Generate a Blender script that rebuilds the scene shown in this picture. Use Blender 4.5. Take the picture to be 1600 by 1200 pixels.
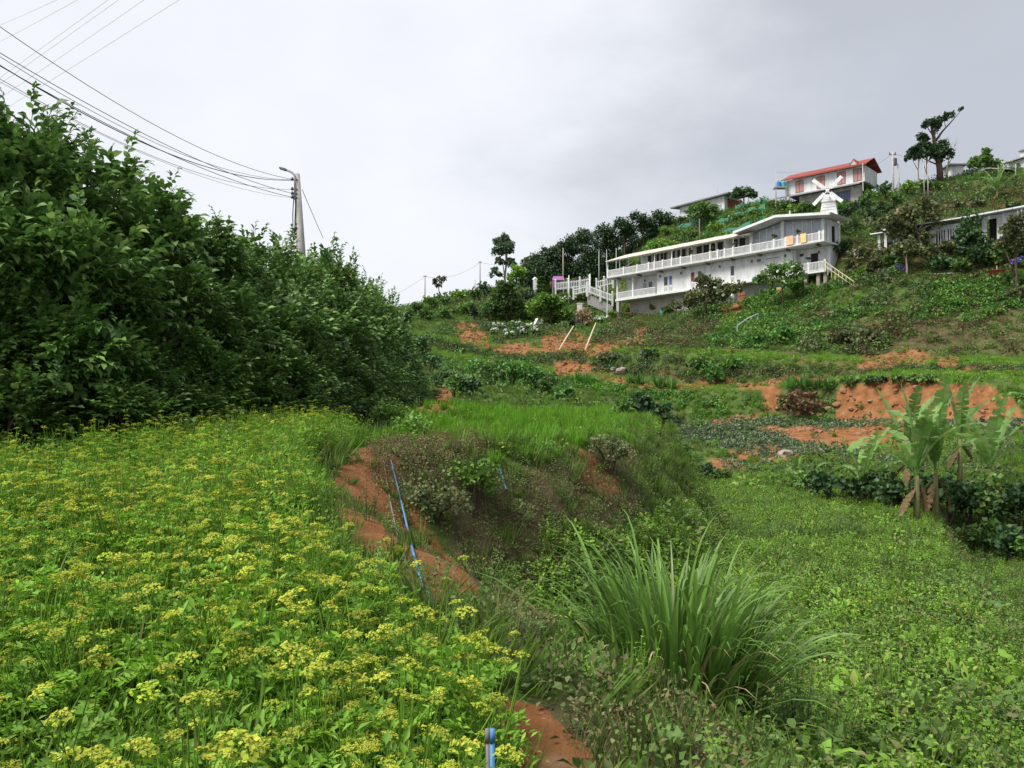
import bpy, math, random
import numpy as np
from mathutils import Vector, Matrix
random.seed(7)
RNG = np.random.default_rng(7)
SC = bpy.context.scene
for _o in list(bpy.data.objects):
    bpy.data.objects.remove(_o)
C = SC.collection
R = math.radians
PI = math.pi

# ------------------------------------------------------------------ camera
FPX, CX, CY, PITCH = 1256.0, 800.0, 600.0, math.atan(45 / 1256.0)
cam_d = bpy.data.cameras.new('camera')
cam_d.sensor_width = 36.0
cam_d.lens = 36.0 * FPX / 1600.0
cam_d.clip_start, cam_d.clip_end = 0.05, 3000.0
cam = bpy.data.objects.new('camera', cam_d)
C.objects.link(cam)
cam.location = (0, 0, 0)
cam.rotation_euler = (PI / 2 + PITCH, 0, 0)
SC.camera = cam

# ------------------------------------------------------------------ sky
SUN_EL, SUN_AZ = R(56), R(-118)          # azimuth from +Y, negative = to the left
w = bpy.data.worlds.new('World')
SC.world = w
w.use_nodes = True
nt = w.node_tree
nt.nodes.clear()
N = nt.nodes.new
Lk = nt.links.new
out = N('ShaderNodeOutputWorld')
bg = N('ShaderNodeBackground')
bg.inputs['Strength'].default_value = 0.1
Lk(bg.outputs[0], out.inputs[0])
sky = N('ShaderNodeTexSky')
sky.sky_type = 'NISHITA'
sky.sun_disc = False
sky.sun_elevation = SUN_EL
sky.sun_rotation = SUN_AZ
tc = N('ShaderNodeTexCoord')
sep = N('ShaderNodeSeparateXYZ')
Lk(tc.outputs['Generated'], sep.inputs[0])
def wmath(op, a, b=None, c=None):
    m = N('ShaderNodeMath')
    m.operation = op
    for i, v in enumerate((a, b, c)):
        if v is None:
            continue
        if isinstance(v, (int, float)):
            m.inputs[i].default_value = v
        else:
            Lk(v, m.inputs[i])
    return m.outputs[0]
def wnoise(scale, detail, rough, zs=2.2):
    mp = N('ShaderNodeMapping')
    mp.inputs['Scale'].default_value = (1, 1, zs)
    Lk(tc.outputs['Generated'], mp.inputs[0])
    n = N('ShaderNodeTexNoise')
    n.inputs['Scale'].default_value = scale
    n.inputs['Detail'].default_value = detail
    n.inputs['Roughness'].default_value = rough
    Lk(mp.outputs[0], n.inputs['Vector'])
    return n.outputs['Fac']
n1 = wnoise(2.6, 7, 0.55)
n2 = wnoise(5.5, 6, 0.5, 1.6)
# a grey cloud bank to the right, brighter thin overcast to the left
e = wmath('MULTIPLY_ADD', sep.outputs['Z'], -0.42, sep.outputs['X'])
e = wmath('ADD', e, wmath('MULTIPLY', wmath('SUBTRACT', n1, 0.5), 0.75))
mr = N('ShaderNodeMapRange')
mr.interpolation_type = 'SMOOTHSTEP'
mr.inputs['From Min'].default_value = -0.19
mr.inputs['From Max'].default_value = 0.25
Lk(e, mr.inputs['Value'])
cmix = N('ShaderNodeMix')
cmix.data_type = 'RGBA'
cmix.inputs[6].default_value = (7.35, 7.5, 7.85, 1)
cmix.inputs[7].default_value = (4.45, 4.66, 5.15, 1)
Lk(mr.outputs[0], cmix.inputs[0])
shade = wmath('MULTIPLY_ADD', wmath('SUBTRACT', n2, 0.5), 0.16, 1.0)
vm = N('ShaderNodeVectorMath')
vm.operation = 'SCALE'
Lk(cmix.outputs[2], vm.inputs[0])
Lk(shade, vm.inputs['Scale'])
smix = N('ShaderNodeMix')
smix.data_type = 'RGBA'
smix.inputs[0].default_value = 0.92
Lk(sky.outputs[0], smix.inputs[6])
Lk(vm.outputs[0], smix.inputs[7])
Lk(smix.outputs[2], bg.inputs['Color'])

# ------------------------------------------------------------------ sun behind thin cloud
sd = bpy.data.lights.new('sun', 'SUN')
sd.energy = 4.3
sd.angle = R(25)
sd.color = (1.0, 0.96, 0.9)
sun = bpy.data.objects.new('sun', sd)
C.objects.link(sun)
_d = Vector((math.sin(SUN_AZ) * math.cos(SUN_EL), math.cos(SUN_AZ) * math.cos(SUN_EL), math.sin(SUN_EL)))
sun.rotation_euler = _d.to_track_quat('Z', 'Y').to_euler()

SC.view_settings.view_transform = 'Standard'
SC.view_settings.look = 'None'
SC.view_settings.exposure = 0.4
SC.view_settings.gamma = 1.0
SC.view_settings.use_curve_mapping = False
SC.cycles.max_bounces = 6
SC.cycles.diffuse_bounces = 3
SC.cycles.transparent_max_bounces = 4

# ------------------------------------------------------------------ pixel <-> place helpers
CP, SP = math.cos(PITCH), math.sin(PITCH)
def P(px, py, Y):
    """the place Y metres ahead that the photograph shows at (px, py)"""
    a, b = (px - CX) / FPX, (CY - py) / FPX
    dy, dz = CP - b * SP, SP + b * CP
    return Vector((a * Y / dy, Y, dz * Y / dy))
def proj(x, y, z):
    d = np.maximum(y * CP + z * SP, 0.05)
    return CX + FPX * x / d, CY - FPX * (z * CP - y * SP) / d

# value noise
_G = np.random.default_rng(3).random((256, 256))
def vnoise(x, y):
    xi, yi = np.floor(x).astype(int), np.floor(y).astype(int)
    fx, fy = x - xi, y - yi
    fx, fy = fx * fx * (3 - 2 * fx), fy * fy * (3 - 2 * fy)
    a = _G[xi & 255, yi & 255]; b = _G[(xi + 1) & 255, yi & 255]
    c = _G[xi & 255, (yi + 1) & 255]; d = _G[(xi + 1) & 255, (yi + 1) & 255]
    return (a * (1 - fx) + b * fx) * (1 - fy) + (c * (1 - fx) + d * fx) * fy
def fbm(x, y, s, o=4):
    x = np.asarray(x, float); y = np.asarray(y, float)
    v, a, t = 0.0, 1.0, 0.0
    for k in range(o):
        v = v + a * vnoise(x / s + 17.3 * k, y / s + 5.1 * k); t += a
        a *= 0.5; s *= 0.5
    return v / t - 0.5
def sstep(t):
    t = np.clip(t, 0, 1)
    return t * t * (3 - 2 * t)

# ------------------------------------------------------------------ the lie of the land
# signed distance to a plan polyline, positive on its right-hand side
def sdist(x, y, pts):
    pts = np.asarray(pts, float)
    best = np.full(np.shape(x), 1e9); sg = np.ones(np.shape(x))
    for (ax, ay), (bx, by) in zip(pts[:-1], pts[1:]):
        dx, dy = bx - ax, by - ay
        t = np.clip(((x - ax) * dx + (y - ay) * dy) / (dx * dx + dy * dy), 0, 1)
        qx, qy = x - ax - t * dx, y - ay - t * dy
        d = np.hypot(qx, qy)
        s = np.where(dy * (x - ax) - dx * (y - ay) >= 0, 1.0, -1.0)
        m = d < best - 1e-9
        best = np.where(m, d, best); sg = np.where(m, s, sg)
    return best * sg
EDGE = [(1.3, -8), (0.9, 0), (0.62, 2.5), (0.46, 3.6), (0.15, 4.6), (-0.3, 5.6), (-0.95, 6.8), (-2.05, 8.2), (-2.75, 9.6),
        (-2.95, 11), (-2.3, 12.3), (-0.5, 13.4), (1.1, 15.6), (2.8, 20.5), (4.6, 28), (5.6, 36), (6, 60)]
HEDGE = [(-16, 7.5), (-9.6, 8.8), (-6.9, 10.6), (-5.5, 12.4), (-4.8, 15), (-4.3, 19), (-4.2, 26), (-4.4, 34), (-5, 60)]
FLOWER_EDGE = [(0.3, 0), (0.06, 2.36), (-0.1, 3.3), (-0.75, 4.9), (-1.65, 7), (-2.4, 9), (-3.0, 11), (-2.9, 14), (-3.0, 18)]
FIELD_END = [(5.2, 4), (5.6, 8), (7.2, 12.5), (9.6, 18), (13.2, 26), (17, 33), (22, 40)]
# contour lines of the terraced hillside: (px, py, distance)
LINES = [
 [(-600, 640, 45), (400, 640, 45), (640, 628, 50), (800, 640, 50), (900, 668, 50), (1000, 712, 52), (1100, 738, 52), (1250, 748, 46), (1400, 756, 40), (1600, 762, 36), (2200, 780, 30)],
 [(-600, 600, 75), (640, 590, 72), (800, 612, 68), (950, 645, 64), (1100, 694, 59), (1250, 708, 51), (1400, 718, 45.5), (1600, 722, 41), (2200, 740, 36)],
 [(-600, 590, 90), (640, 565, 86), (800, 588, 79), (950, 615, 73), (1100, 655, 66), (1250, 656, 62), (1400, 658, 56), (1600, 657, 51), (2200, 660, 44)],
 [(-600, 585, 92), (640, 552, 88), (800, 576, 81.5), (950, 593, 76), (1100, 611, 69), (1200, 605, 65), (1300, 596, 61.5), (1400, 588, 58), (1600, 594, 53), (2200, 600, 46)],
 [(-600, 575, 97), (640, 538, 94), (800, 562, 87), (950, 585, 81), (1100, 602, 74), (1250, 596, 69), (1400, 580, 64), (1600, 582, 59), (2200, 590, 52)],
 [(-600, 565, 99), (640, 522, 97), (800, 549, 90), (950, 548, 84), (1100, 554, 76), (1250, 563, 71), (1400, 567, 65.5), (1600, 571, 60.5), (2200, 580, 54)],
 [(-600, 555, 103), (640, 515, 101), (800, 543, 94), (950, 541, 88), (1100, 546, 80), (1250, 554, 75), (1400, 557, 70), (1600, 561, 65), (2200, 570, 58)],
 [(-600, 540, 112), (640, 492, 113), (700, 497, 112), (800, 507, 110), (900, 512, 111), (950, 500, 115), (965, 497, 117), (1050, 487, 109), (1150, 468, 102), (1230, 450, 95.5), (1285, 438, 92), (1330, 436, 87), (1400, 432, 83), (1600, 430, 76), (2200, 430, 70)],
 [(-600, 530, 124), (640, 484, 124), (700, 482, 124), (800, 478, 123), (900, 464, 123), (965, 452, 125), (1060, 440, 117), (1150, 420, 109), (1230, 404, 103), (1285, 384, 98), (1315, 368, 94.5), (1345, 390, 90), (1400, 394, 86.5), (1600, 388, 79), (2200, 390, 74)],
 [(-600, 520, 150), (400, 560, 150), (600, 492, 150), (650, 478, 150), (750, 455, 146), (850, 436, 146), (950, 404, 145), (1050, 350, 140), (1100, 337, 137), (1200, 316, 127), (1290, 318, 118), (1350, 308, 118), (1400, 298, 118), (1500, 276, 118), (1600, 264, 118), (2200, 230, 118)],
]
_L = []
for ln in LINES:
    a = np.array([(px, *P(px, py, Y)[1:]) for px, py, Y in ln])
    _L.append((a[:, 0], a[:, 1], a[:, 2]))
def far_h(px, y):
    Ys = [np.interp(px, l[0], l[1]) for l in _L]
    Zs = [np.interp(px, l[0], l[2]) for l in _L]
    z = Zs[0].copy()
    for k in range(len(_L) - 1):
        t = np.clip((y - Ys[k]) / np.maximum(Ys[k + 1] - Ys[k], 0.3), 0, 1)
        z = z + (Zs[k + 1] - Zs[k]) * t
    # past the skyline the hill falls away
    z = z + np.clip(y - Ys[-1], 0, 12) * 0.03 - np.clip(y - Ys[-1] - 12, 0, 600) * 0.16
    return z, Ys[0]
def H(x, y):
    x = np.asarray(x, float); y = np.asarray(y, float)
    px = CX + FPX * x / np.maximum(y, 3.0)
    zu = np.interp(y, [-10, 0, 3, 9, 13, 20, 34, 60], [-1.68, -1.66, -1.62, -1.0, -0.64, -0.46, -0.02, 0.2])
    zl = np.interp(y, [0, 5, 8, 16, 30, 50], [-2.3, -2.55, -2.9, -3.3, -3.65, -4.1]) - 0.035 * np.maximum(x - 1, 0)
    d = sdist(x, y, EDGE) + 0.9 * fbm(x, y, 2.2, 3)
    wdt = np.interp(y, [0, 5, 9, 12, 18, 30], [2.0, 2.2, 2.6, 2.8, 2.8, 3.0])
    near = zu + (zl - zu) * sstep(d / wdt)
    df = sdist(x, y, FIELD_END) + 0.8 * fbm(x + 9, y, 2.5, 3)
    near = near - 1.3 * sstep(df / 1.4) * sstep((x - 2) / 3)
    dh = -sdist(x, y, HEDGE)
    near = near + 3.3 * sstep((dh - 0.4) / 4.2)
    # small weedy hump and step on the upper terrace
    near = near + 0.55 * np.exp(-(((x + 2.3) / 1.5) ** 2 + ((y - 26) / 2.2) ** 2))
    far, Yv = far_h(px, y)
    t = sstep((y - (Yv - 9)) / 9)
    z = near + (far - near) * t
    amp = np.interp(y, [0, 10, 40, 90, 200], [0.05, 0.12, 0.25, 0.4, 1.0])
    z = z + 0.28 * fbm(x + 3, y + 11, 1.7, 3) * sstep((x - 1.5) / 2) * sstep((y - 7) / 4) * (1 - t)
    z = z + amp * fbm(x, y, 4.5, 4) + amp * 0.35 * fbm(x + 31, y + 7, 0.9, 3)
    return z
def h1(x, y):
    return float(H(np.array([x]), np.array([y]))[0])
def hit(px, py, ymin=2.0, ymax=170.0):
    """where the line of sight through (px, py) meets the ground"""
    Y = np.geomspace(ymin, ymax, 2600)
    a, b = (px - CX) / FPX, (CY - py) / FPX
    dy, dz = CP - b * SP, SP + b * CP
    g = H(a * Y / dy, Y)
    below = dz * Y / dy <= g
    i = int(np.argmax(below)) if below.any() else len(Y) - 1
    return Vector((a * Y[i] / dy, Y[i], float(g[i])))

# ------------------------------------------------------------------ painted-by-place masks (bare soil, crops ...)
def raster(polys, blur=3):
    gy, gx = np.mgrid[0:300, 0:400]
    gx = gx * 4 + 2.0; gy = gy * 4 + 2.0
    # wobble the outline
    wx = gx + 26 * fbm(gx, gy, 60, 3); wy = gy + 20 * fbm(gx + 500, gy, 60, 3)
    m = np.zeros(gx.shape)
    for item in polys:
        val, pts = item
        ins = np.zeros(gx.shape, bool)
        n = len(pts)
        for i in range(n):
            (x0, y0), (x1, y1) = pts[i], pts[(i + 1) % n]
            if y0 == y1:
                continue
            c = ((wy < y0) != (wy < y1)) & (wx < (x1 - x0) * (wy - y0) / (y1 - y0) + x0)
            ins ^= c
        m = np.maximum(m, ins * val)
    for _ in range(blur):
        p = np.pad(m, 1, mode='edge')
        m = (p[:-2, 1:-1] + p[2:, 1:-1] + p[1:-1, :-2] + p[1:-1, 2:] + p[1:-1, 1:-1]) / 5
    return m
def look(m, px, py):
    i = np.clip((np.asarray(py) / 4).astype(int), 0, 299); j = np.clip((np.asarray(px) / 4).astype(int), 0, 399)
    inside = (np.asarray(px) >= 0) & (np.asarray(px) < 1600) & (np.asarray(py) < 1200) & (np.asarray(py) >= 0)
    return m[i, j] * inside
SOIL = raster([
 (1, [(1308, 600), (1400, 590), (1540, 598), (1590, 625), (1600, 660), (1310, 658), (1305, 630)]),
 (1, [(1186, 610), (1214, 608), (1216, 645), (1190, 645)]),
 (0.9, [(1170, 668), (1420, 662), (1470, 690), (1400, 708), (1230, 692)]),
 (0.8, [(1090, 652), (1190, 650), (1190, 664), (1100, 664)]),
 (0.9, [(862, 566), (932, 568), (930, 588), (866, 585)]),
 (0.62, [(700, 503), (742, 498), (768, 528), (750, 540), (715, 530)]),
 (0.58, [(755, 535), (835, 530), (832, 556), (760, 552)]),
 (0.56, [(845, 520), (890, 516), (1015, 530), (1020, 546), (850, 548)]),
 (0.62, [(1340, 548), (1500, 552), (1500, 566), (1345, 564)]),
 (0.8, [(995, 512), (1026, 505), (1015, 535), (990, 535)]),
 (0.6, [(1120, 478), (1175, 466), (1170, 500), (1130, 510)]),
 (0.7, [(930, 584), (1100, 596), (1300, 588), (1300, 600), (1100, 609), (930, 596)]),
 (0.6, [(1240, 562), (1420, 566), (1600, 568), (1600, 578), (1400, 576), (1240, 572)]),
 (0.7, [(1240, 690), (1430, 712), (1600, 726), (1600, 738), (1400, 735), (1200, 722), (1110, 705)]),
 (0.9, [(770, 544), (960, 542), (960, 552), (770, 556)]),
 (0.42, [(1500, 305), (1600, 315), (1600, 340), (1490, 335)]),
 (0.7, [(1110, 715), (1200, 735), (1180, 755), (1090, 735)]),
 (0.95, [(545, 705), (590, 690), (630, 700), (615, 760), (680, 850), (760, 935), (745, 962), (690, 945), (560, 860), (510, 770)]),
 (1, [(766, 1096), (850, 1104), (945, 1200), (766, 1200)]),
 (0.7, [(640, 612), (700, 600), (712, 640), (645, 650)]),
 (0.5, [(885, 690), (930, 700), (975, 760), (940, 790), (900, 740)]),
 (0.8, [(1442, 870), (1490, 880), (1500, 930), (1470, 940)]),
 (0.5, [(1480, 960), (1520, 1000), (1575, 1130), (1540, 1130)]),
])
DRY = raster([
 (1, [(590, 690), (700, 685), (760, 700), (760, 740), (660, 760), (600, 740)]),
 (0.9, [(700, 760), (900, 720), (980, 700), (1000, 790), (900, 860), (870, 980), (800, 1060), (740, 960), (700, 850)]),
 (0.7, [(820, 1090), (1000, 1100), (1200, 1150), (1200, 1200), (900, 1200)]),
 (0.8, [(1220, 610), (1300, 605), (1302, 655), (1215, 652)]),
 (0.7, [(950, 505), (1130, 500), (1140, 545), (950, 545)]),
 (0.6, [(1420, 480), (1600, 470), (1600, 550), (1430, 545)]),
 (1, [(1330, 505), (1420, 498), (1470, 520), (1460, 548), (1340, 550), (1310, 530)]),
 (0.9, [(1255, 470), (1295, 470), (1300, 500), (1255, 498)]),
 (0.7, [(1310, 380), (1600, 390), (1600, 430), (1310, 435)]),
 (0.6, [(1430, 300), (1600, 290), (1600, 345), (1430, 340)]),
 (0.6, [(840, 560), (950, 560), (945, 585), (850, 580)]),
 (0.6, [(1480, 860), (1600, 880), (1600, 1200), (1560, 1150)]),
], 6)
CROP = raster([
 (1, [(1060, 666), (1180, 668), (1240, 690), (1400, 715), (1600, 738), (1600, 752), (1380, 735), (1200, 712), (1060, 690)]),
 (1, [(1100, 657), (1600, 654), (1600, 664), (1100, 666)]),
 (0.7, [(1130, 715), (1300, 735), (1280, 750), (1130, 735)]),
 (0.8, [(1430, 690), (1600, 695), (1600, 715), (1440, 712)]),
], 2)
LUSH = raster([
 (1, [(1180, 470), (1330, 440), (1600, 440), (1600, 490), (1300, 500), (1240, 540), (1100, 548), (1130, 510)]),
 (0.9, [(1060, 560), (1140, 556), (1140, 600), (1070, 600)]),
 (1, [(700, 548), (790, 552), (860, 580), (880, 612), (700, 605)]),
 (0.8, [(1000, 300), (1320, 300), (1300, 345), (1100, 390), (1000, 400)]),
], 4)
print('land ready')
# ------------------------------------------------------------------ materials
MATS = {}
def _nodes(name):
    m = bpy.data.materials.new(name)
    m.use_nodes = True
    t = m.node_tree
    b = t.nodes['Principled BSDF']
    return m, t, b
def leaf_mat(name, c1, c2, c3=None, rough=0.55, trans=0.3, spec=0.35):
    """foliage: colour varies from leaf to leaf and from plant to plant"""
    m, t, b = _nodes(name)
    g = t.nodes.new('ShaderNodeNewGeometry')
    oi = t.nodes.new('ShaderNodeObjectInfo')
    mx = t.nodes.new('ShaderNodeMix'); mx.data_type = 'RGBA'
    mx.inputs[6].default_value = (*c1, 1); mx.inputs[7].default_value = (*c2, 1)
    t.links.new(g.outputs['Random Per Island'], mx.inputs[0])
    hs = t.nodes.new('ShaderNodeHueSaturation')
    mr = t.nodes.new('ShaderNodeMapRange')
    mr.inputs['To Min'].default_value = 0.72; mr.inputs['To Max'].default_value = 1.28
    t.links.new(oi.outputs['Random'], mr.inputs['Value'])
    t.links.new(mr.outputs[0], hs.inputs['Value'])
    col = mx.outputs[2]
    if c3:
        m3 = t.nodes.new('ShaderNodeMix'); m3.data_type = 'RGBA'
        m3.inputs[7].default_value = (*c3, 1)
        gt = t.nodes.new('ShaderNodeMath'); gt.operation = 'FRACT'
        ml = t.nodes.new('ShaderNodeMath'); ml.operation = 'MULTIPLY'; ml.inputs[1].default_value = 7.31
        t.links.new(g.outputs['Random Per Island'], ml.inputs[0]); t.links.new(ml.outputs[0], gt.inputs[0])
        cp = t.nodes.new('ShaderNodeMath'); cp.operation = 'GREATER_THAN'; cp.inputs[1].default_value = 0.86
        t.links.new(gt.outputs[0], cp.inputs[0]); t.links.new(cp.outputs[0], m3.inputs[0])
        t.links.new(col, m3.inputs[6]); col = m3.outputs[2]
    t.links.new(col, hs.inputs['Color'])
    t.links.new(hs.outputs[0], b.inputs['Base Color'])
    b.inputs['Roughness'].default_value = rough
    b.inputs['Specular IOR Level'].default_value = spec
    tr = t.nodes.new('ShaderNodeBsdfTranslucent')
    t.links.new(hs.outputs[0], tr.inputs['Color'])
    ms = t.nodes.new('ShaderNodeMixShader'); ms.inputs[0].default_value = trans
    o = t.nodes['Material Output']
    t.links.new(b.outputs[0], ms.inputs[1]); t.links.new(tr.outputs[0], ms.inputs[2])
    t.links.new(ms.outputs[0], o.inputs['Surface'])
    MATS[name] = m
    return m
def solid_mat(name, c, rough=0.7, spec=0.3, c2=None, scale=3.0, bump=0.0, metal=0.0, stretch=(1, 1, 1)):
    """paint, plaster, wood ...: colour with grime noise and fine relief"""
    m, t, b = _nodes(name)
    tcn = t.nodes.new('ShaderNodeTexCoord')
    mp = t.nodes.new('ShaderNodeMapping'); mp.inputs['Scale'].default_value = stretch
    t.links.new(tcn.outputs['Object'], mp.inputs[0])
    n = t.nodes.new('ShaderNodeTexNoise')
    n.inputs['Scale'].default_value = scale; n.inputs['Detail'].default_value = 6; n.inputs['Roughness'].default_value = 0.65
    t.links.new(mp.outputs[0], n.inputs['Vector'])
    r = t.nodes.new('ShaderNodeMapRange'); r.inputs['From Min'].default_value = 0.35; r.inputs['From Max'].default_value = 0.7
    t.links.new(n.outputs['Fac'], r.inputs['Value'])
    mx = t.nodes.new('ShaderNodeMix'); mx.data_type = 'RGBA'
    c2 = c2 or tuple(v * 0.8 for v in c)
    mx.inputs[6].default_value = (*c, 1); mx.inputs[7].default_value = (*c2, 1)
    t.links.new(r.outputs[0], mx.inputs[0])
    t.links.new(mx.outputs[2], b.inputs['Base Color'])
    b.inputs['Roughness'].default_value = rough; b.inputs['Specular IOR Level'].default_value = spec
    b.inputs['Metallic'].default_value = metal
    if bump:
        bp = t.nodes.new('ShaderNodeBump'); bp.inputs['Strength'].default_value = bump; bp.inputs['Distance'].default_value = 0.05
        t.links.new(n.outputs['Fac'], bp.inputs['Height']); t.links.new(bp.outputs[0], b.inputs['Normal'])
    MATS[name] = m
    return m
# foliage
leaf_mat('hedge_leaf', (0.055, 0.125, 0.024), (0.125, 0.235, 0.05), (0.22, 0.34, 0.085), 0.5, 0.28, 0.35)
leaf_mat('herb_leaf', (0.12, 0.28, 0.018), (0.20, 0.38, 0.034), (0.27, 0.43, 0.05), 0.6, 0.35)
leaf_mat('umbel', (0.35, 0.39, 0.045), (0.46, 0.48, 0.07), (0.26, 0.36, 0.04), 0.8, 0.25, 0.1)
leaf_mat('umbel_green', (0.26, 0.36, 0.03), (0.36, 0.44, 0.045), None, 0.8, 0.25, 0.1)
leaf_mat('grass', (0.075, 0.145, 0.022), (0.135, 0.22, 0.036), (0.20, 0.23, 0.07), 0.65, 0.35, 0.2)
leaf_mat('bright_grass', (0.09, 0.24, 0.010), (0.15, 0.33, 0.02), None, 0.6, 0.35)
leaf_mat('weed', (0.066, 0.125, 0.028), (0.12, 0.195, 0.048), (0.18, 0.19, 0.07), 0.65, 0.3, 0.2)
leaf_mat('field_leaf', (0.12, 0.25, 0.026), (0.195, 0.345, 0.042), (0.25, 0.30, 0.07), 0.6, 0.3, 0.25)
leaf_mat('dry_weed', (0.13, 0.115, 0.05), (0.20, 0.18, 0.08), (0.11, 0.16, 0.04), 0.8, 0.2)
leaf_mat('russet_weed', (0.12, 0.065, 0.04), (0.17, 0.10, 0.055), (0.10, 0.12, 0.04), 0.8, 0.2)
leaf_mat('lush', (0.045, 0.14, 0.022), (0.09, 0.22, 0.04), (0.13, 0.26, 0.05), 0.5, 0.3)
leaf_mat('crop', (0.085, 0.15, 0.06), (0.15, 0.22, 0.10), (0.12, 0.12, 0.09), 0.5, 0.2)
leaf_mat('dark_leaf', (0.027, 0.068, 0.024), (0.058, 0.119, 0.037), (0.085, 0.153, 0.051), 0.6, 0.2)
leaf_mat('mid_leaf', (0.060, 0.128, 0.027), (0.112, 0.210, 0.045), (0.165, 0.255, 0.060), 0.55, 0.28)
leaf_mat('light_leaf', (0.090, 0.192, 0.026), (0.156, 0.288, 0.042), (0.216, 0.324, 0.060), 0.55, 0.3)
leaf_mat('olive_leaf', (0.070, 0.098, 0.035), (0.126, 0.154, 0.056), (0.196, 0.154, 0.070), 0.6, 0.25)
leaf_mat('conifer_leaf', (0.023, 0.057, 0.023), (0.049, 0.099, 0.034), (0.067, 0.085, 0.038), 0.65, 0.12)
leaf_mat('gum_leaf', (0.053, 0.090, 0.048), (0.098, 0.150, 0.083), None, 0.5, 0.25)
leaf_mat('straw_leaf', (0.30, 0.22, 0.12), (0.42, 0.32, 0.18), (0.25, 0.2, 0.1), 0.8, 0.2)
leaf_mat('white_petal', (0.72, 0.74, 0.70), (0.82, 0.83, 0.80), (0.6, 0.7, 0.5), 0.6, 0.2)
leaf_mat('violet_petal', (0.16, 0.10, 0.45), (0.25, 0.18, 0.6), None, 0.6, 0.2)
leaf_mat('yellow_petal', (0.7, 0.45, 0.02), (0.75, 0.55, 0.03), None, 0.6, 0.2)
leaf_mat('cane_leaf', (0.10, 0.21, 0.03), (0.17, 0.31, 0.06), (0.28, 0.38, 0.14), 0.45, 0.35, 0.4)
leaf_mat('banana_leaf', (0.12, 0.25, 0.05), (0.19, 0.34, 0.08), (0.22, 0.30, 0.10), 0.4, 0.4, 0.5)
leaf_mat('yellowing', (0.30, 0.26, 0.04), (0.42, 0.30, 0.05), (0.16, 0.24, 0.04), 0.6, 0.3)
leaf_mat('dead_banana', (0.13, 0.085, 0.045), (0.21, 0.15, 0.08), None, 0.8, 0.15, 0.1)
# hard surfaces
solid_mat('bark', (0.11, 0.085, 0.06), 0.9, 0.1, (0.05, 0.04, 0.03), 12, 0.5, stretch=(1, 1, 0.2))
solid_mat('pale_bark', (0.32, 0.27, 0.2), 0.9, 0.1, (0.18, 0.14, 0.1), 12, 0.4, stretch=(1, 1, 0.2))
solid_mat('stem', (0.12, 0.16, 0.05), 0.8, 0.2, (0.09, 0.10, 0.04), 10)
solid_mat('banana_stem', (0.13, 0.17, 0.05), 0.6, 0.3, (0.16, 0.09, 0.04), 6, 0.2, stretch=(1, 1, 0.3))
solid_mat('white_paint', (0.66, 0.67, 0.67), 0.6, 0.3, (0.50, 0.50, 0.48), 2.5)
solid_mat('wall_white', (0.66, 0.67, 0.68), 0.75, 0.2, (0.41, 0.41, 0.40), 1.6, 0.1, stretch=(1, 1, 0.22))
solid_mat('wall_grey', (0.40, 0.38, 0.36), 0.9, 0.15, (0.27, 0.26, 0.25), 1.2, 0.3)
solid_mat('wall_pinkish', (0.46, 0.41, 0.39), 0.9, 0.15, (0.34, 0.30, 0.28), 1.2, 0.3)
solid_mat('wall_cream', (0.58, 0.47, 0.30), 0.8, 0.2, (0.46, 0.37, 0.23), 1.5, 0.1)
solid_mat('concrete', (0.38, 0.37, 0.35), 0.85, 0.2, (0.27, 0.26, 0.25), 3, 0.2)
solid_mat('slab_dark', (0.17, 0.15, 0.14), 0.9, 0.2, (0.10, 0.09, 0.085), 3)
solid_mat('beige_roof', (0.60, 0.55, 0.44), 0.6, 0.3, (0.48, 0.43, 0.33), 1.5)
solid_mat('white_roof', (0.66, 0.67, 0.68), 0.6, 0.3, (0.45, 0.46, 0.46), 1.2)
solid_mat('grey_roof', (0.21, 0.21, 0.21), 0.7, 0.3, (0.14, 0.14, 0.14), 2)
solid_mat('red_roof', (0.27, 0.062, 0.045), 0.7, 0.25, (0.17, 0.045, 0.035), 3)
solid_mat('tan_roof', (0.36, 0.33, 0.29), 0.7, 0.3, (0.24, 0.2, 0.16), 3)
solid_mat('dark_glass', (0.025, 0.028, 0.032), 0.12, 0.6)
solid_mat('pale_glass', (0.33, 0.36, 0.41), 0.12, 0.6, (0.22, 0.24, 0.28), 0.8)  # grey of curtains and reflected sky painted into the pane colour
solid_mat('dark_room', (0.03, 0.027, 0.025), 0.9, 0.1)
solid_mat('curtain_red', (0.22, 0.07, 0.06), 0.9, 0.1)
solid_mat('curtain_blue', (0.14, 0.17, 0.30), 0.9, 0.1)
solid_mat('curtain_pink', (0.45, 0.26, 0.24), 0.9, 0.1, (0.25, 0.15, 0.14), 6)
solid_mat('orange_cloth', (0.66, 0.36, 0.22), 0.9, 0.1, (0.7, 0.5, 0.35), 4)
solid_mat('yellow_cloth', (0.72, 0.48, 0.16), 0.9, 0.1, (0.7, 0.55, 0.3), 4)
solid_mat('teal_net', (0.05, 0.21, 0.15), 0.8, 0.2, (0.09, 0.27, 0.19), 3)
solid_mat('blue_plastic', (0.05, 0.20, 0.50), 0.45, 0.4, (0.06, 0.25, 0.5), 6)
solid_mat('teal_plastic', (0.05, 0.36, 0.38), 0.45, 0.4)
solid_mat('sky_pipe', (0.05, 0.20, 0.43), 0.55, 0.3, (0.12, 0.22, 0.34), 8)
solid_mat('grey_pipe', (0.16, 0.17, 0.18), 0.6, 0.3, (0.13, 0.11, 0.10), 8)
solid_mat('red_plastic', (0.36, 0.05, 0.05), 0.5, 0.4)
solid_mat('magenta', (0.36, 0.15, 0.36), 0.6, 0.3)
solid_mat('rust_wood', (0.30, 0.14, 0.07), 0.9, 0.1, (0.18, 0.09, 0.05), 5, 0.2, stretch=(4, 4, 0.4))
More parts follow.
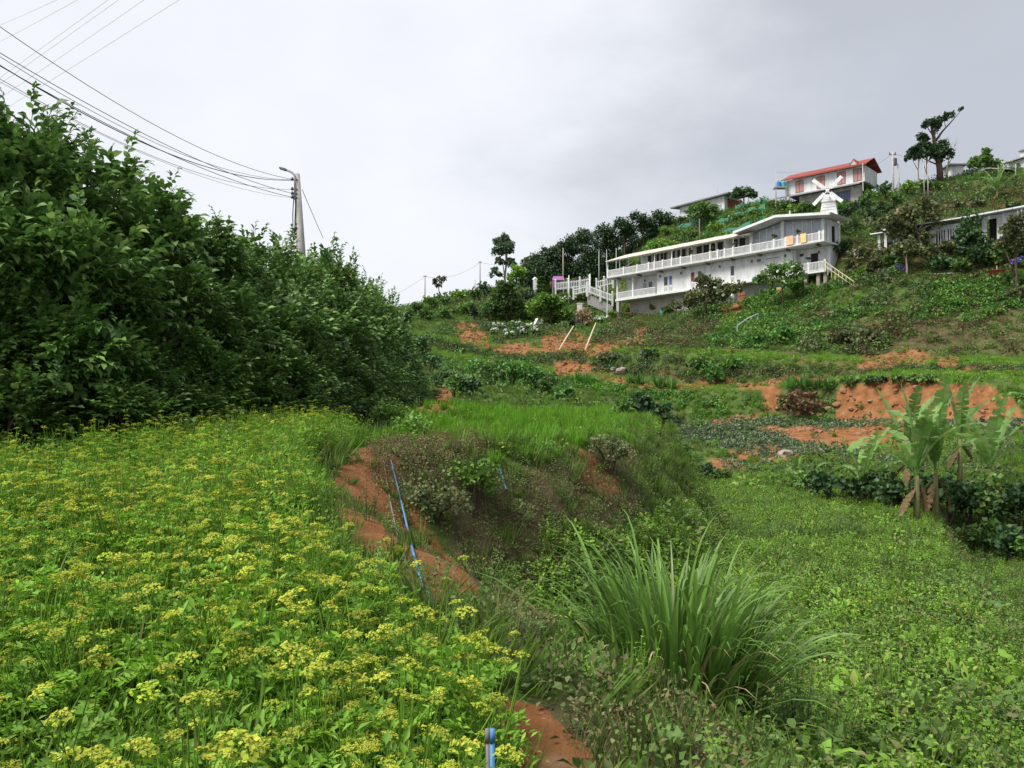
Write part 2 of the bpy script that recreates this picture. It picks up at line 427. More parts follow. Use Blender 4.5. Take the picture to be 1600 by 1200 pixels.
solid_mat('grey_wood', (0.27, 0.24, 0.20), 0.9, 0.1, (0.17, 0.15, 0.12), 6, 0.2)
solid_mat('bamboo', (0.52, 0.46, 0.32), 0.7, 0.2, (0.4, 0.33, 0.2), 5)
solid_mat('ochre', (0.46, 0.32, 0.12), 0.9, 0.1, (0.3, 0.22, 0.1), 3)
solid_mat('metal', (0.35, 0.36, 0.37), 0.45, 0.5, None, 5)
solid_mat('dark_metal', (0.07, 0.07, 0.075), 0.5, 0.4)
solid_mat('wire', (0.05, 0.05, 0.055), 0.6, 0.3)
solid_mat('pale_wire', (0.42, 0.42, 0.44), 0.6, 0.3)
solid_mat('rock', (0.29, 0.17, 0.10), 0.9, 0.15, (0.20, 0.10, 0.055), 3, 0.6)
solid_mat('earth_clod', (0.22, 0.10, 0.045), 0.95, 0.1, (0.13, 0.055, 0.03), 4, 0.4)
solid_mat('pale_rock', (0.33, 0.28, 0.23), 0.9, 0.15, (0.22, 0.17, 0.14), 3, 0.6)

# ground: red earth, leaf litter and moss, by the soil mask plus noise
def ground_mat():
    m, t, b = _nodes('ground')
    L = t.links.new
    at = t.nodes.new('ShaderNodeAttribute'); at.attribute_name = 'soil'
    tcn = t.nodes.new('ShaderNodeTexCoord')
    def noise(s, d=6, r=0.6):
        n = t.nodes.new('ShaderNodeTexNoise')
        n.inputs['Scale'].default_value = s; n.inputs['Detail'].default_value = d; n.inputs['Roughness'].default_value = r
        L(tcn.outputs['Object'], n.inputs['Vector'])
        return n.outputs['Fac']
    def mix(a, c, f):
        x = t.nodes.new('ShaderNodeMix'); x.data_type = 'RGBA'
        for i, v in ((6, a), (7, c)):
            if isinstance(v, tuple): x.inputs[i].default_value = (*v, 1)
            else: L(v, x.inputs[i])
        L(f, x.inputs[0])
        return x.outputs[2]
    def ramp(v, lo, hi):
        r = t.nodes.new('ShaderNodeMapRange'); r.interpolation_type = 'SMOOTHSTEP'
        r.inputs['From Min'].default_value = lo; r.inputs['From Max'].default_value = hi
        L(v, r.inputs['Value'])
        return r.outputs[0]
    n_big, n_mid, n_fine = noise(0.35), noise(1.6), noise(9, 8, 0.7)
    green = mix((0.045, 0.075, 0.018), (0.085, 0.13, 0.03), ramp(n_mid, 0.35, 0.65))
    green = mix(green, (0.10, 0.075, 0.04), ramp(n_big, 0.52, 0.7))
    red = mix((0.19, 0.078, 0.032), (0.28, 0.138, 0.056), ramp(n_mid, 0.35, 0.68))
    red = mix(red, (0.16, 0.065, 0.03), ramp(n_fine, 0.52, 0.75))
    red = mix(red, (0.31, 0.18, 0.10), ramp(noise(3.2, 4, 0.5), 0.62, 0.75))
    ad = t.nodes.new('ShaderNodeMath'); ad.operation = 'ADD'
    sb = t.nodes.new('ShaderNodeMath'); sb.operation = 'MULTIPLY_ADD'; sb.inputs[1].default_value = 0.9; sb.inputs[2].default_value = -0.45
    L(n_fine, sb.inputs[0]); L(at.outputs['Fac'], ad.inputs[0]); L(sb.outputs[0], ad.inputs[1])
    at2 = t.nodes.new('ShaderNodeAttribute'); at2.attribute_name = 'dry'
    green = mix(green, mix((0.075, 0.05, 0.032), (0.13, 0.095, 0.055), ramp(n_mid, 0.35, 0.65)), at2.outputs['Fac'])
    L(mix(green, red, ramp(ad.outputs[0], 0.25, 0.6)), b.inputs['Base Color'])
    b.inputs['Roughness'].default_value = 0.95; b.inputs['Specular IOR Level'].default_value = 0.1
    bp = t.nodes.new('ShaderNodeBump'); bp.inputs['Strength'].default_value = 0.7; bp.inputs['Distance'].default_value = 0.15
    hh = t.nodes.new('ShaderNodeMath'); hh.operation = 'ADD'
    L(n_fine, hh.inputs[0]); L(n_mid, hh.inputs[1])
    L(hh.outputs[0], bp.inputs['Height']); L(bp.outputs[0], b.inputs['Normal'])
    MATS['ground'] = m
ground_mat()

# ------------------------------------------------------------------ object helpers
def tag(o, label=None, cat=None, group=None, kind=None):
    if label: o['label'] = label
    if cat: o['category'] = cat
    if group: o['group'] = group
    if kind: o['kind'] = kind
    return o
def link(o, parent=None):
    C.objects.link(o)
    if parent: o.parent = parent
    return o
def empty(name, loc, rz=0.0):
    o = bpy.data.objects.new(name, None)
    o.empty_display_size = 0.2
    o.location = loc
    o.rotation_euler = (0, 0, rz)
    return link(o)
def mesh_np(name, V, F, mats, smooth=False, midx=None):
    """V (n,3), F (m,k) uniform polygons"""
    V = np.asarray(V, np.float32); F = np.asarray(F, np.int32)
    me = bpy.data.meshes.new(name)
    me.vertices.add(len(V)); me.vertices.foreach_set('co', V.ravel())
    m, k = F.shape
    me.loops.add(m * k); me.loops.foreach_set('vertex_index', F.ravel())
    me.polygons.add(m)
    me.polygons.foreach_set('loop_start', np.arange(0, m * k, k, dtype=np.int32))
    me.polygons.foreach_set('loop_total', np.full(m, k, np.int32))
    for mt in (mats if isinstance(mats, (list, tuple)) else [mats]):
        me.materials.append(MATS[mt])
    if midx is not None:
        me.polygons.foreach_set('material_index', np.asarray(midx, np.int32))
    if smooth:
        me.polygons.foreach_set('use_smooth', np.ones(m, bool))
    me.update(calc_edges=True)
    return me
def obj_me(name, me, parent=None):
    return link(bpy.data.objects.new(name, me), parent)
def dup(o, parent=None):
    c = o.copy()
    C.objects.link(c)
    c.parent = parent
    for ch in list(o.children):
        dup(ch, c)
    return c
class MB:
    """collects boxes, tubes, prisms ... into one mesh"""
    def __init__(s): s.v, s.f = [], []
    def add(s, vs, fs):
        b = len(s.v)
        s.v += [tuple(v) for v in vs]; s.f += [tuple(i + b for i in f) for f in fs]
        return s
    def box(s, x0, x1, y0, y1, z0, z1):
        return s.add([(x0, y0, z0), (x1, y0, z0), (x1, y1, z0), (x0, y1, z0), (x0, y0, z1), (x1, y0, z1), (x1, y1, z1), (x0, y1, z1)],
                     [(3, 2, 1, 0), (4, 5, 6, 7), (0, 1, 5, 4), (1, 2, 6, 5), (2, 3, 7, 6), (3, 0, 4, 7)])
    def hexa(s, lo, hi):
        """lo, hi: four corners each"""
        return s.add(list(lo) + list(hi), [(3, 2, 1, 0), (4, 5, 6, 7), (0, 1, 5, 4), (1, 2, 6, 5), (2, 3, 7, 6), (3, 0, 4, 7)])
    def bar(s, a, b, w, h=None):
        """square bar from a to b"""
        a, b = Vector(a), Vector(b); h = h or w
        d = (b - a).normalized()
        x = d.cross(Vector((0, 0, 1)))
        x = x.normalized() if x.length > 1e-4 else Vector((1, 0, 0))
        y = x.cross(d).normalized()
        q = [x * (sx * w / 2) + y * (sy * h / 2) for sx, sy in ((-1, -1), (1, -1), (1, 1), (-1, 1))]
        return s.hexa([a + k for k in q], [b + k for k in q])
    def tube(s, pts, r, n=6, cap=True):
        pts = [Vector(p) for p in pts]
        rs = r if isinstance(r, (list, tuple)) else [r] * len(pts)
        vs, fs = [], []
        ref = None
        for i, p in enumerate(pts):
            d = (pts[min(i + 1, len(pts) - 1)] - pts[max(i - 1, 0)]).normalized()
            if ref is None:
                ref = d.cross(Vector((0.31, 0.9, 0.2))).normalized()
            ref = (ref - d * ref.dot(d)).normalized()
            y = d.cross(ref)
            vs += [p + (ref * math.cos(2 * PI * k / n) + y * math.sin(2 * PI * k / n)) * rs[i] for k in range(n)]
        for i in range(len(pts) - 1):
            for k in range(n):
                a, b2 = i * n + k, i * n + (k + 1) % n
                fs.append((a, b2, b2 + n, a + n))
        if cap:
            fs.append(tuple(reversed(range(n)))); fs.append(tuple(range((len(pts) - 1) * n, len(pts) * n)))
        return s.add(vs, fs)
    def lathe(s, prof, n=12, c=(0, 0, 0)):
        vs, fs = [], []
        for r, z in prof:
            vs += [(c[0] + r * math.cos(2 * PI * k / n), c[1] + r * math.sin(2 * PI * k / n), c[2] + z) for k in range(n)]
        for i in range(len(prof) - 1):
            for k in range(n):
                a, b2 = i * n + k, i * n + (k + 1) % n
                fs.append((a, b2, b2 + n, a + n))
        fs.append(tuple(reversed(range(n)))); fs.append(tuple(range((len(prof) - 1) * n, len(prof) * n)))
        return s.add(vs, fs)
    def prism(s, poly, y0, y1):
        """polygon in x-z pushed from y0 to y1"""
        n = len(poly)
        return s.add([(x, y0, z) for x, z in poly] + [(x, y1, z) for x, z in poly],
                     [tuple(range(n)), tuple(reversed(range(n, 2 * n)))] + [(i, i + n, (i + 1) % n + n, (i + 1) % n) for i in range(n)])
    def build(s, name, mat, parent=None, smooth=False):
        me = bpy.data.meshes.new(name)
        me.from_pydata(s.v, [], s.f)
        me.materials.append(MATS[mat])
        if smooth:
            me.polygons.foreach_set('use_smooth', np.ones(len(me.polygons), bool))
        me.update()
        return obj_me(name, me, parent)
def rot_mats(n, rng, tilt=0.3):
    """random spin about z, then a lean"""
    a = rng.uniform(0, 2 * PI, n); t = rng.normal(0, tilt, n); ax = rng.uniform(0, 2 * PI, n)
    M = np.zeros((n, 3, 3))
    for i in range(n):
        M[i] = np.array(Matrix.Rotation(t[i], 3, (math.cos(ax[i]), math.sin(ax[i]), 0)) @ Matrix.Rotation(a[i], 3, 'Z'))
    return M
def batch(V, F, M, T):
    """copies of a small mesh under matrices M (n,3,3) at T (n,3)"""
    V = np.asarray(V, float); F = np.asarray(F)
    n = len(M)
    VV = np.einsum('nij,kj->nki', M, V) + np.asarray(T)[:, None, :]
    FF = F[None] + (np.arange(n) * len(V))[:, None, None]
    return VV.reshape(-1, 3), FF.reshape(-1, F.shape[1])
def frames(D, U=None):
    """matrices whose y axis is along D (n,3), z as near U as can be"""
    D = D / np.linalg.norm(D, axis=1, keepdims=True)
    U = np.tile((0.0, 0, 1), (len(D), 1)) if U is None else U
    X = np.cross(D, U); l = np.linalg.norm(X, axis=1, keepdims=True)
    X = np.where(l > 1e-3, X / np.maximum(l, 1e-3), (1.0, 0, 0))
    Z = np.cross(X, D)
    return np.stack([X, D, Z], axis=2)

# ------------------------------------------------------------------ the ground sheet
def make_ground():
    ys = np.concatenate([np.linspace(-10, 1.5, 24), np.geomspace(1.6, 155, 560), np.geomspace(158, 1500, 30)])
    ts = np.linspace(-1, 1, 420)
    ts = np.sign(ts) * np.abs(ts) ** 1.15
    X = ts[None, :] * (7 + 0.86 * ys[:, None])
    Y = np.broadcast_to(ys[:, None], X.shape)
    Z = H(X, Y)
    V = np.stack([X, Y, Z], -1).reshape(-1, 3)
    nr, nc = X.shape
    i = (np.arange(nr - 1)[:, None] * nc + np.arange(nc - 1)[None]).ravel()
    F = np.stack([i, i + 1, i + nc + 1, i + nc], 1)
    me = mesh_np('ground', V, F, 'ground', True)
    px, py = proj(V[:, 0], V[:, 1], V[:, 2])
    soil = look(SOIL, px, py) * (V[:, 1] > 1)
    at = me.attributes.new('soil', 'FLOAT', 'POINT')
    at.data.foreach_set('value', soil.astype(np.float32))
    at = me.attributes.new('dry', 'FLOAT', 'POINT')
    at.data.foreach_set('value', (look(DRY, px, py) * 0.9 * (V[:, 1] > 1)).astype(np.float32))
    o = obj_me('ground', me)
    tag(o, 'terraced hillside of red earth and low green growth', 'ground', kind='structure')
make_ground()
# ------------------------------------------------------------------ leaf shapes
# long axis +y, face up +z, tip at y = 1; triangles only
LEAF_V = np.array([(0, 0, 0), (-0.26, 0.28, 0.07), (0, 0.3, 0.0), (0.26, 0.28, 0.07), (-0.24, 0.6, 0.04), (0, 0.62, -0.04), (0.24, 0.6, 0.04), (0, 1.0, -0.22)])
LEAF_F = np.array([(0, 2, 1), (0, 3, 2), (1, 2, 5), (1, 5, 4), (2, 3, 6), (2, 6, 5), (4, 5, 7), (5, 6, 7)])
DIA_V = np.array([(0, 0, 0), (0.32, 0.45, 0.08), (0, 1, -0.1), (-0.32, 0.45, 0.08)])
DIA_F = np.array([(0, 1, 2), (0, 2, 3)])
BLADE_V = np.array([(-0.03, 0, 0), (0.03, 0, 0), (-0.025, 0.5, 0.0), (0.025, 0.5, 0.0), (-0.012, 0.8, -0.06), (0.012, 0.8, -0.06), (0, 1, -0.16)])
BLADE_F = np.array([(0, 1, 3), (0, 3, 2), (2, 3, 5), (2, 5, 4), (4, 5, 6)])
def leaves(V, F, pos, D, size, U=None):
    M = frames(np.asarray(D, float), U) * np.asarray(size)[:, None, None]
    return batch(V, F, M, pos)
def cat(parts):
    Vs, Fs, o = [], [], 0
    for V, F in parts:
        Vs.append(V); Fs.append(np.asarray(F) + o); o += len(V)
    return np.concatenate(Vs), np.concatenate(Fs)
def tri_tube(pts, r0, r1, n=3):
    b = MB().tube(pts, [r0 + (r1 - r0) * i / max(len(pts) - 1, 1) for i in range(len(pts))], n, False)
    F = []
    for f in b.f:
        F += [(f[0], f[1], f[2]), (f[0], f[2], f[3])]
    return np.array(b.v), np.array(F)
def unit(rng, n):
    v = rng.normal(size=(n, 3))
    return v / np.linalg.norm(v, axis=1, keepdims=True)

# ------------------------------------------------------------------ instancing for growth nobody could count
def instancer(name, protos, pos, rot, scl, idx, label, cat_):
    n = len(pos)
    me = bpy.data.meshes.new(name)
    me.vertices.add(n); me.vertices.foreach_set('co', np.asarray(pos, np.float32).ravel())
    a = me.attributes.new('rot', 'FLOAT_VECTOR', 'POINT'); a.data.foreach_set('vector', np.asarray(rot, np.float32).ravel())
    a = me.attributes.new('scl', 'FLOAT_VECTOR', 'POINT'); a.data.foreach_set('vector', np.asarray(scl, np.float32).ravel())
    a = me.attributes.new('idx', 'INT', 'POINT'); a.data.foreach_set('value', np.asarray(idx, np.int32))
    ng = bpy.data.node_groups.new(name, 'GeometryNodeTree')
    ng.interface.new_socket('Geometry', in_out='INPUT', socket_type='NodeSocketGeometry')
    ng.interface.new_socket('Geometry', in_out='OUTPUT', socket_type='NodeSocketGeometry')
    nn = ng.nodes.new; ll = ng.links.new
    gi, go, iop, jn = nn('NodeGroupInput'), nn('NodeGroupOutput'), nn('GeometryNodeInstanceOnPoints'), nn('GeometryNodeJoinGeometry')
    for pm in reversed(protos):
        ob = bpy.data.objects.new(name + '_model', pm)
        oi = nn('GeometryNodeObjectInfo')
        oi.inputs['Object'].default_value = ob
        oi.inputs['As Instance'].default_value = True
        ll(oi.outputs['Geometry'], jn.inputs[0])
    def attr(nm, ty):
        t = nn('GeometryNodeInputNamedAttribute'); t.data_type = ty; t.inputs['Name'].default_value = nm
        return t.outputs['Attribute']
    ll(gi.outputs[0], iop.inputs['Points']); ll(jn.outputs[0], iop.inputs['Instance'])
    iop.inputs['Pick Instance'].default_value = True
    ll(attr('idx', 'INT'), iop.inputs['Instance Index'])
    ll(attr('rot', 'FLOAT_VECTOR'), iop.inputs['Rotation'])
    ll(attr('scl', 'FLOAT_VECTOR'), iop.inputs['Scale'])
    ll(iop.outputs[0], go.inputs[0])
    o = obj_me(name, me)
    md = o.modifiers.new('growth', 'NODES'); md.node_group = ng
    tag(o, label, cat_, kind='stuff')
    return o
def strew(name, protos, n, y0, y1, px0, px1, prob, size, label, cat_, seed, tilt=0.18, zoff=-0.02, ypow=1.0, weights=None):
    """scatter over the land in view between the distances y0 and y1"""
    rng = np.random.default_rng(seed)
    u = rng.random(n)
    Y = (y0 ** (ypow + 1) + u * (y1 ** (ypow + 1) - y0 ** (ypow + 1))) ** (1 / (ypow + 1))
    X = (rng.uniform(px0, px1, n) - CX) / FPX * Y
    Z = H(X, Y)
    px, py = proj(X, Y, Z)
    keep = rng.random(n) < prob(X, Y, Z, px, py)
    X, Y, Z = X[keep], Y[keep], Z[keep]
    m = len(X)
    s = rng.uniform(size[0], size[1], m) * np.exp(rng.normal(0, 0.18, m))
    pos = np.stack([X, Y, Z + zoff], 1)
    rot = np.stack([rng.normal(0, tilt, m), rng.normal(0, tilt, m), rng.uniform(0, 2 * PI, m)], 1)
    scl = np.stack([s, s, s * rng.uniform(0.75, 1.25, m)], 1)
    idx = rng.choice(len(protos), m, p=weights)
    print(name, m)
    return instancer(name, protos, pos, rot, scl, idx, label, cat_)

# ------------------------------------------------------------------ small plant models
def tuft(name, mat, n, seed, h=0.35, spread=0.16, lean=0.5, wd=1.0):
    rng = np.random.default_rng(seed)
    a = rng.uniform(0, 2 * PI, n); l = np.abs(rng.normal(0, lean, n))
    D = np.stack([np.cos(a) * np.sin(l), np.sin(a) * np.sin(l), np.cos(l)], 1)
    out_ = np.stack([np.cos(a), np.sin(a), np.zeros(n)], 1)
    pos = out_ * (spread * rng.random(n) ** 0.7)[:, None]
    B = BLADE_V * (wd, 1, 1)
    V, F = leaves(B, BLADE_F, pos, D, h * rng.uniform(0.5, 1.1, n), out_ + 0.01)
    return mesh_np(name, V, F, mat)
def clump(name, mat, n, seed, r=0.25, h=0.25, leaf=0.07, shape='dia', mats=None, flat=0.5, wide=1.0):
    """low mound of leaves"""
    rng = np.random.default_rng(seed)
    d = unit(rng, n); d[:, 2] = np.abs(d[:, 2])
    k = rng.random(n) ** 0.45
    pos = d * k[:, None] * (r, r, h)
    D = d * (1, 1, flat) + unit(rng, n) * 0.7
    V0, F0 = (LEAF_V, LEAF_F) if shape == 'leaf' else (DIA_V, DIA_F)
    V, F = leaves(V0 * (wide, 1, 1), F0, pos, D, leaf * rng.uniform(0.6, 1.3, n), d + (0, 0, 0.8) + unit(rng, n) * 0.5)
    return mesh_np(name, V, F, mat)
def upright_herb(name, mat, seed, h=0.45, stems=6, per=9, leaf=0.07):
    rng = np.random.default_rng(seed)
    ps = []
    for i in range(stems):
        a = rng.uniform(0, 2 * PI); l = abs(rng.normal(0, 0.3))
        d = np.array((math.cos(a) * math.sin(l), math.sin(a) * math.sin(l), math.cos(l)))
        hh = h * rng.uniform(0.6, 1.1)
        base = rng.normal(0, 0.05, 3) * (1, 1, 0)
        ps.append(tri_tube([base, base + d * hh], 0.004, 0.002))
        t = np.linspace(0.25, 1, per)
        pos = base + d * hh * t[:, None]
        ang = np.arange(per) * 2.4 + rng.uniform(0, 6)
        D = np.stack([np.cos(ang), np.sin(ang), rng.uniform(-0.1, 0.6, per)], 1)
        ps.append(leaves(LEAF_V, LEAF_F, pos, D, leaf * rng.uniform(0.7, 1.3, per) * (1.15 - 0.4 * t)))
    V, F = cat(ps)
    return mesh_np(name, V, F, mat)

def umbel_vf(seed, r=0.05, n=15, small=7):
    """flat-topped flower head: rays ending in little domes of florets"""
    rng = np.random.default_rng(seed)
    ps = []
    for i in range(n):
        q = math.sqrt((i + 0.5) / n); a = i * 2.39996 + rng.normal(0, 0.2)
        c = np.array((math.cos(a) * q * r, math.sin(a) * q * r, r * 0.55 * (1 - 0.75 * q * q) + rng.normal(0, r * 0.06)))
        d = unit(rng, small); d[:, 2] = np.abs(d[:, 2])
        rr = r * 0.24 * rng.uniform(0.8, 1.25)
        pos = c + d * rr * (1, 1, 0.7)
        D = unit(rng, small) * (1, 1, 0.35)
        ps.append(leaves(DIA_V * (1.5, 1, 1), DIA_F, pos - D * rr * 0.45, D, np.full(small, rr * 1.1), d + (0, 0, 1.0)))
    return cat(ps)
def rays_vf(r=0.05, n=9):
    ps = []
    for i in range(n):
        a = i * 2.39996; q = math.sqrt((i + 0.5) / n)
        ps.append(tri_tube([(0, 0, -r * 0.9), (math.cos(a) * q * r * 0.9, math.sin(a) * q * r * 0.9, r * 0.35 * (1 - 0.6 * q * q))], 0.0013, 0.0008))
    return cat(ps)
UMB = [umbel_vf(50 + i, 0.05, 13 + 2 * i) for i in range(3)]
RAYS = rays_vf()
def herb_plan(seed):
    """feathery herb: stems, leaves and where its flower heads sit"""
    rng = np.random.default_rng(seed)
    ps, heads = [], []
    ns = rng.integers(5, 8)
    H0 = rng.uniform(0.56, 0.8)
    for i in range(ns):
        a = rng.uniform(0, 2 * PI); l = abs(rng.normal(0, 0.22)) + 0.05
        hh = H0 * (rng.uniform(0.85, 1.08) if i < ns - 2 else rng.uniform(0.55, 0.8))
        e = np.array((math.cos(a) * math.sin(l), math.sin(a) * math.sin(l), math.cos(l))) * hh
        mid = e * 0.5 + rng.normal(0, 0.015, 3)
        ps.append(tri_tube([(0, 0, 0), mid, e], 0.005, 0.0022))
        heads.append((e, rng.uniform(0.55, 1.15), rng.normal(0, 0.18, 2)))
        if rng.random() < 0.6:
            b = mid + (e - mid) * 0.3
            e2 = b + rng.normal(0, 1, 3) * (0.09, 0.09, 0.0) + (0, 0, hh * 0.28)
            ps.append(tri_tube([b, e2], 0.003, 0.0015))
            heads.append((e2, rng.uniform(0.4, 0.75), rng.normal(0, 0.2, 2)))
    for i in range(16):
        a = rng.uniform(0, 2 * PI); z0 = rng.uniform(0.05, H0 * 0.72)
        L0 = rng.uniform(0.12, 0.24); el = rng.uniform(0.1, 0.9)
        d = np.array((math.cos(a) * math.cos(el), math.sin(a) * math.cos(el), math.sin(el)))
        b = np.array((math.cos(a) * 0.03, math.sin(a) * 0.03, z0))
        k = 22
        t = np.linspace(0.25, 1, k)
        c = b + d * L0 * t[:, None] - np.array((0, 0, 0.06)) * (t ** 2)[:, None]
        side = np.cross(d, (0, 0, 1.0)); side /= np.linalg.norm(side)
        sg = np.where(np.arange(k) % 2 == 0, 1.0, -1.0)
        D = d * 0.6 + side * sg[:, None] + rng.normal(0, 0.3, (k, 3))
        ps.append(leaves(DIA_V * (0.75, 1, 1), DIA_F, c, D, np.full(k, 0.046) * rng.uniform(0.7, 1.2, k), np.tile((0, 0, 1.0), (k, 1)) + rng.normal(0, 0.4, (k, 3))))
    return cat(ps), heads
HERBS = [herb_plan(900 + i) for i in range(9)]
HERB_ME = [mesh_np('herb_foliage', V, F, 'herb_leaf') for (V, F), _ in HERBS]
HEAD_ME = []
for V, F in UMB:
    VV, FF = cat([(V, F), RAYS])
    mi = np.concatenate([np.zeros(len(F)), np.ones(len(RAYS[1]))])
    HEAD_ME.append(mesh_np('flower_head', VV, FF, ['umbel', 'herb_leaf'], midx=mi))
for V, F in UMB[:1]:
    VV, FF = cat([(V, F), RAYS])
    HEAD_ME.append(mesh_np('flower_head_young', VV, FF, ['umbel_green', 'herb_leaf'], midx=np.concatenate([np.zeros(len(F)), np.ones(len(RAYS[1]))])))
def herb_joined(i):
    (V, F), heads = HERBS[i]
    rng = np.random.default_rng(i)
    ps, mi = [(V, F)], [np.ones(len(F))]
    for p, s, tl in heads:
        if rng.random() < 0.5: continue
        s *= 0.72
        u = UMB[rng.integers(3)]
        M = np.array(Matrix.Rotation(tl[0], 3, 'X') @ Matrix.Rotation(tl[1], 3, 'Y')) * s
        ps.append(batch(u[0], u[1], M[None], np.array([p]) + (0, 0, 0.045 * s))); mi.append(np.zeros(len(u[1])))
    VV, FF = cat(ps)
    return mesh_np('flowering_herb_far', VV, FF, ['umbel' if i % 2 else 'umbel_green', 'herb_leaf'], midx=np.concatenate(mi))

# ------------------------------------------------------------------ the flowering herb field
def flower_field():
    rng = np.random.default_rng(21)
    n = 11000
    Y = (1.25 ** 2 + rng.random(n) * (16 ** 2 - 1.25 ** 2)) ** 0.5
    X = (rng.uniform(-370, 900, n) - CX) / FPX * Y
    de = sdist(X, Y, FLOWER_EDGE) + 0.25 * fbm(X, Y, 0.8, 2); dh = sdist(X, Y, HEDGE)
    Z = H(X, Y)
    px, py = proj(X, Y, Z + 0.5)
    ok = (de < 0) & (dh > 0.15) & ~((Y > 11) & (px > 590))
    gap = fbm(X, Y, 1.5, 3)
    dens = np.where(gap < -0.17, 0.18, 1.0) * np.interp(Y, [0, 4, 16], [0.9, 1.0, 1.0])
    dens = np.where(np.hypot(px - 165, (py - 870) * 1.4) < 55, 0.05, dens)
    k = ok & (rng.random(n) < dens * 0.30 * np.interp(Y, [0, 3, 8], [0.75, 1.0, 1.0]))
    X, Y, Z, px, py = X[k], Y[k], Z[k], px[k], py[k]
    order = np.argsort(Y)
    X, Y, Z, px, py = X[order], Y[order], Z[order], px[order], py[order]
    print('herbs', len(X))
    vis = np.where((px > -40) & (py < 1330))[0][:290]
    single = set(vis.tolist())
    hr = random.Random(4)
    tall = []
    for j in sorted(single):
        i = hr.randrange(len(HERBS))
        o = empty('flowering_herb', (X[j], Y[j], Z[j] - 0.02))
        obj_me('foliage', HERB_ME[i], o)
        o.rotation_euler = (hr.gauss(0, 0.1), hr.gauss(0, 0.1), hr.uniform(0, 2 * PI))
        s = hr.uniform(0.8, 1.08); o.scale = (s, s, s)
        tag(o, 'feathery green herb with flat yellow flower heads in the sloping field', 'herb', 'flowering herbs at the near end of the field')
        for p, hs, tl in HERBS[i][1]:
            if hr.random() < 0.46 + 0.9 * float(fbm(X[j] + 5, Y[j], 1.3, 2)):
                continue
            c = obj_me('flower_head', HEAD_ME[hr.choice([0, 1, 2, 0, 1, 2, 3])], o)
            c.location = (p[0], p[1], p[2] + 0.045 * hs); c.rotation_euler = (tl[0], tl[1], hr.uniform(0, 6.28))
            q = hs * hr.uniform(0.6, 1.05) * (1.35 if hr.random() < 0.08 else 1.0); c.scale = (q, q, q)
    rest = np.array([j for j in range(len(X)) if j not in single])
    m = len(rest)
    s = rng.uniform(0.72, 1.02, m)
    instancer('flower_field', [herb_joined(i) for i in range(len(HERBS))],
              np.stack([X[rest], Y[rest], Z[rest] - 0.02], 1),
              np.stack([rng.normal(0, 0.1, m), rng.normal(0, 0.1, m), rng.uniform(0, 6.28, m)], 1),
              np.stack([s, s, s], 1), rng.integers(0, len(HERBS), m),
              'sea of yellow flowering herbs reaching back to the tall hedge', 'flower field')
    # low leafy growth between the stems
    def pf(X, Y, Z, px, py):
        de = sdist(X, Y, FLOWER_EDGE); dh = sdist(X, Y, HEDGE)
        return ((de < 0.05) & (dh > -0.3) & ~((Y > 12) & (px > 640))) * 1.0
    strew('field_undergrowth', [clump('under_a', 'herb_leaf', 420, 1, 0.2, 0.32, 0.03, wide=0.5), clump('under_b', 'herb_leaf', 420, 2, 0.18, 0.4, 0.027, wide=0.55), tuft('under_c', 'grass', 40, 3, 0.4, 0.16, 0.5, 0.6)],
          7800, 1.2, 16, -370, 900, pf, (0.8, 1.3), 'low feathery leaves between the flowering herbs', 'undergrowth', 31)
flower_field()

# ------------------------------------------------------------------ ground cover
GRASS = [tuft('grass_a', 'grass', 55, 11), tuft('grass_b', 'grass', 45, 12, 0.45, 0.14, 0.4), tuft('grass_c', 'grass', 45, 13, 0.28, 0.2, 0.7)]
BRIGHT = [tuft('bright_a', 'bright_grass', 60, 14, 0.32), tuft('bright_b', 'bright_grass', 50, 15, 0.42, 0.16, 0.45), clump('bright_c', 'field_leaf', 40, 16, 0.2, 0.2, 0.06)]
WEED = [clump('weed_a', 'weed', 150, 17, 0.28, 0.3, 0.05), upright_herb('weed_b', 'weed', 18, 0.45, 8, 11, 0.05), clump('weed_c', 'weed', 90, 19, 0.25, 0.2, 0.075, 'leaf'), upright_herb('weed_d', 'field_leaf', 20, 0.4, 8, 10, 0.05)]
DRYW = [tuft('dry_a', 'dry_weed', 60, 22, 0.32, 0.2, 0.7, 0.35), clump('dry_b', 'dry_weed', 80, 23, 0.3, 0.3, 0.04), clump('dry_c', 'russet_weed', 90, 24, 0.3, 0.3, 0.035), clump('dry_d', 'weed', 130, 25, 0.25, 0.25, 0.04)]
FIELD = [clump('field_a', 'field_leaf', 150, 26, 0.22, 0.22, 0.042, 'dia'), upright_herb('field_b', 'field_leaf', 27, 0.32, 10, 12, 0.042), clump('field_c', 'field_leaf', 150, 28, 0.24, 0.16, 0.036), clump('field_d', 'weed', 140, 29, 0.22, 0.2, 0.04), upright_herb('field_e', 'field_leaf', 30, 0.3, 9, 11, 0.045), clump('field_f', 'field_leaf', 90, 300, 0.24, 0.2, 0.07, 'leaf'), clump('field_g', 'weed', 90, 301, 0.26, 0.24, 0.06, 'leaf')]
LUSHP = [clump('lush_a', 'lush', 60, 33, 0.5, 0.4, 0.2, 'leaf'), clump('lush_b', 'lush', 60, 34, 0.45, 0.5, 0.17, 'leaf'), clump('lush_c', 'weed', 70, 35, 0.5, 0.4, 0.15, 'leaf'), clump('lush_d', 'light_leaf', 60, 36, 0.45, 0.35, 0.15, 'leaf')]
CROPP = [clump('crop_a', 'crop', 26, 37, 0.2, 0.16, 0.16, 'leaf'), clump('crop_b', 'crop', 22, 38, 0.17, 0.2, 0.15, 'leaf')]
def near_zone(X, Y):
    return sdist(X, Y, EDGE), sdist(X, Y, HEDGE)
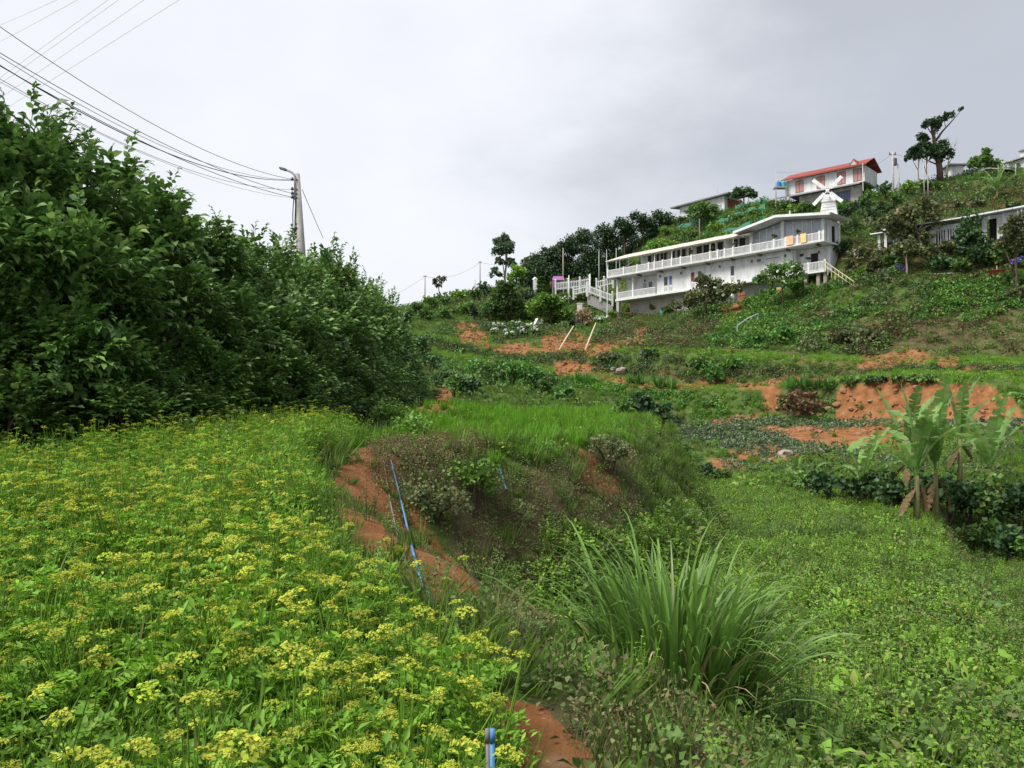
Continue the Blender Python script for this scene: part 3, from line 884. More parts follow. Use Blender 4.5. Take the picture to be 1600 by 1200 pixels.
def p_terrace(X, Y, Z, px, py):
    de, dh = near_zone(X, Y)
    so = look(SOIL, px, py)
    in_fl = sdist(X, Y, FLOWER_EDGE) < 0
    return ((de < 0.5) & (dh > -0.5) & ~in_fl & (Y > 8)) * (1 - so * 0.95) * (fbm(X, Y, 3, 2) > -0.25) * (1 - 0.6 * look(DRY, px, py))
strew('terrace_grass', BRIGHT + WEED[3:], 14000, 9, 48, 430, 1100, p_terrace, (0.45, 0.85), 'short bright green grass on the upper terrace', 'grass', 41)
def p_bank(X, Y, Z, px, py):
    de, dh = near_zone(X, Y)
    so = look(SOIL, px, py)
    w_ = np.interp(Y, [0, 5, 9, 12, 18, 30], [2.0, 2.2, 2.6, 2.8, 2.8, 3.0])
    return (~((Y < 4.3) & (X > -0.2) & (X < 0.3 + 0.12 * fbm(X, Y, 0.5, 2)))) * ((sdist(X, Y, FLOWER_EDGE) > 0.05) & ((de > -0.25) | (Y < 12)) & (de < w_ + 0.6)) * (1 - so * 0.94)
strew('bank_weeds', WEED + GRASS, 36000, 2.0, 45, 500, 1250, lambda *a: p_bank(*a) * (1 - 0.75 * look(DRY, a[3], a[4])) * 0.55, (0.45, 0.85), 'tangled green weeds on the bank round the gully', 'weeds', 42, 0.4)
strew('bank_dry_growth', DRYW, 60000, 2.0, 45, 500, 1250, lambda *a: p_bank(*a) * np.clip(look(DRY, a[3], a[4]) * 1.3, 0.0, 1) * 0.9, (0.4, 0.8), 'dry brown and olive growth on the bank of the gully', 'weeds', 43, 0.4, weights=[0.12, 0.36, 0.12, 0.4])
strew('russet_growth', DRYW[2:3] + DRYW[1:2], 5000, 8, 18, 560, 800, lambda X, Y, Z, px, py: 0.9 * ((px > 585) & (px < 765) & (py > 675) & (py < 765)), (0.4, 0.7), 'reddish brown withered growth along the lip of the gully', 'weeds', 44, 0.4)
def p_field(X, Y, Z, px, py):
    de, dh = near_zone(X, Y)
    df = sdist(X, Y, FIELD_END)
    return ((de > 1.6) & (df < 0.4)) * (1 - 0.9 * look(SOIL, px, py))
strew('lower_field', FIELD, 54000, 3.0, 50, 780, 1820, lambda *a: p_field(*a) * np.where(fbm(a[0], a[1], 3.0, 3) > -0.2, 0.95, 0.5), (0.75, 1.35), 'low leafy green crop covering the lower field', 'crop', 45, ypow=0.75)
strew('lower_field_weeds', WEED + DRYW[:2] + GRASS[:1], 6000, 3.5, 45, 780, 1650, lambda *a: p_field(*a) * (fbm(a[0] + 40, a[1], 2.0, 3) > 0.08) * 0.8, (0.8, 1.3), 'taller weeds dotted through the lower field', 'weeds', 46, ypow=0.75)
def p_right(X, Y, Z, px, py):
    return (sdist(X, Y, FIELD_END) > 0) * (1 - 0.9 * look(SOIL, px, py))
strew('lower_terrace_growth', WEED + FIELD[:2] + DRYW[1:2], 16000, 5, 45, 1350, 1850, lambda *a: p_right(*a) * 0.9, (0.7, 1.3), 'weedy growth on the terrace below the field edge', 'weeds', 47, ypow=0.8)
# the far hillside
def far_ok(X, Y, px):
    yv = np.interp(px, _L[0][0], _L[0][1])
    return (Y > yv - 6)
def tread(Y, px):
    t = np.zeros(np.shape(px), bool)
    for k in (3, 5):
        ya, yb = np.interp(px, _L[k][0], _L[k][1]), np.interp(px, _L[k + 1][0], _L[k + 1][1])
        t |= (Y > ya - 0.3) & (Y < yb + 0.2)
    return t
def p_hill(X, Y, Z, px, py):
    return far_ok(X, Y, px) * np.where(tread(Y, px), 0.12, 1.0) * (1 - np.clip(look(SOIL, px, py) * 1.4, 0, 0.98)) * (1 - 0.85 * look(CROP, px, py)) * np.where(fbm(X, Y, 7, 3) > -0.12, 1, 0.5)
strew('hillside_grass', GRASS + BRIGHT[:2] + WEED[:2], 50000, 32, 150, 560, 1760, lambda *a: p_hill(*a) * (1 - 0.6 * look(DRY, a[3], a[4])), (0.65, 1.25), 'grass and low weeds covering the terraced hillside', 'grass', 51, weights=[.16, .16, .16, .05, .05, .22, .2])
strew('hillside_dry_growth', DRYW + WEED[:1], 52000, 32, 150, 560, 1760, lambda *a: p_hill(*a) * np.clip(look(DRY, a[3], a[4]) + 0.45 * (fbm(a[0] + 77, a[1], 9, 3) > -0.03) * (a[1] > np.interp(a[3], _L[6][0], _L[6][1])), 0, 1), (0.9, 1.8), 'olive and brown dry growth on the hillside', 'weeds', 52)
strew('hillside_creepers', LUSHP, 26000, 40, 150, 560, 1680, lambda *a: p_hill(*a) * np.clip(look(LUSH, a[3], a[4]) * 0.95 * (fbm(a[0], a[1] + 50, 4, 3) > -0.12) + 0.22 * (fbm(a[0] + 13, a[1] + 50, 5, 3) > 0.08), 0, 1), (0.9, 1.7), 'broad-leaved green creepers spreading down the slope', 'creepers', 53)
strew('crop_rows', CROPP, 26000, 34, 75, 1000, 1680, lambda X, Y, Z, px, py: look(CROP, px, py) * (np.abs(((Y + 0.35 * X) / 0.55) % 1 - 0.5) < 0.3), (0.8, 1.2), 'greyish green cabbage rows on the lower terraces', 'crop', 54, ypow=1)

def edge_prob(k, half):
    def f(X, Y, Z, px, py):
        ye = np.interp(px, _L[k][0], _L[k][1])
        return (np.abs(Y - ye) < half) * ~((k == 3) & (px > 920) & (px < 1300)) * np.clip(1 - look(SOIL, px, py) * 1.2, 0, 1) * np.where(fbm(X, Y, 6, 2) > -0.2, 1, 0.2)
    return f
for k_, hw, sd_ in ((3, 0.7, 61), (5, 0.8, 62), (1, 0.5, 63), (7, 0.7, 64)):
    strew('terrace_edge_grass', BRIGHT[:2] + BRIGHT[:1] + LUSHP[3:], 26000, 38, 118, 640, 1680, edge_prob(k_, hw), (0.6, 1.0),
          {3: 'bright grass fringe along the terrace above the red cut', 5: 'bright grass fringe along the middle terrace', 1: 'bright grass fringe along the lowest terrace', 7: 'grass fringe along the foot of the hotel platform'}[k_], 'grass', sd_)
strew('soil_sprouts', WEED[:2] + GRASS[:2], 9000, 40, 120, 640, 1680, lambda X, Y, Z, px, py: (look(SOIL, px, py) > 0.3) * (fbm(X, Y, 2.5, 3) > 0.0) * 0.5, (0.5, 1.0), 'sparse weeds sprouting on the bare red earth', 'weeds', 65)
strew('gully_sprouts', WEED[:1] + DRYW[1:3] + GRASS[:1], 2500, 5, 13, 480, 820, lambda X, Y, Z, px, py: (look(SOIL, px, py) > 0.3) * (fbm(X, Y, 0.8, 3) > 0.04) * 0.4, (0.2, 0.45), 'sparse weeds on the red gully bank', 'weeds', 66)

# bigger clumps of scrub: dark, olive and fresh green patches over the slope
THICK = [clump('thick_a', 'dark_leaf', 110, 81, 0.5, 0.42, 0.13), clump('thick_b', 'olive_leaf', 110, 82, 0.5, 0.4, 0.12), clump('thick_c', 'mid_leaf', 110, 83, 0.5, 0.42, 0.13)]
strew('slope_scrub', THICK, 16000, 44, 150, 600, 1680, lambda *a: p_hill(*a) * (a[1] > np.interp(a[3], _L[6][0], _L[6][1])) * (fbm(a[0] + 60, a[1] + 20, 6, 3) > 0.07) * 0.55, (1.0, 2.2), 'patches of dark and olive scrub on the hillside', 'scrub', 67)
strew('slope_creeper_patches', [clump('patch_a', 'lush', 90, 84, 0.5, 0.36, 0.16, 'leaf'), clump('patch_b', 'light_leaf', 90, 85, 0.5, 0.36, 0.15, 'leaf')], 12000, 60, 120, 940, 1680,
      lambda *a: p_hill(*a) * (look(LUSH, a[3], a[4]) > 0.3) * (fbm(a[0] + 90, a[1] + 3, 4, 3) > 0.03) * 0.9, (0.9, 1.8), 'fresh green creeper patches below the hotel', 'creepers', 68)
def p_face(k):
    def f(X, Y, Z, px, py):
        ya, yb = np.interp(px, _L[k][0], _L[k][1]), np.interp(px, _L[k + 1][0], _L[k + 1][1])
        return ((Y > ya - 0.3) & (Y < yb - 0.5)) * (1 - np.clip(look(SOIL, px, py) * 1.3, 0, 1)) * 0.9
    return f
for k_, sd_, lb_ in ((2, 71, 'green weeds and grass on the face of the lower terrace wall'), (4, 72, 'dark weeds hanging on the face of the middle terrace wall')):
    strew('terrace_face_growth', (BRIGHT[:2] + LUSHP[:1] + WEED[3:]) if k_ == 2 else (THICK[:2] + GRASS[:1] + WEED[:1]), 34000, 48, 100, 640, 1680, p_face(k_), (0.6, 1.2), lb_, 'weeds', sd_)

# clods and small stones on the bare earth
def clod(name, mat, seed):
    rng = np.random.default_rng(seed)
    b = MB().lathe([(0.3, -0.3), (0.5, -0.05), (0.42, 0.25), (0.15, 0.42)], 6)
    V = np.array(b.v) * (1 + rng.normal(0, 0.16, (len(b.v), 1))) * (1.2, 1, 0.7)
    me = bpy.data.meshes.new(name); me.from_pydata([tuple(v) for v in V], [], b.f); me.materials.append(MATS[mat]); me.update()
    return me
CLODS = [clod('clod_a', 'rock', 1), clod('clod_b', 'earth_clod', 2), clod('clod_c', 'earth_clod', 3)]
on_soil = lambda X, Y, Z, px, py: (look(SOIL, px, py) > 0.45) * (fbm(X, Y, 2.0, 3) > -0.05) * 0.8
strew('earth_clods', CLODS, 26000, 40, 120, 640, 1680, on_soil, (0.12, 0.42), 'clods and small stones strewn over the red earth cuts', 'clods', 91, 0.6)
strew('gully_clods', CLODS, 9000, 3, 14, 480, 960, on_soil, (0.02, 0.06), 'clods of red earth on the gully bank and path', 'clods', 92, 0.6)

strew('dry_scrub', THICK[1:2] + DRYW[1:3] + [clump('scrub_d', 'russet_weed', 120, 86, 0.5, 0.4, 0.11), clump('scrub_e', 'mid_leaf', 100, 87, 0.5, 0.35, 0.12)], 30000, 44, 125, 900, 1680,
      lambda *a: p_hill(*a) * np.clip(look(DRY, a[3], a[4]) * 1.2, 0, 1) * np.where(fbm(a[0], a[1], 3, 3) > -0.05, 0.9, 0.25), (0.8, 1.7), 'brown and olive scrub on the dry parts of the slope', 'scrub', 93)
strew('field_dark_patches', [clump('fd_a', 'mid_leaf', 150, 88, 0.24, 0.26, 0.045), upright_herb('fd_b', 'weed', 89, 0.42, 9, 11, 0.05), clump('fd_c', 'dry_weed', 140, 94, 0.26, 0.22, 0.04)], 14000, 3.5, 48, 780, 1650,
      lambda *a: p_field(*a) * np.clip((fbm(a[0] + 22, a[1] + 61, 4.5, 3) - 0.04) * 9, 0, 0.9), (0.8, 1.3), 'darker patches of weeds among the field crop', 'weeds', 95, ypow=0.75)
strew('field_yellow_leaves', [clump('fy_a', 'yellowing', 70, 96, 0.22, 0.24, 0.045)], 2600, 4, 45, 800, 1650, lambda *a: p_field(*a) * (fbm(a[0] + 2, a[1] + 91, 1.6, 3) > 0.12) * 0.7, (0.6, 1.1), 'scattered yellowing plants in the lower field', 'crop', 97, ypow=0.75)

strew('terrace_turf', [tuft('turf_a', 'bright_grass', 60, 98, 0.2, 0.26, 0.7, 1.4), clump('turf_b', 'field_leaf', 70, 99, 0.3, 0.12, 0.07)], 22000, 50, 105, 620, 1680,
      lambda X, Y, Z, px, py: tread(Y, px) * (1 - np.clip(look(SOIL, px, py) * 1.4, 0, 1)) * 0.95, (0.8, 1.3), 'short bright turf on the flat ledges of the terraces', 'grass', 100)
ORD = ['leftmost', 'second', 'third', 'fourth', 'fifth', 'sixth', 'seventh', 'eighth', 'ninth', 'tenth', 'eleventh', 'twelfth', 'thirteenth', 'fourteenth', 'fifteenth', 'sixteenth', 'seventeenth', 'eighteenth', 'nineteenth', 'twentieth']
def nth(i, n):
    if i == n - 1 and n > 1: return 'rightmost'
    if i == 0: return 'leftmost'
    return (ORD[i] if i < 20 else 'twentieth' if i == 19 else 'twenty-' + ['first', 'second', 'third', 'fourth', 'fifth', 'sixth', 'seventh', 'eighth', 'ninth', 'tenth'][min(i - 20, 9)] if i < 29 else 'thirty-' + str(i)) + ' from the left'
# ------------------------------------------------------------------ the tall leafy hedge on the left
def twig_vf(seed, L0=0.5, nl=8, leaf=0.2):
    rng = np.random.default_rng(seed)
    pts = [np.array((0, 0, 0.0)), np.array((rng.normal(0, 0.03), L0 * 0.5, 0.05)), np.array((rng.normal(0, 0.05), L0, 0.02))]
    ps = [tri_tube(pts, 0.008, 0.003)]
    t = np.linspace(0.2, 1, nl)
    pos = np.array([np.interp(t, [0, 0.5, 1], [p[k] for p in pts]) for k in range(3)]).T
    a = np.arange(nl) * 2.4 + rng.uniform(0, 6)
    D = np.stack([np.cos(a) * 1.0, 0.55 + 0.5 * t, np.sin(a) * 0.5 - 0.4], 1)
    U = np.stack([np.zeros(nl), np.full(nl, 0.15), np.ones(nl)], 1) + rng.normal(0, 0.25, (nl, 3))
    ps.append(leaves(LEAF_V * (1.05, 1, 1.1), LEAF_F, pos, D, leaf * rng.uniform(0.6, 1.15, nl) * (1.1 - 0.35 * t), U))
    return cat(ps)
TWIGS = [twig_vf(70 + i) for i in range(4)]
def leafy_shrub(seed, ntw, rx=1.0, rz=1.0):
    """unit shrub, base at the origin, about 2 high: stems + crown"""
    rng = np.random.default_rng(seed)
    st, ps = MB(), []
    tips = []
    for i in range(7):
        a = rng.uniform(0, 2 * PI); s = rng.uniform(0.25, 0.85)
        e = (math.cos(a) * s * rx, math.sin(a) * s * rx, rng.uniform(1.2, 1.95) * rz)
        m = (e[0] * 0.4 + rng.normal(0, 0.06), e[1] * 0.4 + rng.normal(0, 0.06), e[2] * 0.5)
        st.tube([(e[0] * 0.12, e[1] * 0.12, -0.2), m, e], [0.035, 0.025, 0.01], 5)
        tips.append(e)
    nb = 16
    sub = []
    for i in range(nb):
        d = unit(rng, 1)[0]; d[2] = abs(d[2]) * 0.9 - 0.12
        sub.append((np.array((d[0] * 0.75 * rx, d[1] * 0.75 * rx, 1.0 * rz + d[2] * 0.85 * rz)), rng.uniform(0.32, 0.55)))
    for e in tips:
        sub.append((np.array(e), rng.uniform(0.2, 0.32)))
    per = ntw // len(sub)
    for c, r in sub:
        d = unit(rng, per)
        pos = c + d * r * (rng.random(per) ** 0.35)[:, None]
        outw = pos - np.array((0, 0, 0.9 * rz))
        outw /= np.linalg.norm(outw, axis=1, keepdims=True)
        D = outw * 0.9 + d * 0.5 + (0, 0, 0.25) + rng.normal(0, 0.25, (per, 3))
        for q in range(4):
            k = np.arange(per) % 4 == q
            M = frames(D[k]) * rng.uniform(0.75, 1.15, k.sum())[:, None, None]
            ps.append(batch(TWIGS[q][0], TWIGS[q][1], M * 0.9, pos[k] - D[k] * 0.12))
    # long young shoots standing out of the top
    for e in tips + tips[:4]:
        b = np.array(e) + rng.normal(0, 0.18, 3) * (1, 1, 0.3)
        up = np.array((rng.normal(0, 0.25), rng.normal(0, 0.25), 1.0))
        k = 4
        pos = b + up * np.linspace(0, 0.5, k)[:, None]
        D = np.tile(up, (k, 1)) + rng.normal(0, 0.35, (k, 3))
        ps.append(batch(TWIGS[0][0], TWIGS[0][1], frames(D) * np.linspace(0.9, 0.55, k)[:, None, None], pos))
    V, F = cat(ps)
    return st, (V, F)
SHRUBS = []
for i in range(5):
    st, (V, F) = leafy_shrub(300 + i, 330)
    SHRUBS.append((st, mesh_np('hedge_crown', V, F, 'hedge_leaf')))
def hedge():
    hr = random.Random(12)
    def along(s):
        pts = HEDGE[1:]
        acc = 0
        for (ax, ay), (bx, by) in zip(pts[:-1], pts[1:]):
            l = math.hypot(bx - ax, by - ay)
            if s <= acc + l:
                t = (s - acc) / l
                return ax + (bx - ax) * t, ay + (by - ay) * t, (bx - ax) / l, (by - ay) / l
            acc += l
        return bx, by, 0.0, 1.0
    first = {}
    # silhouette in the photograph: where the hedge top is at each column
    top_px = [(-300, 10), (0, 128), (100, 190), (200, 258), (300, 330), (400, 352), (500, 388), (560, 418), (610, 472), (650, 525), (700, 580)]
    rows = [(0.45, 0.3, 1.25), (1.1, 0.5, 1.3), (2.0, 0.78, 1.5), (3.1, 1.0, 1.6)]
    for ri, (d, frac, step) in enumerate(rows):
        s = 0.3 * ri
        made = []
        while s < 44:
            x, y, tx, ty = along(s)
            x, y = x - ty * d + hr.gauss(0, 0.15), y + tx * d + hr.gauss(0, 0.15)
            z = h1(x, y)
            px = CX + FPX * x / y
            pt = np.interp(px, [a for a, b in top_px], [b for a, b in top_px])
            ztop = P(px, pt, y)[2]
            hgt = max(0.9 if ri == 0 else 1.3, (ztop - z) * frac * hr.uniform(0.88, 1.08))
            hgt = min(hgt, 6.2)
            k = hr.randrange(5)
            root = empty('hedge_shrub', (x, y, z - 0.05), hr.uniform(0, 6.28))
            wsc = min(max(hgt * 0.42, 0.85), 1.35)
            root.scale = (wsc, wsc, hgt / 2.5)
            st, me = SHRUBS[k]
            if k not in first:
                first[k] = st.build('stems', 'bark', root).data
            else:
                obj_me('stems', first[k], root)
            obj_me('crown', me, root)
            made.append((px, root))
            s += step * hr.uniform(0.85, 1.15) * (0.8 + 0.02 * y)
        made = [r for _, r in sorted(made, key=lambda q: q[0])]
        for i, r in enumerate(made):
            tag(r, 'tall dark leafy shrub, %s in the %s row of the hedge' % (nth(i, len(made)), ['lowest front', 'second', 'third', 'tallest rear'][ri]), 'shrub', 'shrubs of the tall hedge')
hedge()

# ------------------------------------------------------------------ trees and bushes
def crown_vf(blobs, n, leaf, seed, sub=9, shell=0.4, V0=DIA_V, F0=DIA_F, droop=0.0, wide=1.6):
    """leaves spread through clumps that themselves sit on the blobs (x, y, z, rx, ry, rz)"""
    rng = np.random.default_rng(seed)
    B = np.array(blobs, float)
    wts = (B[:, 3] * B[:, 4] * B[:, 5]) ** (2 / 3); wts /= wts.sum()
    ps = []
    for b, w_ in zip(B, wts):
        nb = max(20, int(n * w_))
        d = unit(rng, sub); d[:, 2] = np.where(d[:, 2] < -0.4, -d[:, 2], d[:, 2])
        cen = b[:3] + d * b[3:] * rng.uniform(0.35, 0.95, (sub, 1))
        rad = b[3:].mean() * rng.uniform(0.34, 0.6, sub)
        k = rng.integers(0, sub, nb)
        e = unit(rng, nb)
        pos = cen[k] + e * (rad[k] * rng.random(nb) ** shell)[:, None] * (1, 1, 0.8)
        outw = pos - b[:3]
        D = e * 0.7 + outw / (np.linalg.norm(outw, axis=1, keepdims=True) + 1e-6) * 0.4 + rng.normal(0, 0.5, (nb, 3)) + (0, 0, -droop)
        U = e + (0, 0, 0.8) + rng.normal(0, 0.5, (nb, 3))
        ps.append(leaves(V0 * (wide, 1, 1), F0, pos - D * leaf * 0.4, D, leaf * rng.uniform(0.6, 1.35, nb), U))
    return cat(ps)
def trunk_mb(base, pts, r0, r1, limbs, rng, n=7):
    m = MB()
    k = len(pts)
    m.tube([base] + pts, [r0 + (r1 - r0) * i / k for i in range(k + 1)], n)
    for (t, e, r) in limbs:
        a = Vector(([base] + pts)[t])
        e = Vector(e)
        mid = a.lerp(e, 0.5) + Vector((rng.uniform(-.1, .1), rng.uniform(-.1, .1), 0.06)) * (e - a).length
        m.tube([a, mid, e], [r, r * 0.7, r * 0.3], 5)
    return m
def tree(name, label, cat_, base, trunk_h, blobs, n, leaf, mat, r0, seed, bark='bark', group=None, lean=(0, 0), shell=0.4, V0=DIA_V, F0=DIA_F, sub=9, droop=0.0, wide=1.6):
    """base in the world; blobs relative to it"""
    rr = random.Random(seed)
    root = empty(name, base)
    pts = [Vector((lean[0] * t + rr.uniform(-.03, .03) * trunk_h, lean[1] * t + rr.uniform(-.03, .03) * trunk_h, trunk_h * t)) for t in (0.33, 0.66, 1.0)]
    limbs = [(rr.choice([1, 2, 2, 3]), (b[0], b[1], b[2]), r0 * 0.45) for b in blobs]
    trunk_mb(Vector((0, 0, -0.3)), pts, r0, r0 * 0.45, limbs, rr).build('trunk', bark, root, True)
    V, F = crown_vf(blobs, n, leaf, seed, sub, shell, V0, F0, droop, wide)
    obj_me('crown', mesh_np('crown', V, F, mat), root)
    tag(root, label, cat_, group)
    return root
def mpx(px_len, Y):
    return px_len / FPX * Y
def blobs_px(base, Y, items):
    """blobs given as (px, py, radius px x, radius px z) at the tree's own distance"""
    o = []
    for k, (px, py, rx, rz) in enumerate(items):
        p = P(px, py, Y) - Vector(base)
        r = mpx(rx, Y) * 1.3
        o.append((p.x, p.y + (-1) ** k * r * 0.35, p.z, r, r * 0.95, mpx(rz, Y) * 1.3))
    return o
def tree_px(name, label, cat_, bpx, bpy_, Y, items, n, leaf, mat, r0, seed, **kw):
    x = P(bpx, bpy_, Y)
    base = (x.x, x.y, h1(x.x, x.y) if kw.pop('ground', True) else x.z)
    bl = blobs_px(base, Y, items)
    th = max(0.6, max(b[2] for b in bl) * 0.8)
    return tree(name, label, cat_, base, th, bl, n, leaf, mat, r0, seed, **kw)

tree_px('eucalyptus_tree', 'tall grey green tree with an open crown standing alone on the skyline', 'tree', 790, 450, 140,
        [(785, 380, 11, 9), (792, 392, 13, 9), (778, 395, 9, 10), (795, 412, 11, 7), (774, 426, 8, 8), (781, 410, 7, 6), (789, 372, 7, 6)], 3600, 0.36, 'gum_leaf', 0.25, 1, bark='pale_bark', shell=0.65, sub=12)
tree_px('young_tree', 'small thin tree with two sparse crowns beside the left skyline posts', 'tree', 686, 470, 148,
        [(681, 440, 6, 6), (692, 438, 6, 6), (686, 447, 6, 4)], 420, 0.36, 'olive_leaf', 0.12, 2, sub=6)
# dark conifers behind the hotel
con = [(856, 445, 128, [(858, 412, 16, 22), (850, 425, 14, 16), (866, 400, 12, 14)], 'second dark conifer from the left, behind the purple canopy'),
       (832, 452, 130, [(830, 422, 15, 16), (838, 412, 12, 12)], 'leftmost and lowest of the dark conifers behind the hotel'),
       (888, 440, 130, [(886, 400, 16, 24), (893, 384, 12, 12), (880, 415, 14, 16)], 'dark conifer just behind the tall bare pole near the white fence'),
       (915, 440, 128, [(918, 400, 17, 28), (912, 376, 14, 14), (924, 415, 16, 20)], 'broad dark conifer behind the gap in the white fence'),
       (948, 438, 132, [(948, 395, 17, 26), (943, 368, 14, 13), (955, 380, 13, 18)], 'dark conifer rising behind the left end of the hotel roof'),
       (975, 435, 138, [(974, 380, 17, 26), (968, 355, 13, 12), (982, 365, 13, 15)], 'tall dark conifer above the left part of the beige roof'),
       (1005, 420, 139, [(1006, 366, 18, 24), (1000, 346, 14, 11), (1014, 352, 14, 12)], 'tallest dark conifer of the group behind the hotel'),
       (1036, 400, 141, [(1036, 358, 16, 22), (1030, 343, 13, 9), (1044, 348, 12, 12)], 'rightmost dark conifer beside the green netting slope')]
for i, (bx, by, Y, it, lb) in enumerate(con):
    tree_px('conifer_tree', lb, 'tree', bx, by, Y, it + [(bx - 8, by - 14, 16, 14), (bx + 9, by - 12, 16, 13)], 5200, 0.42, 'conifer_leaf', 0.25, 20 + i, group='dark conifers behind the hotel', sub=18, shell=0.6, droop=0.1, wide=0.9)
tree_px('round_tree', 'leafy olive green tree in the garden left of the white pillar, leftmost of two', 'tree', 792, 505, 112, [(792, 472, 26, 22), (775, 482, 18, 16), (808, 478, 18, 18), (794, 454, 16, 11)], 5000, 0.34, 'mid_leaf', 0.2, 31)
tree_px('round_tree', 'bright green bushy tree below the white picket fence', 'tree', 861, 515, 111, [(860, 486, 26, 20), (842, 490, 16, 14), (878, 492, 17, 16), (860, 472, 15, 10)], 5000, 0.34, 'light_leaf', 0.2, 32)
tree_px('round_tree', 'small rounded green tree in front of the dark conifers on the skyline', 'tree', 806, 455, 126, [(806, 430, 13, 13), (796, 436, 9, 9), (815, 426, 9, 8)], 1200, 0.36, 'light_leaf', 0.18, 33)
tree_px('skyline_bush', 'yellowish bush left of the dark conifers', 'bush', 832, 440, 134, [(826, 412, 11, 9), (838, 412, 11, 8)], 800, 0.36, 'olive_leaf', 0.15, 34)
# tiered tree in the garden
def tiered_tree():
    Y = 119
    b = P(846, 458, Y); b.z = h1(b.x, b.y)
    root = empty('tiered_tree', b)
    top = mpx(52, Y)
    MB().tube([(0, 0, -0.3), (0, 0, top * 0.5), (0, 0, top)], [0.16, 0.1, 0.03], 6).build('trunk', 'bark', root)
    ps = []
    rng = np.random.default_rng(5)
    for i in range(7):
        z = top * (0.18 + 0.13 * i); r = mpx(14, Y) * (1 - 0.13 * i)
        n = 130
        a = rng.uniform(0, 2 * PI, n); q = np.sqrt(rng.random(n)) * r
        pos = np.stack([np.cos(a) * q, np.sin(a) * q, z + 0.1 * rng.normal(size=n) - q * 0.08], 1)
        D = np.stack([np.cos(a), np.sin(a), rng.normal(0, 0.15, n)], 1)
        ps.append(leaves(DIA_V, DIA_F, pos, D, rng.uniform(0.25, 0.5, n)))
    V, F = cat(ps)
    obj_me('crown', mesh_np('crown', V, F, 'mid_leaf'), root)
    tag(root, 'small tree with flat tiers of branches before the white gate pillar', 'tree')
tiered_tree()
# skyline tree on the right with its long bare arm
def skyline_tree():
    Y = 116
    b = P(1468, 285, Y); b.z = h1(b.x, b.y)
    root = empty('skyline_tree', b)
    q = lambda px, py, dy=0.0: P(px, py, Y) - b + Vector((0, dy, 0))
    m = MB()
    m.tube([q(1470, 290), q(1468, 262), q(1462, 232), q(1459, 214), q(1455, 198)], [0.5, 0.42, 0.32, 0.24, 0.12], 7)
    m.tube([q(1461, 222), q(1472, 206), q(1484, 193), q(1499, 176)], [0.2, 0.14, 0.1, 0.04], 5)
    for a, c, r in (((1459, 214), (1446, 190), .1), ((1457, 205), (1466, 186), .1), ((1462, 232), (1442, 212), .12), ((1464, 245), (1446, 236), .14), ((1466, 250), (1482, 236), .12), ((1478, 200), (1477, 184), .06), ((1466, 258), (1436, 244), .12)):
        m.tube([q(*a), (q(*a) + q(*c)) / 2 + Vector((0, 0.3, 0.15)), q(*c)], [r, r * .7, r * .3], 5)
    m.build('trunk', 'bark', root, True)
    it = [(1462, 194, 15, 9), (1450, 196, 9, 7), (1474, 186, 9, 6), (1480, 182, 7, 5), (1443, 212, 8, 5), (1498, 174, 4, 2.5), (1447, 218, 7, 6),
          (1463, 240, 17, 12), (1449, 232, 12, 10), (1474, 246, 11, 10), (1436, 240, 12, 7), (1470, 228, 10, 7), (1440, 228, 8, 6)]
    bl = []
    for k, (px, py, rx, rz) in enumerate(it):
        p = q(px, py); bl.append((p.x, p.y + (-1) ** k * 0.5, p.z, mpx(rx, Y) * 1.2, mpx(rx, Y) * 1.2, mpx(rz, Y) * 1.2))
    V, F = crown_vf(bl, 4600, 0.34, 8, 12, 0.6)
    obj_me('crown', mesh_np('crown', V, F, 'conifer_leaf'), root)
    tag(root, 'tall dark windswept tree with a long bare arm on the right skyline', 'tree')
    # its bare neighbour
    b2 = P(1478, 282, 120); b2.z = h1(b2.x, b2.y)
    r2 = empty('bare_tree', b2)
    q2 = lambda px, py: P(px, py, 120) - b2
    m = MB().tube([q2(1478, 290), q2(1480, 262), q2(1484, 240), q2(1488, 222)], [0.14, 0.1, 0.07, 0.02], 5)
    for a, c in (((1480, 262), (1494, 232)), ((1482, 250), (1474, 216)), ((1484, 240), (1496, 222)), ((1486, 232), (1480, 214)), ((1481, 256), (1490, 244))):
        e = q2(*c)
        m.tube([q2(*a), e], [0.06, 0.02], 4)
        for s in range(3):
            m.tube([e * 0.6 + q2(*a) * 0.4, e + Vector((random.uniform(-.7, .7), 0, random.uniform(0, .8)))], [0.03, 0.012], 3)
    m.build('branches', 'grey_wood', r2)
    tag(r2, 'leafless grey tree just right of the tall windswept tree', 'tree')
skyline_tree()
for i, (px, py, yb, lb) in enumerate([(1432, 236, 280, 'slim tree with a tufted crown, left neighbour of the windswept tree'), (1446, 232, 284, 'slim pale trunked tree close against the windswept tree')]):
    tree_px('slim_tree', lb, 'tree', px + 4, yb, 113 + i, [(px, py, 9, 8), (px + 8, py + 6, 8, 6), (px - 6, py + 6, 7, 5)], 900, 0.42, 'conifer_leaf', 0.13, 40 + i, bark='pale_bark', group='slim trees by the windswept tree', sub=7, shell=0.5)
tree_px('skyline_bush', 'rounded dark bush on the skyline above the cream house', 'bush', 1538, 270, 124, [(1537, 253, 15, 12), (1522, 260, 12, 8), (1552, 260, 10, 9), (1540, 244, 8, 7)], 1500, 0.4, 'mid_leaf', 0.2, 44)
tree_px('skyline_bush', 'dark round bush between the grey house and the palm', 'bush', 1163, 314, 136, [(1160, 302, 12, 9), (1170, 306, 10, 7), (1153, 305, 7, 6)], 900, 0.42, 'dark_leaf', 0.2, 45)
tree_px('garden_bush', 'large leafy bush hiding the foot of the grey house', 'bush', 1095, 340, 131, [(1095, 327, 18, 11), (1078, 333, 12, 8), (1112, 330, 12, 9)], 1500, 0.4, 'mid_leaf', 0.15, 46)
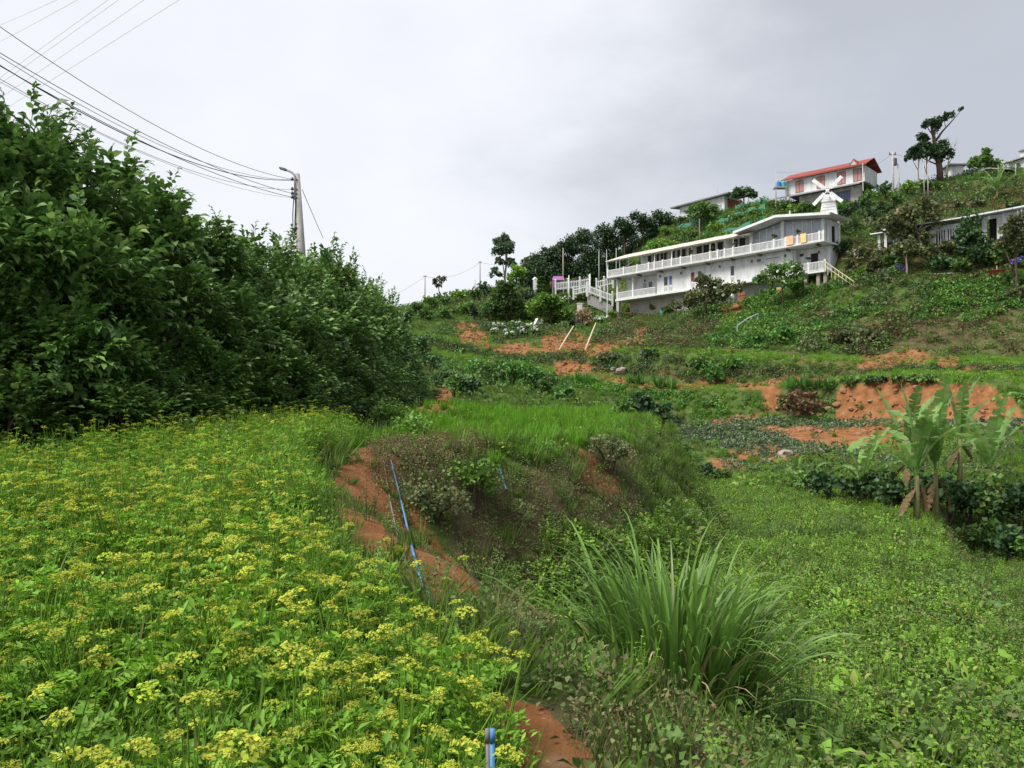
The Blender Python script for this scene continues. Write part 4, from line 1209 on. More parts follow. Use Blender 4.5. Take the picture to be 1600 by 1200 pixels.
tree_px('garden_bush', 'pale green bushy plant rising behind the beige roof', 'bush', 1035, 400, 119, [(1035, 385, 17, 8), (1018, 391, 12, 6), (1050, 384, 10, 8)], 1300, 0.36, 'light_leaf', 0.12, 47)
# tree before the right-hand bungalow, with the bare forked one
tree_px('leafy_tree', 'spreading yellow green tree standing before the right bungalow', 'tree', 1446, 432, 84,
        [(1424, 334, 22, 15), (1446, 330, 17, 16), (1400, 346, 20, 14), (1385, 352, 14, 12), (1430, 356, 22, 14), (1455, 350, 14, 16), (1410, 365, 18, 10), (1440, 372, 12, 10)], 4600, 0.30, 'olive_leaf', 0.2, 50, bark='pale_bark', lean=(-1.2, 0))
tree_px('leafy_tree', 'lower green tree with a forked pale trunk, before the veranda', 'tree', 1418, 436, 82, [(1418, 385, 14, 12), (1428, 392, 12, 10), (1410, 394, 10, 8)], 1100, 0.28, 'olive_leaf', 0.13, 51, bark='pale_bark')
tree_px('leafy_tree', 'dense dark green tree covering the middle of the right bungalow', 'tree', 1518, 420, 80, [(1518, 358, 17, 18), (1508, 380, 17, 18), (1530, 384, 16, 18), (1520, 400, 22, 14)], 2600, 0.28, 'dark_leaf', 0.2, 52)
tree_px('leafy_tree', 'leafy olive tree half hiding the white house at the right edge', 'tree', 1588, 405, 73, [(1582, 366, 17, 15), (1596, 378, 15, 15), (1572, 382, 13, 13), (1588, 350, 12, 10)], 2600, 0.26, 'olive_leaf', 0.16, 53)
# shrubs below the hotel
tree_px('flowering_shrub', 'open leafy shrub with white blooms below the middle of the hotel', 'shrub', 1105, 488, 96, [(1105, 464, 22, 16), (1085, 470, 18, 12), (1128, 462, 18, 14), (1068, 476, 16, 9), (1102, 440, 15, 12), (1142, 454, 13, 15), (1118, 446, 12, 12)], 4600, 0.27, 'olive_leaf', 0.12, 55, group='shrubs growing against the hotel')
tree_px('flowering_shrub', 'leafy shrub with white blooms below the glazed hotel gable', 'shrub', 1222, 462, 89, [(1215, 430, 18, 14), (1238, 426, 16, 14), (1198, 440, 16, 12), (1228, 445, 22, 12), (1250, 438, 12, 10)], 3200, 0.26, 'mid_leaf', 0.12, 56, group='shrubs growing against the hotel')
def blooms(name, label, spots, r, mat, group=None):
    spots = sorted(spots)
    for i, (px, py, Y) in enumerate(spots):
        p = P(px, py, Y)
        o = obj_me(name, mesh_np(name, *crown_vf([(0, 0, 0, r, r, r * 0.8)], 60, r * 0.55, 400 + i, 5), mat))
        o.location = p
        tag(o, label + ', ' + nth(i, len(spots)), 'flower', group)
blooms('white_bloom', 'white bloom on the shrubs in front of the hotel', [(1118, 450, 94.5), (1130, 462, 94.5), (1145, 462, 94.5), (1092, 455, 94.5), (1238, 418, 87.5), (1246, 412, 87.5), (1232, 425, 87.5), (1215, 424, 87.5), (1145, 465, 94.5), (1224, 440, 87.5)], 0.22, 'white_petal', 'white blooms by the hotel')
# hydrangeas in the garden
HY = sorted([(772, 515), (783, 508), (795, 516), (806, 506), (812, 515), (824, 508), (833, 512), (842, 505), (776, 508), (795, 522), (820, 518), (838, 517)])
def hydrangeas():
    for i, (px, py) in enumerate(HY):
        g = hit(px, py + 8, 90)
        r = 0.62
        root = empty('hydrangea', (g.x, g.y, g.z))
        obj_me('foliage', mesh_np('foliage', *crown_vf([(0, 0, 0.35, r, r, 0.55)], 160, 0.22, 500 + i, 6), 'mid_leaf'), root)
        rr = random.Random(i)
        for k in range(4):
            V, F = crown_vf([(0, 0, 0, 0.19, 0.19, 0.17)], 50, 0.13, 600 + i * 5 + k, 6)
            c = obj_me('flower_head', mesh_np('flower_head', V, F, 'white_petal'), root)
            c.location = (rr.uniform(-.5, .5), rr.uniform(-.55, -.1), rr.uniform(0.45, 0.95))
        tag(root, 'white hydrangea bush in the row above the red bank, ' + nth(i, len(HY)), 'hydrangea', 'white hydrangeas above the red bank')
    for i, (px, py, lb) in enumerate([(893, 502, 'white hydrangea beside the foot of the white pillar'), (938, 498, 'white hydrangea right of the straw coloured ball bush'), (888, 466, 'white flowering bush under the picket fence')]):
        g = hit(px, py + 8, 90)
        root = empty('hydrangea', (g.x, g.y, g.z))
        obj_me('foliage', mesh_np('foliage', *crown_vf([(0, 0, 0.4, 0.9, 0.7, 0.55)], 200, 0.22, 520 + i, 6), 'mid_leaf'), root)
        for k in range(6):
            V, F = crown_vf([(0, 0, 0, 0.22, 0.22, 0.2)], 50, 0.14, 660 + i * 7 + k, 6)
            c = obj_me('flower_head', mesh_np('flower_head', V, F, 'white_petal'), root)
            c.location = (-0.9 + 0.36 * k, -0.5, 0.65 + 0.25 * (k % 2))
        tag(root, lb, 'hydrangea')
hydrangeas()
def ball_bush():
    p = P(913, 498, 110.5)
    r = mpx(16, 110.5)
    gz = h1(p.x, p.y)
    root = empty('ball_bush', (p.x, p.y, min(gz, p.z - r)))
    z = p.z - root.location.z
    MB().tube([(0, 0, -0.3), (0, 0, z)], [0.12, 0.08], 6).build('trunk', 'bark', root)
    obj_me('crown', mesh_np('crown', *crown_vf([(0, 0, z, r * 0.95, r * 0.95, r * 1.05), (0, 0, z, r * .7, r * .7, r * .8)], 1800, 0.26, 71, 30, 0.6), 'straw_leaf'), root)
    tag(root, 'straw coloured ball shaped bush beside the white pillar', 'bush')
ball_bush()

# bushes over the hillside: (px, py of the foot, half width px, height px, material, label)
def bush(px, py, rpx, hpx, mat, label, group, seed, ymin=30, leaf=None, name='shrub'):
    g = hit(px, py, ymin)
    Y = g.y
    r, h = mpx(rpx, Y) * 1.2, mpx(hpx, Y) * 1.15
    rr = random.Random(seed)
    bl = [(0, 0, h * 0.5, r * 0.75, r * 0.7, h * 0.5)]
    for k in range(4):
        bl.append((rr.uniform(-.55, .55) * r, rr.uniform(-.5, .4) * r, h * rr.uniform(0.3, 0.7), r * 0.5, r * 0.5, h * 0.38))
    root = empty(name, g)
    lf = leaf or max(0.13, min(0.34, 3.2 / FPX * Y * 1.6))
    n = int(min(5000, 5.5 * r * h / (lf * lf) + 150))
    m = MB()
    for k in range(4):
        m.tube([(0, 0, -0.2), (bl[k + 1][0] * .5, bl[k + 1][1] * .5, bl[k + 1][2] * .6), bl[k + 1][:3]], [0.05 * h ** .5, 0.03 * h ** .5, 0.012], 4)
    m.build('stems', 'bark', root)
    obj_me('foliage', mesh_np('foliage', *crown_vf(bl, n, lf, seed, 8, 0.42), mat), root)
    tag(root, label, 'shrub', group)
    return root
def bushes(items, label, group, seed, ymin=30, leaf=None, name='shrub'):
    items = sorted(items)
    for i, (px, py, rpx, hpx, mat) in enumerate(items):
        bush(px, py, rpx, hpx, mat, label + ', ' + nth(i, len(items)), group, seed + i, ymin, leaf, name)
D_, M_, G_, O_, W_ = 'dark_leaf', 'mid_leaf', 'light_leaf', 'olive_leaf', 'russet_weed'
bushes([(1262, 772, 30, 36, M_), (1300, 784, 32, 44, D_), (1345, 792, 32, 50, D_), (1385, 800, 30, 54, D_), (1410, 790, 30, 50, M_), (1450, 806, 34, 60, D_), (1480, 826, 34, 66, D_), (1515, 832, 36, 80, D_), (1552, 842, 38, 88, M_), (1596, 846, 40, 92, D_), (1640, 860, 40, 96, D_), (1530, 866, 30, 46, M_), (1580, 880, 34, 52, D_), (1625, 890, 30, 50, M_)],
       'dense dark shrub in the hollow by the bananas', 'dark shrubs in the hollow', 1100, 24, 0.2)
bushes([(1005, 722, 26, 34, D_), (1035, 735, 26, 36, D_), (1068, 742, 24, 30, M_), (1100, 750, 22, 24, D_), (980, 700, 22, 26, M_), (1020, 750, 22, 26, D_), (1130, 752, 16, 16, M_)],
       'dark leafy shrub at the far left end of the lower field', 'shrubs at the end of the lower field', 1140, 30, 0.2)
bushes([(712, 622, 24, 32, M_), (738, 624, 22, 30, D_), (690, 606, 22, 26, D_), (770, 606, 24, 34, M_), (800, 606, 24, 38, 'lush'), (832, 610, 24, 36, 'lush'), (860, 618, 20, 26, M_), (748, 590, 22, 24, 'lush'), (780, 584, 22, 22, M_), (672, 584, 20, 30, D_), (655, 560, 22, 34, D_), (885, 628, 18, 20, 'lush')],
       'leafy plant in the thicket ending the terrace', 'thicket at the end of the terrace', 1160, 28, 0.24)
bushes([(650, 492, 16, 18, M_), (672, 486, 16, 20, G_), (694, 480, 16, 20, M_), (716, 474, 16, 18, G_), (738, 470, 16, 20, M_), (758, 466, 14, 22, D_), (632, 505, 14, 16, D_), (700, 492, 14, 10, O_), (665, 500, 14, 14, M_)],
       'rounded bush in the row along the left skyline', 'bushes on the left skyline', 1180, 80)
bushes([(740, 500, 7, 22, D_), (760, 500, 18, 26, M_), (722, 492, 16, 16, G_), (828, 480, 16, 26, D_), (880, 512, 14, 20, M_), (690, 498, 16, 14, M_), (905, 470, 14, 12, M_), (955, 500, 12, 14, G_), (820, 500, 10, 12, M_), (900, 505, 10, 10, M_), (940, 480, 14, 14, 'lush'), (920, 470, 12, 10, O_), (955, 478, 10, 12, 'lush'), (1020, 490, 10, 12, G_), (985, 490, 8, 8, G_), (1045, 492, 12, 12, M_)],
       'small shrub in the garden by the hotel', 'small garden shrubs', 1200, 80)
bushes([(1345, 436, 16, 16, G_), (1330, 420, 16, 18, O_), (1320, 400, 16, 20, D_), (1345, 408, 16, 22, O_), (1370, 425, 16, 22, O_), (1390, 418, 16, 20, M_), (1475, 426, 18, 24, D_), (1500, 430, 18, 22, M_), (1545, 418, 18, 24, M_), (1575, 415, 18, 28, M_), (1600, 412, 18, 30, D_), (1460, 404, 16, 18, O_), (1490, 400, 16, 18, O_), (1560, 396, 16, 20, D_), (1595, 470, 20, 26, O_), (1580, 450, 18, 22, M_), (1532, 398, 14, 16, M_), (1450, 398, 14, 24, M_), (1478, 396, 14, 18, O_), (1498, 392, 14, 22, D_), (1578, 398, 16, 26, M_), (1596, 400, 14, 22, O_), (1395, 400, 14, 14, O_), (1425, 400, 12, 16, M_)],
       'shrub on the slope below the right bungalows', 'shrubs by the bungalows', 1220, 60)
bushes([(1325, 345, 16, 20, D_), (1345, 335, 16, 22, D_), (1362, 322, 18, 24, M_), (1385, 312, 18, 24, D_), (1352, 312, 14, 20, M_), (1330, 362, 16, 20, M_), (1360, 352, 18, 22, D_), (1385, 340, 18, 22, D_), (1400, 322, 16, 22, M_), (1420, 305, 16, 20, G_), (1440, 300, 14, 16, M_), (1375, 368, 14, 14, O_), (1470, 300, 14, 14, M_), (1240, 340, 16, 18, G_), (1262, 338, 14, 20, M_), (1210, 350, 16, 16, G_), (1185, 356, 14, 12, M_), (1225, 330, 14, 14, M_), (1500, 330, 16, 14, O_), (1530, 325, 16, 14, O_), (1580, 335, 16, 14, D_)],
       'shrub on the upper slope around the windmill', 'shrubs on the upper slope', 1250, 92)
bushes([(1060, 352, 14, 10, M_), (1040, 368, 14, 12, G_), (1080, 372, 14, 12, M_), (1120, 360, 14, 10, G_), (1150, 345, 14, 10, M_), (1100, 345, 12, 10, G_), (1140, 375, 14, 10, G_), (1178, 338, 12, 10, M_)],
       'low bush among the teal netting above the hotel', 'bushes on the netted plots', 1290, 100)
bushes([(1255, 652, 28, 40, 'russet_weed'), (1235, 640, 18, 24, 'dry_weed')], 'withered brown bush on the red bank', 'brown bushes on the red bank', 1310, 50)
bushes([(1110, 602, 20, 30, 'lush'), (1095, 580, 18, 20, M_), (1150, 578, 16, 16, 'lush'), (1330, 604, 18, 12, M_), (1370, 602, 20, 12, D_), (1410, 600, 22, 12, M_), (1450, 600, 20, 12, M_), (1010, 560, 18, 12, D_), (950, 565, 20, 12, O_), (1220, 535, 26, 20, 'lush'), (1180, 540, 22, 18, 'lush'), (1310, 540, 24, 24, 'olive_leaf'), (1360, 535, 22, 18, O_)],
       'bush hanging over a terrace edge on the hillside', 'bushes on the terrace edges', 1330, 50)
# leafy bushes on the near gully bank
for i, (px, py, rpx, hpx, mat, lf, lb) in enumerate([(738, 800, 52, 78, 'light_leaf', 0.065, 'pale green leafy bush hanging on the gully bank beside the blue pipe'),
        (680, 815, 58, 62, 'olive_leaf', 0.045, 'olive brown bush shading the gully right of the blue pipe'),
        (650, 690, 40, 40, 'light_leaf', 0.07, 'pale green broad leaved plant at the edge of the flower field'),
        (610, 668, 40, 34, 'light_leaf', 0.07, 'bushy green plant where the flower field meets the bright grass'),
        (950, 735, 40, 50, 'olive_leaf', 0.055, 'scrubby brown green bush on the crest of the far bank')]):
    bush(px, py, rpx, hpx, mat, lb, None, 1400 + i, 6, lf, 'bank_bush')
# strap-leaved clumps along the terraces
def strap_clumps():
    me = tuft('strap_leaves', 'lush', 90, 77, 1.1, 0.35, 0.75, 1.7)
    for i, (px, py) in enumerate([(900, 598), (920, 600), (985, 598), (1000, 600), (1032, 606), (1050, 606), (1238, 608), (1258, 606), (1278, 606), (1295, 608)]):
        g = hit(px, py, 50)
        o = obj_me('strap_leaf_clump', me)
        o.location = g; o.rotation_euler = (0, 0, i * 1.3)
        s = 1.0 + 0.2 * math.sin(i * 2.1); o.scale = (s, s, s)
        tag(o, 'dark clump of strap leaves on the terrace path, ' + nth(i, 10), 'plant', 'strap leaf clumps along the terrace')
strap_clumps()

# ------------------------------------------------------------------ the big cane grass clump
def ribbon(L0, wd, lean, bend, seed, n=9):
    """arching blade from the origin, leaning and bending towards +x; gutter-shaped"""
    rr = random.Random(seed)
    vs, fs = [], []
    x = z = 0.0
    ang = lean
    st = L0 / (n - 1)
    for i in range(n):
        t = i / (n - 1)
        wv = wd * (0.55 + 1.1 * t if t < 0.35 else 0.94 * (1 - (t - 0.35) / 0.65) ** 0.75) / 0.94 + 0.001
        nx, nz = -math.cos(ang), math.sin(ang)
        tw = 0.5 * math.sin(seed) * t
        vs += [(x + nx * wv * .18, -wv / 2 * math.cos(tw), z + nz * wv * .18 + wv / 2 * math.sin(tw)), (x, 0, z), (x + nx * wv * .18, wv / 2 * math.cos(tw), z + nz * wv * .18 - wv / 2 * math.sin(tw))]
        if i:
            a = (i - 1) * 3
            fs += [(a, a + 1, a + 4, a + 3), (a + 1, a + 2, a + 5, a + 4)]
        x += math.sin(ang) * st; z += math.cos(ang) * st
        ang += bend * (0.08 + 3.0 * t ** 3) / (n - 1) * (1 + 0.2 * rr.uniform(-1, 1))
    return mesh_np('leaf_blade', vs, fs, 'cane_leaf', True)
def cane_grass():
    Y = 6.3
    x = (1050 - CX) / FPX * Y
    g = Vector((x, Y, h1(x, Y)))
    root = empty('cane_grass_clump', g)
    hr = random.Random(9)
    mods = []
    for i in range(14):
        mods.append(ribbon(hr.uniform(1.3, 1.9), hr.uniform(0.04, 0.068), hr.uniform(0.0, 0.2), hr.uniform(1.4, 3.4), i, 12))
    for i in range(3):
        m_ = ribbon(hr.uniform(1.0, 1.5), 0.04, hr.uniform(0.2, 0.6), hr.uniform(2.2, 3.4), 70 + i, 12)
        m_.materials[0] = MATS['straw_leaf']; mods.append(m_)
    arch = [ribbon(hr.uniform(1.3, 1.9), 0.04, hr.uniform(0.5, 0.8), hr.uniform(1.4, 2.2), 40 + i) for i in range(6)]
    for i in range(290):
        a = hr.uniform(0, 2 * PI)
        q = math.sqrt(hr.random())
        me = hr.choice(arch) if hr.random() < 0.13 else hr.choice(mods)
        o = obj_me('leaf_blade', me, root)
        o.location = (math.cos(a) * q * 0.42 + 0.02, math.sin(a) * q * 0.36, -0.05 + 0.25 * hr.random())
        o.rotation_euler = (hr.gauss(0, 0.08), 0.2 * q - 0.08 + hr.gauss(0, 0.07), a + hr.gauss(0, 0.5))
        s = hr.uniform(0.7, 1.08); o.scale = (s, s, s)
    tag(root, 'large clump of tall arching cane grass on the gully slope', 'grass clump')
    st = MB()
    for i in range(26):
        a = hr.uniform(0, 6.28); q = math.sqrt(hr.random())
        b = Vector((math.cos(a) * q * 0.45, math.sin(a) * q * 0.35, -0.1))
        st.tube([b, b + Vector((b.x * 0.3, b.y * 0.3, 0.55))], [0.011, 0.007], 5)
    o = st.build('stems', 'stem', root); o['kind'] = 'stuff'
    # the mass of inner blades
    ps = []
    for i in range(620):
        me = hr.choice(mods + arch[:2])
        V = np.empty(len(me.vertices) * 3, np.float32); me.vertices.foreach_get('co', V); V = V.reshape(-1, 3)
        a = hr.uniform(0, 6.28); q = math.sqrt(hr.random()); s = hr.uniform(0.55, 1.0)
        M = np.array(Matrix.Rotation(a, 3, 'Z') @ Matrix.Rotation(0.22 * q + hr.gauss(0, .1), 3, 'Y')) * s
        F = np.array([(k * 3 + j, k * 3 + j + 1, k * 3 + j + 4, k * 3 + j + 3) for k in range(len(V) // 3 - 1) for j in (0, 1)])
        ps.append((V @ M.T + (math.cos(a) * q * .5, math.sin(a) * q * .4, 0), F))
    V, F = cat(ps)
    o = obj_me('inner_blades', mesh_np('inner_blades', V, F, 'cane_leaf', True), root); o['kind'] = 'stuff'
cane_grass()

# ------------------------------------------------------------------ banana plants
def banana_leaf(L0, wd, lean, bend, seed, n=26):
    """leaf torn along its veins: each strip of the blade hangs by itself"""
    rr = random.Random(seed)
    vs, fs = [], []
    x = z = 0.0; ang = lean; st = L0 / (n - 1)
    mids = []
    for i in range(n):
        mids.append((x, z, ang))
        x += math.sin(ang) * st; z += math.cos(ang) * st
        ang += bend / (n - 1) * (0.3 + 1.4 * i / (n - 1))
    def pt(i, off, wv, drop):
        x, z, an = mids[i]
        nx, nz = -math.cos(an), math.sin(an)
        return (x + nx * abs(wv) * 0.3 + off * math.sin(an), wv, z + nz * abs(wv) * 0.3 - drop + off * math.cos(an))
    for i in range(n - 1):
        t = (i + .5) / (n - 1)
        for sd in (-1, 1):
            w0 = 0.025 if t < 0.14 else wd * .5 * math.sin(PI * min(1, (t - 0.08) / 0.94)) ** 0.5
            k = rr.uniform(0.82, 1.05); dr = abs(rr.gauss(0, 0.10)) * w0 * (1 if rr.random() < .7 else 4)
            b = len(vs)
            vs += [pt(i, 0, 0, 0), pt(i + 1, 0, 0, 0), pt(i + 1, st * .5, sd * w0 * k, dr), pt(i, st * .55, sd * w0 * k, dr)]
            fs.append((b, b + 1, b + 2, b + 3))
        b = len(vs)
        r_ = 0.018 * (1.1 - t)
        (xa, za, _), (xb, zb, _) = mids[i], mids[i + 1]
        vs += [(xa, -r_, za - r_), (xb, -r_, zb - r_), (xb, r_, zb - r_), (xa, r_, za - r_)]
        fs.append((b, b + 1, b + 2, b + 3))
    return mesh_np('leaf', vs, fs, 'banana_leaf', False)
def banana(px, py, Y, h, spread, label, seed, nl=7, up=False):
    hr = random.Random(seed)
    p = P(px, py, Y)
    g = Vector((p.x, p.y, h1(p.x, p.y) - 0.1))
    root = empty('banana_plant', g)
    MB().tube([(0, 0, -0.2), (0.03, 0, h * 0.5), (0.06, 0.02, h)], [0.13, 0.11, 0.07], 8).build('stem', 'banana_stem', root, True)
    for i in range(nl):
        me = banana_leaf(spread * hr.uniform(0.8, 1.2), spread * 0.2, hr.uniform(0.05, 0.35) if i < 3 else hr.uniform(0.3, 0.8), hr.uniform(0.2, 0.8) if i < 3 else hr.uniform(0.9, 2.0), seed * 10 + i)
        o = obj_me('leaf', me, root)
        o.location = (0.06, 0.02, h - 0.05)
        o.rotation_euler = (0, 0, i * 2.4 + hr.uniform(-.3, .3))
    for i in range(3):
        me = banana_leaf(spread * hr.uniform(0.3, 0.42), spread * 0.1, hr.uniform(2.3, 2.7), hr.uniform(0.3, 0.6), seed * 10 + 50 + i, 16)
        me.materials[0] = MATS['dead_banana']
        o = obj_me('dead_leaf', me, root)
        o.location = (0.05, 0.02, h - 0.15 - 0.12 * i); o.rotation_euler = (0, 0, i * 1.9 + hr.uniform(-.4, .4))
    tag(root, label, 'banana plant', 'banana plants in the hollow' if py > 500 else None)
banana(1432, 832, 29, 1.9, 3.2, 'banana plant with a slanting yellow green stem in front of the hollow', 3, 7)
banana(1462, 836, 30, 2.2, 3.3, 'tallest banana plant, with a brown trunk in the hollow', 4, 8)
banana(1418, 790, 34, 2.4, 2.9, 'banana plant with one upright leaf behind the field edge', 5, 5)
banana(1345, 772, 36, 1.1, 2.8, 'low banana plant with drooping pale leaves left of the others', 6, 7)
banana(1500, 790, 36, 2.6, 3.2, 'banana plant with upright pointed leaves against the red bank', 7, 6)
banana(1545, 800, 33, 2.2, 3.2, 'rightmost banana plant with a long leaf reaching right', 8, 6)
banana(1240, 768, 42, 0.5, 1.5, 'small young banana plant at the back of the lower field', 9, 5)
banana(1558, 330, 100, 1.5, 3.4, 'pale banana plant on the upper slope at the right', 10, 8)
# ------------------------------------------------------------------ buildings
class Site:
    """a facade running from A to B; local x along it, y into the hill, z up"""
    def __init__(s, name, a, b, z0, label, cat_='house'):
        s.A, s.B = Vector(a), Vector(b)
        d = s.B - s.A
        s.rz = math.atan2(d.y, d.x)
        s.len = math.hypot(d.x, d.y)
        s.u = Vector((math.cos(s.rz), math.sin(s.rz), 0)); s.v = Vector((-math.sin(s.rz), math.cos(s.rz), 0))
        s.z0 = z0
        s.root = empty(name, (s.A.x, s.A.y, z0), s.rz)
        tag(s.root, label, cat_)
    def U(s, px, v=0.0, z=None):
        """local x of the facade point seen in column px (at depth v)"""
        z = s.z0 + 3 if z is None else z
        lo, hi = -60.0, s.len + 60.0
        f = lambda u: proj(*(s.A + s.u * u + s.v * v)[:2], z)[0] - px
        for _ in range(50):
            m = (lo + hi) / 2
            if f(m) < 0: lo = m
            else: hi = m
        return (lo + hi) / 2
    def Wz(s, u, py, v=0.0):
        p = s.A + s.u * u + s.v * v
        b = (CY - py) / FPX
        return p.y * (SP + b * CP) / (CP - b * SP) - s.z0
    def part(s, mb, name, mat, parent=None, label=None, smooth=False):
        o = mb.build(name, mat, parent or s.root, smooth)
        if label: o['label'] = label
        return o
    def window(s, x0, x1, z0, z1, v, n=1, glass='dark_glass', frame='white_paint', fw=0.07, proud=0.05, bars=0, name='window'):
        """frame with panes standing in the wall plane at depth v"""
        m = MB()
        m.box(x0, x1, v - proud, v + 0.03, z0, z0 + fw); m.box(x0, x1, v - proud, v + 0.03, z1 - fw, z1)
        w_ = (x1 - x0 - fw) / n
        for i in range(n + 1):
            m.box(x0 + i * w_, x0 + i * w_ + fw, v - proud, v + 0.03, z0 + fw, z1 - fw)
        o = s.part(m, name, frame)
        for i in range(n):
            g = MB().box(x0 + i * w_ + fw, x0 + (i + 1) * w_, v - 0.02, v - 0.005, z0 + fw, z1 - fw)
            g.build('pane', glass, o)
        return o
    def railing(s, x0, x1, v, z, h=1.05, mat='white_paint', gap=0.16, y1=None, name='balustrade'):
        """rails along x (or along y from v to y1 when x0 == x1), upright balusters between"""
        m = MB(); b = MB()
        if y1 is None:
            m.box(x0, x1, v - 0.05, v + 0.05, z + h - 0.1, z + h); b.box(x0, x1, v - 0.04, v + 0.04, z + 0.06, z + 0.14)
            k = max(1, int((x1 - x0) / gap))
            for i in range(k):
                c = x0 + (i + 0.5) * (x1 - x0) / k
                b.box(c - 0.035, c + 0.035, v - 0.03, v + 0.03, z + 0.14, z + h - 0.1)
        else:
            m.box(x0 - 0.05, x0 + 0.05, v, y1, z + h - 0.1, z + h); b.box(x0 - 0.04, x0 + 0.04, v, y1, z + 0.06, z + 0.14)
            k = max(1, int((y1 - v) / gap))
            for i in range(k):
                c = v + (i + 0.5) * (y1 - v) / k
                b.box(x0 - 0.03, x0 + 0.03, c - 0.035, c + 0.035, z + 0.14, z + h - 0.1)
        o = s.part(m, name, mat)
        q = b.build('balusters', mat, o); q['kind'] = 'stuff'
        return o

# ---- the white hillside hotel
A = P(963, 468, 114); B = P(1290, 420, 90)
ho = Site('hillside_hotel', A, B, A.z, 'long white two storey hotel with balconies set into the hillside', 'hotel')
L = ho.len
def hotel():
    s = ho
    uG0, uG1 = s.U(1160), L + 0.5          # the gabled part
    # lower storey: slab, wall, recessed balcony at the left end
    ub = s.U(1024)
    s.part(MB().box(-0.2, L, 0.0, 5.0, -0.22, 0.0).box(-0.2, ub, -0.02, 0.0, -0.25, 0.02), 'floor_slab', 'white_paint')
    s.part(MB().box(ub, L - 4.2, 0.3, 0.55, 0, 2.95).box(0.6, ub, 1.5, 1.75, 0, 2.95).box(L - 4.2, L - 0.1, 1.3, 1.55, 0, 2.95).box(L - 4.2, L - 4.0, 0.55, 1.3, 0, 2.95).box(ub - 0.2, ub, 0.55, 1.5, 0, 2.95), 'lower_wall', 'wall_white')
    s.part(MB().box(L - 0.25, L - 0.02, 1.55, 3.4, 0, 2.95), 'side_wall', 'wall_white')
    for x in (0.1, 3.0): s.part(MB().box(x - 0.13, x + 0.13, 0.05, 0.31, 0, 2.95), 'column', 'white_paint')
    xs = [0.25, 1.55, 2.9, 4.4, ub - 0.1]
    for x0, x1 in zip(xs[:-1], xs[1:]): s.railing(x0, x1, 0.12, 0, 1.0)
    s.railing(-0.1, -0.1, 0.15, 0, 1.0, y1=1.5)
    # doors, windows of the lower storey: columns in the photograph
    for px0, px1, py0, py1, gl, nn in ((1004, 1011, 439, 457, 'pale_glass', 1), (1013, 1020, 437, 456, 'dark_glass', 1)):
        x0, x1 = s.U(px0, 1.5), s.U(px1, 1.5)
        s.window(x0, x1, 0.1, 2.15, 1.5, 1, gl)
    for px0, px1, gl in ((1037, 1044, 'dark_glass'), (1045, 1051, 'curtain_blue'), (1079, 1086, 'curtain_red'), (1090, 1097, 'dark_glass'), (1141, 1148, 'dark_glass')):
        x0, x1 = s.U(px0, 0.3), s.U(px1, 0.3)
        s.window(x0, x1, 0.9, 2.25, 0.3, 1, gl)
        s.part(MB().box(x0, x1, 0.26, 0.3, 0.05, 0.9), 'door_panel', 'white_paint')
        for k in (0.3, 0.7):
            s.part(MB().box(x0 + (x1 - x0) * k - 0.08, x0 + (x1 - x0) * k + 0.08, 0.243, 0.259, 0.2, 0.75), 'door_inset', 'metal')
    for px0, px1 in ((1062, 1067), (1182, 1190), (1249, 1257)):
        v = 0.3 if px0 < 1240 else 1.3
        x0, x1 = s.U(px0, v), s.U(px1, v)
        s.window(x0, x1, 2.1, 2.55, v, 1, 'dark_glass', fw=0.05)
    s.window(s.U(1196, 0.3), s.U(1218, 0.3), 2.25, 2.42, 0.3, 2, 'dark_glass', fw=0.04)
    s.part(MB().box(s.U(1267, 1.3), s.U(1278, 1.3), 1.26, 1.31, 0.05, 2.3), 'doorway', 'dark_room')
    s.railing(s.U(1263), L - 0.15, 0.12, 0, 1.05)
    s.railing(s.U(1245), s.U(1262), 0.12, 0, 1.05)
    s.part(MB().box(s.U(1262) - 0.1, s.U(1262) + 0.12, 0.02, 0.24, 0, 1.2), 'railing_post', 'white_paint')
    s.part(MB().box(L - 0.2, L + 0.02, 0.02, 0.24, 0, 1.2), 'railing_post', 'white_paint')
    # wall lamps under the balcony
    for px, v in ((1008, 1.5), (1032, 0.3), (1125, 0.3), (1175, 0.3), (1227, 0.3), (1280, 1.3)):
        u = s.U(px, v)
        s.part(MB().box(u - 0.08, u + 0.08, v - 0.16, v, 2.2, 2.5), 'wall_lamp', 'dark_metal')
    # upper balcony: slab with dark underside edge, balustrade in bays
    s.part(MB().box(-1.1, L + 0.3, -0.75, 5.0, 3.0, 3.2), 'balcony_slab', 'white_paint')
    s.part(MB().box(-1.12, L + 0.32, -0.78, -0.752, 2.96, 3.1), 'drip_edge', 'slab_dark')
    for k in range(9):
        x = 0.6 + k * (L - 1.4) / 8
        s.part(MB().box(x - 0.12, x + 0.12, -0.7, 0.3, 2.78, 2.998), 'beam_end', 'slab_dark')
    posts = [957, 975, 996, 1014, 1023, 1036, 1050, 1064, 1081, 1110, 1122, 1133, 1146, 1174, 1210, 1228, 1247, 1281]
    us = [s.U(p, -0.6) for p in posts]
    us[0] = -1.0
    us.append(L + 0.15)
    for i, u in enumerate(us):
        s.part(MB().box(u - 0.11, u + 0.11, -0.71, -0.49, 3.2, 4.36), 'railing_post', 'white_paint')
    for a, b in zip(us[:-1], us[1:]):
        if b - a > 0.4:
            s.railing(a + 0.12, b - 0.12, -0.6, 3.2, 1.02)
    s.railing(-1.0, -1.0, -0.45, 3.2, 1.02, y1=3.4)
    # upper wall behind the veranda
    uw = s.U(1000, 1.8)
    s.part(MB().box(uw, uG0 + 0.5, 2.0, 2.2, 3.2, 6.3), 'upper_wall', 'wall_white')
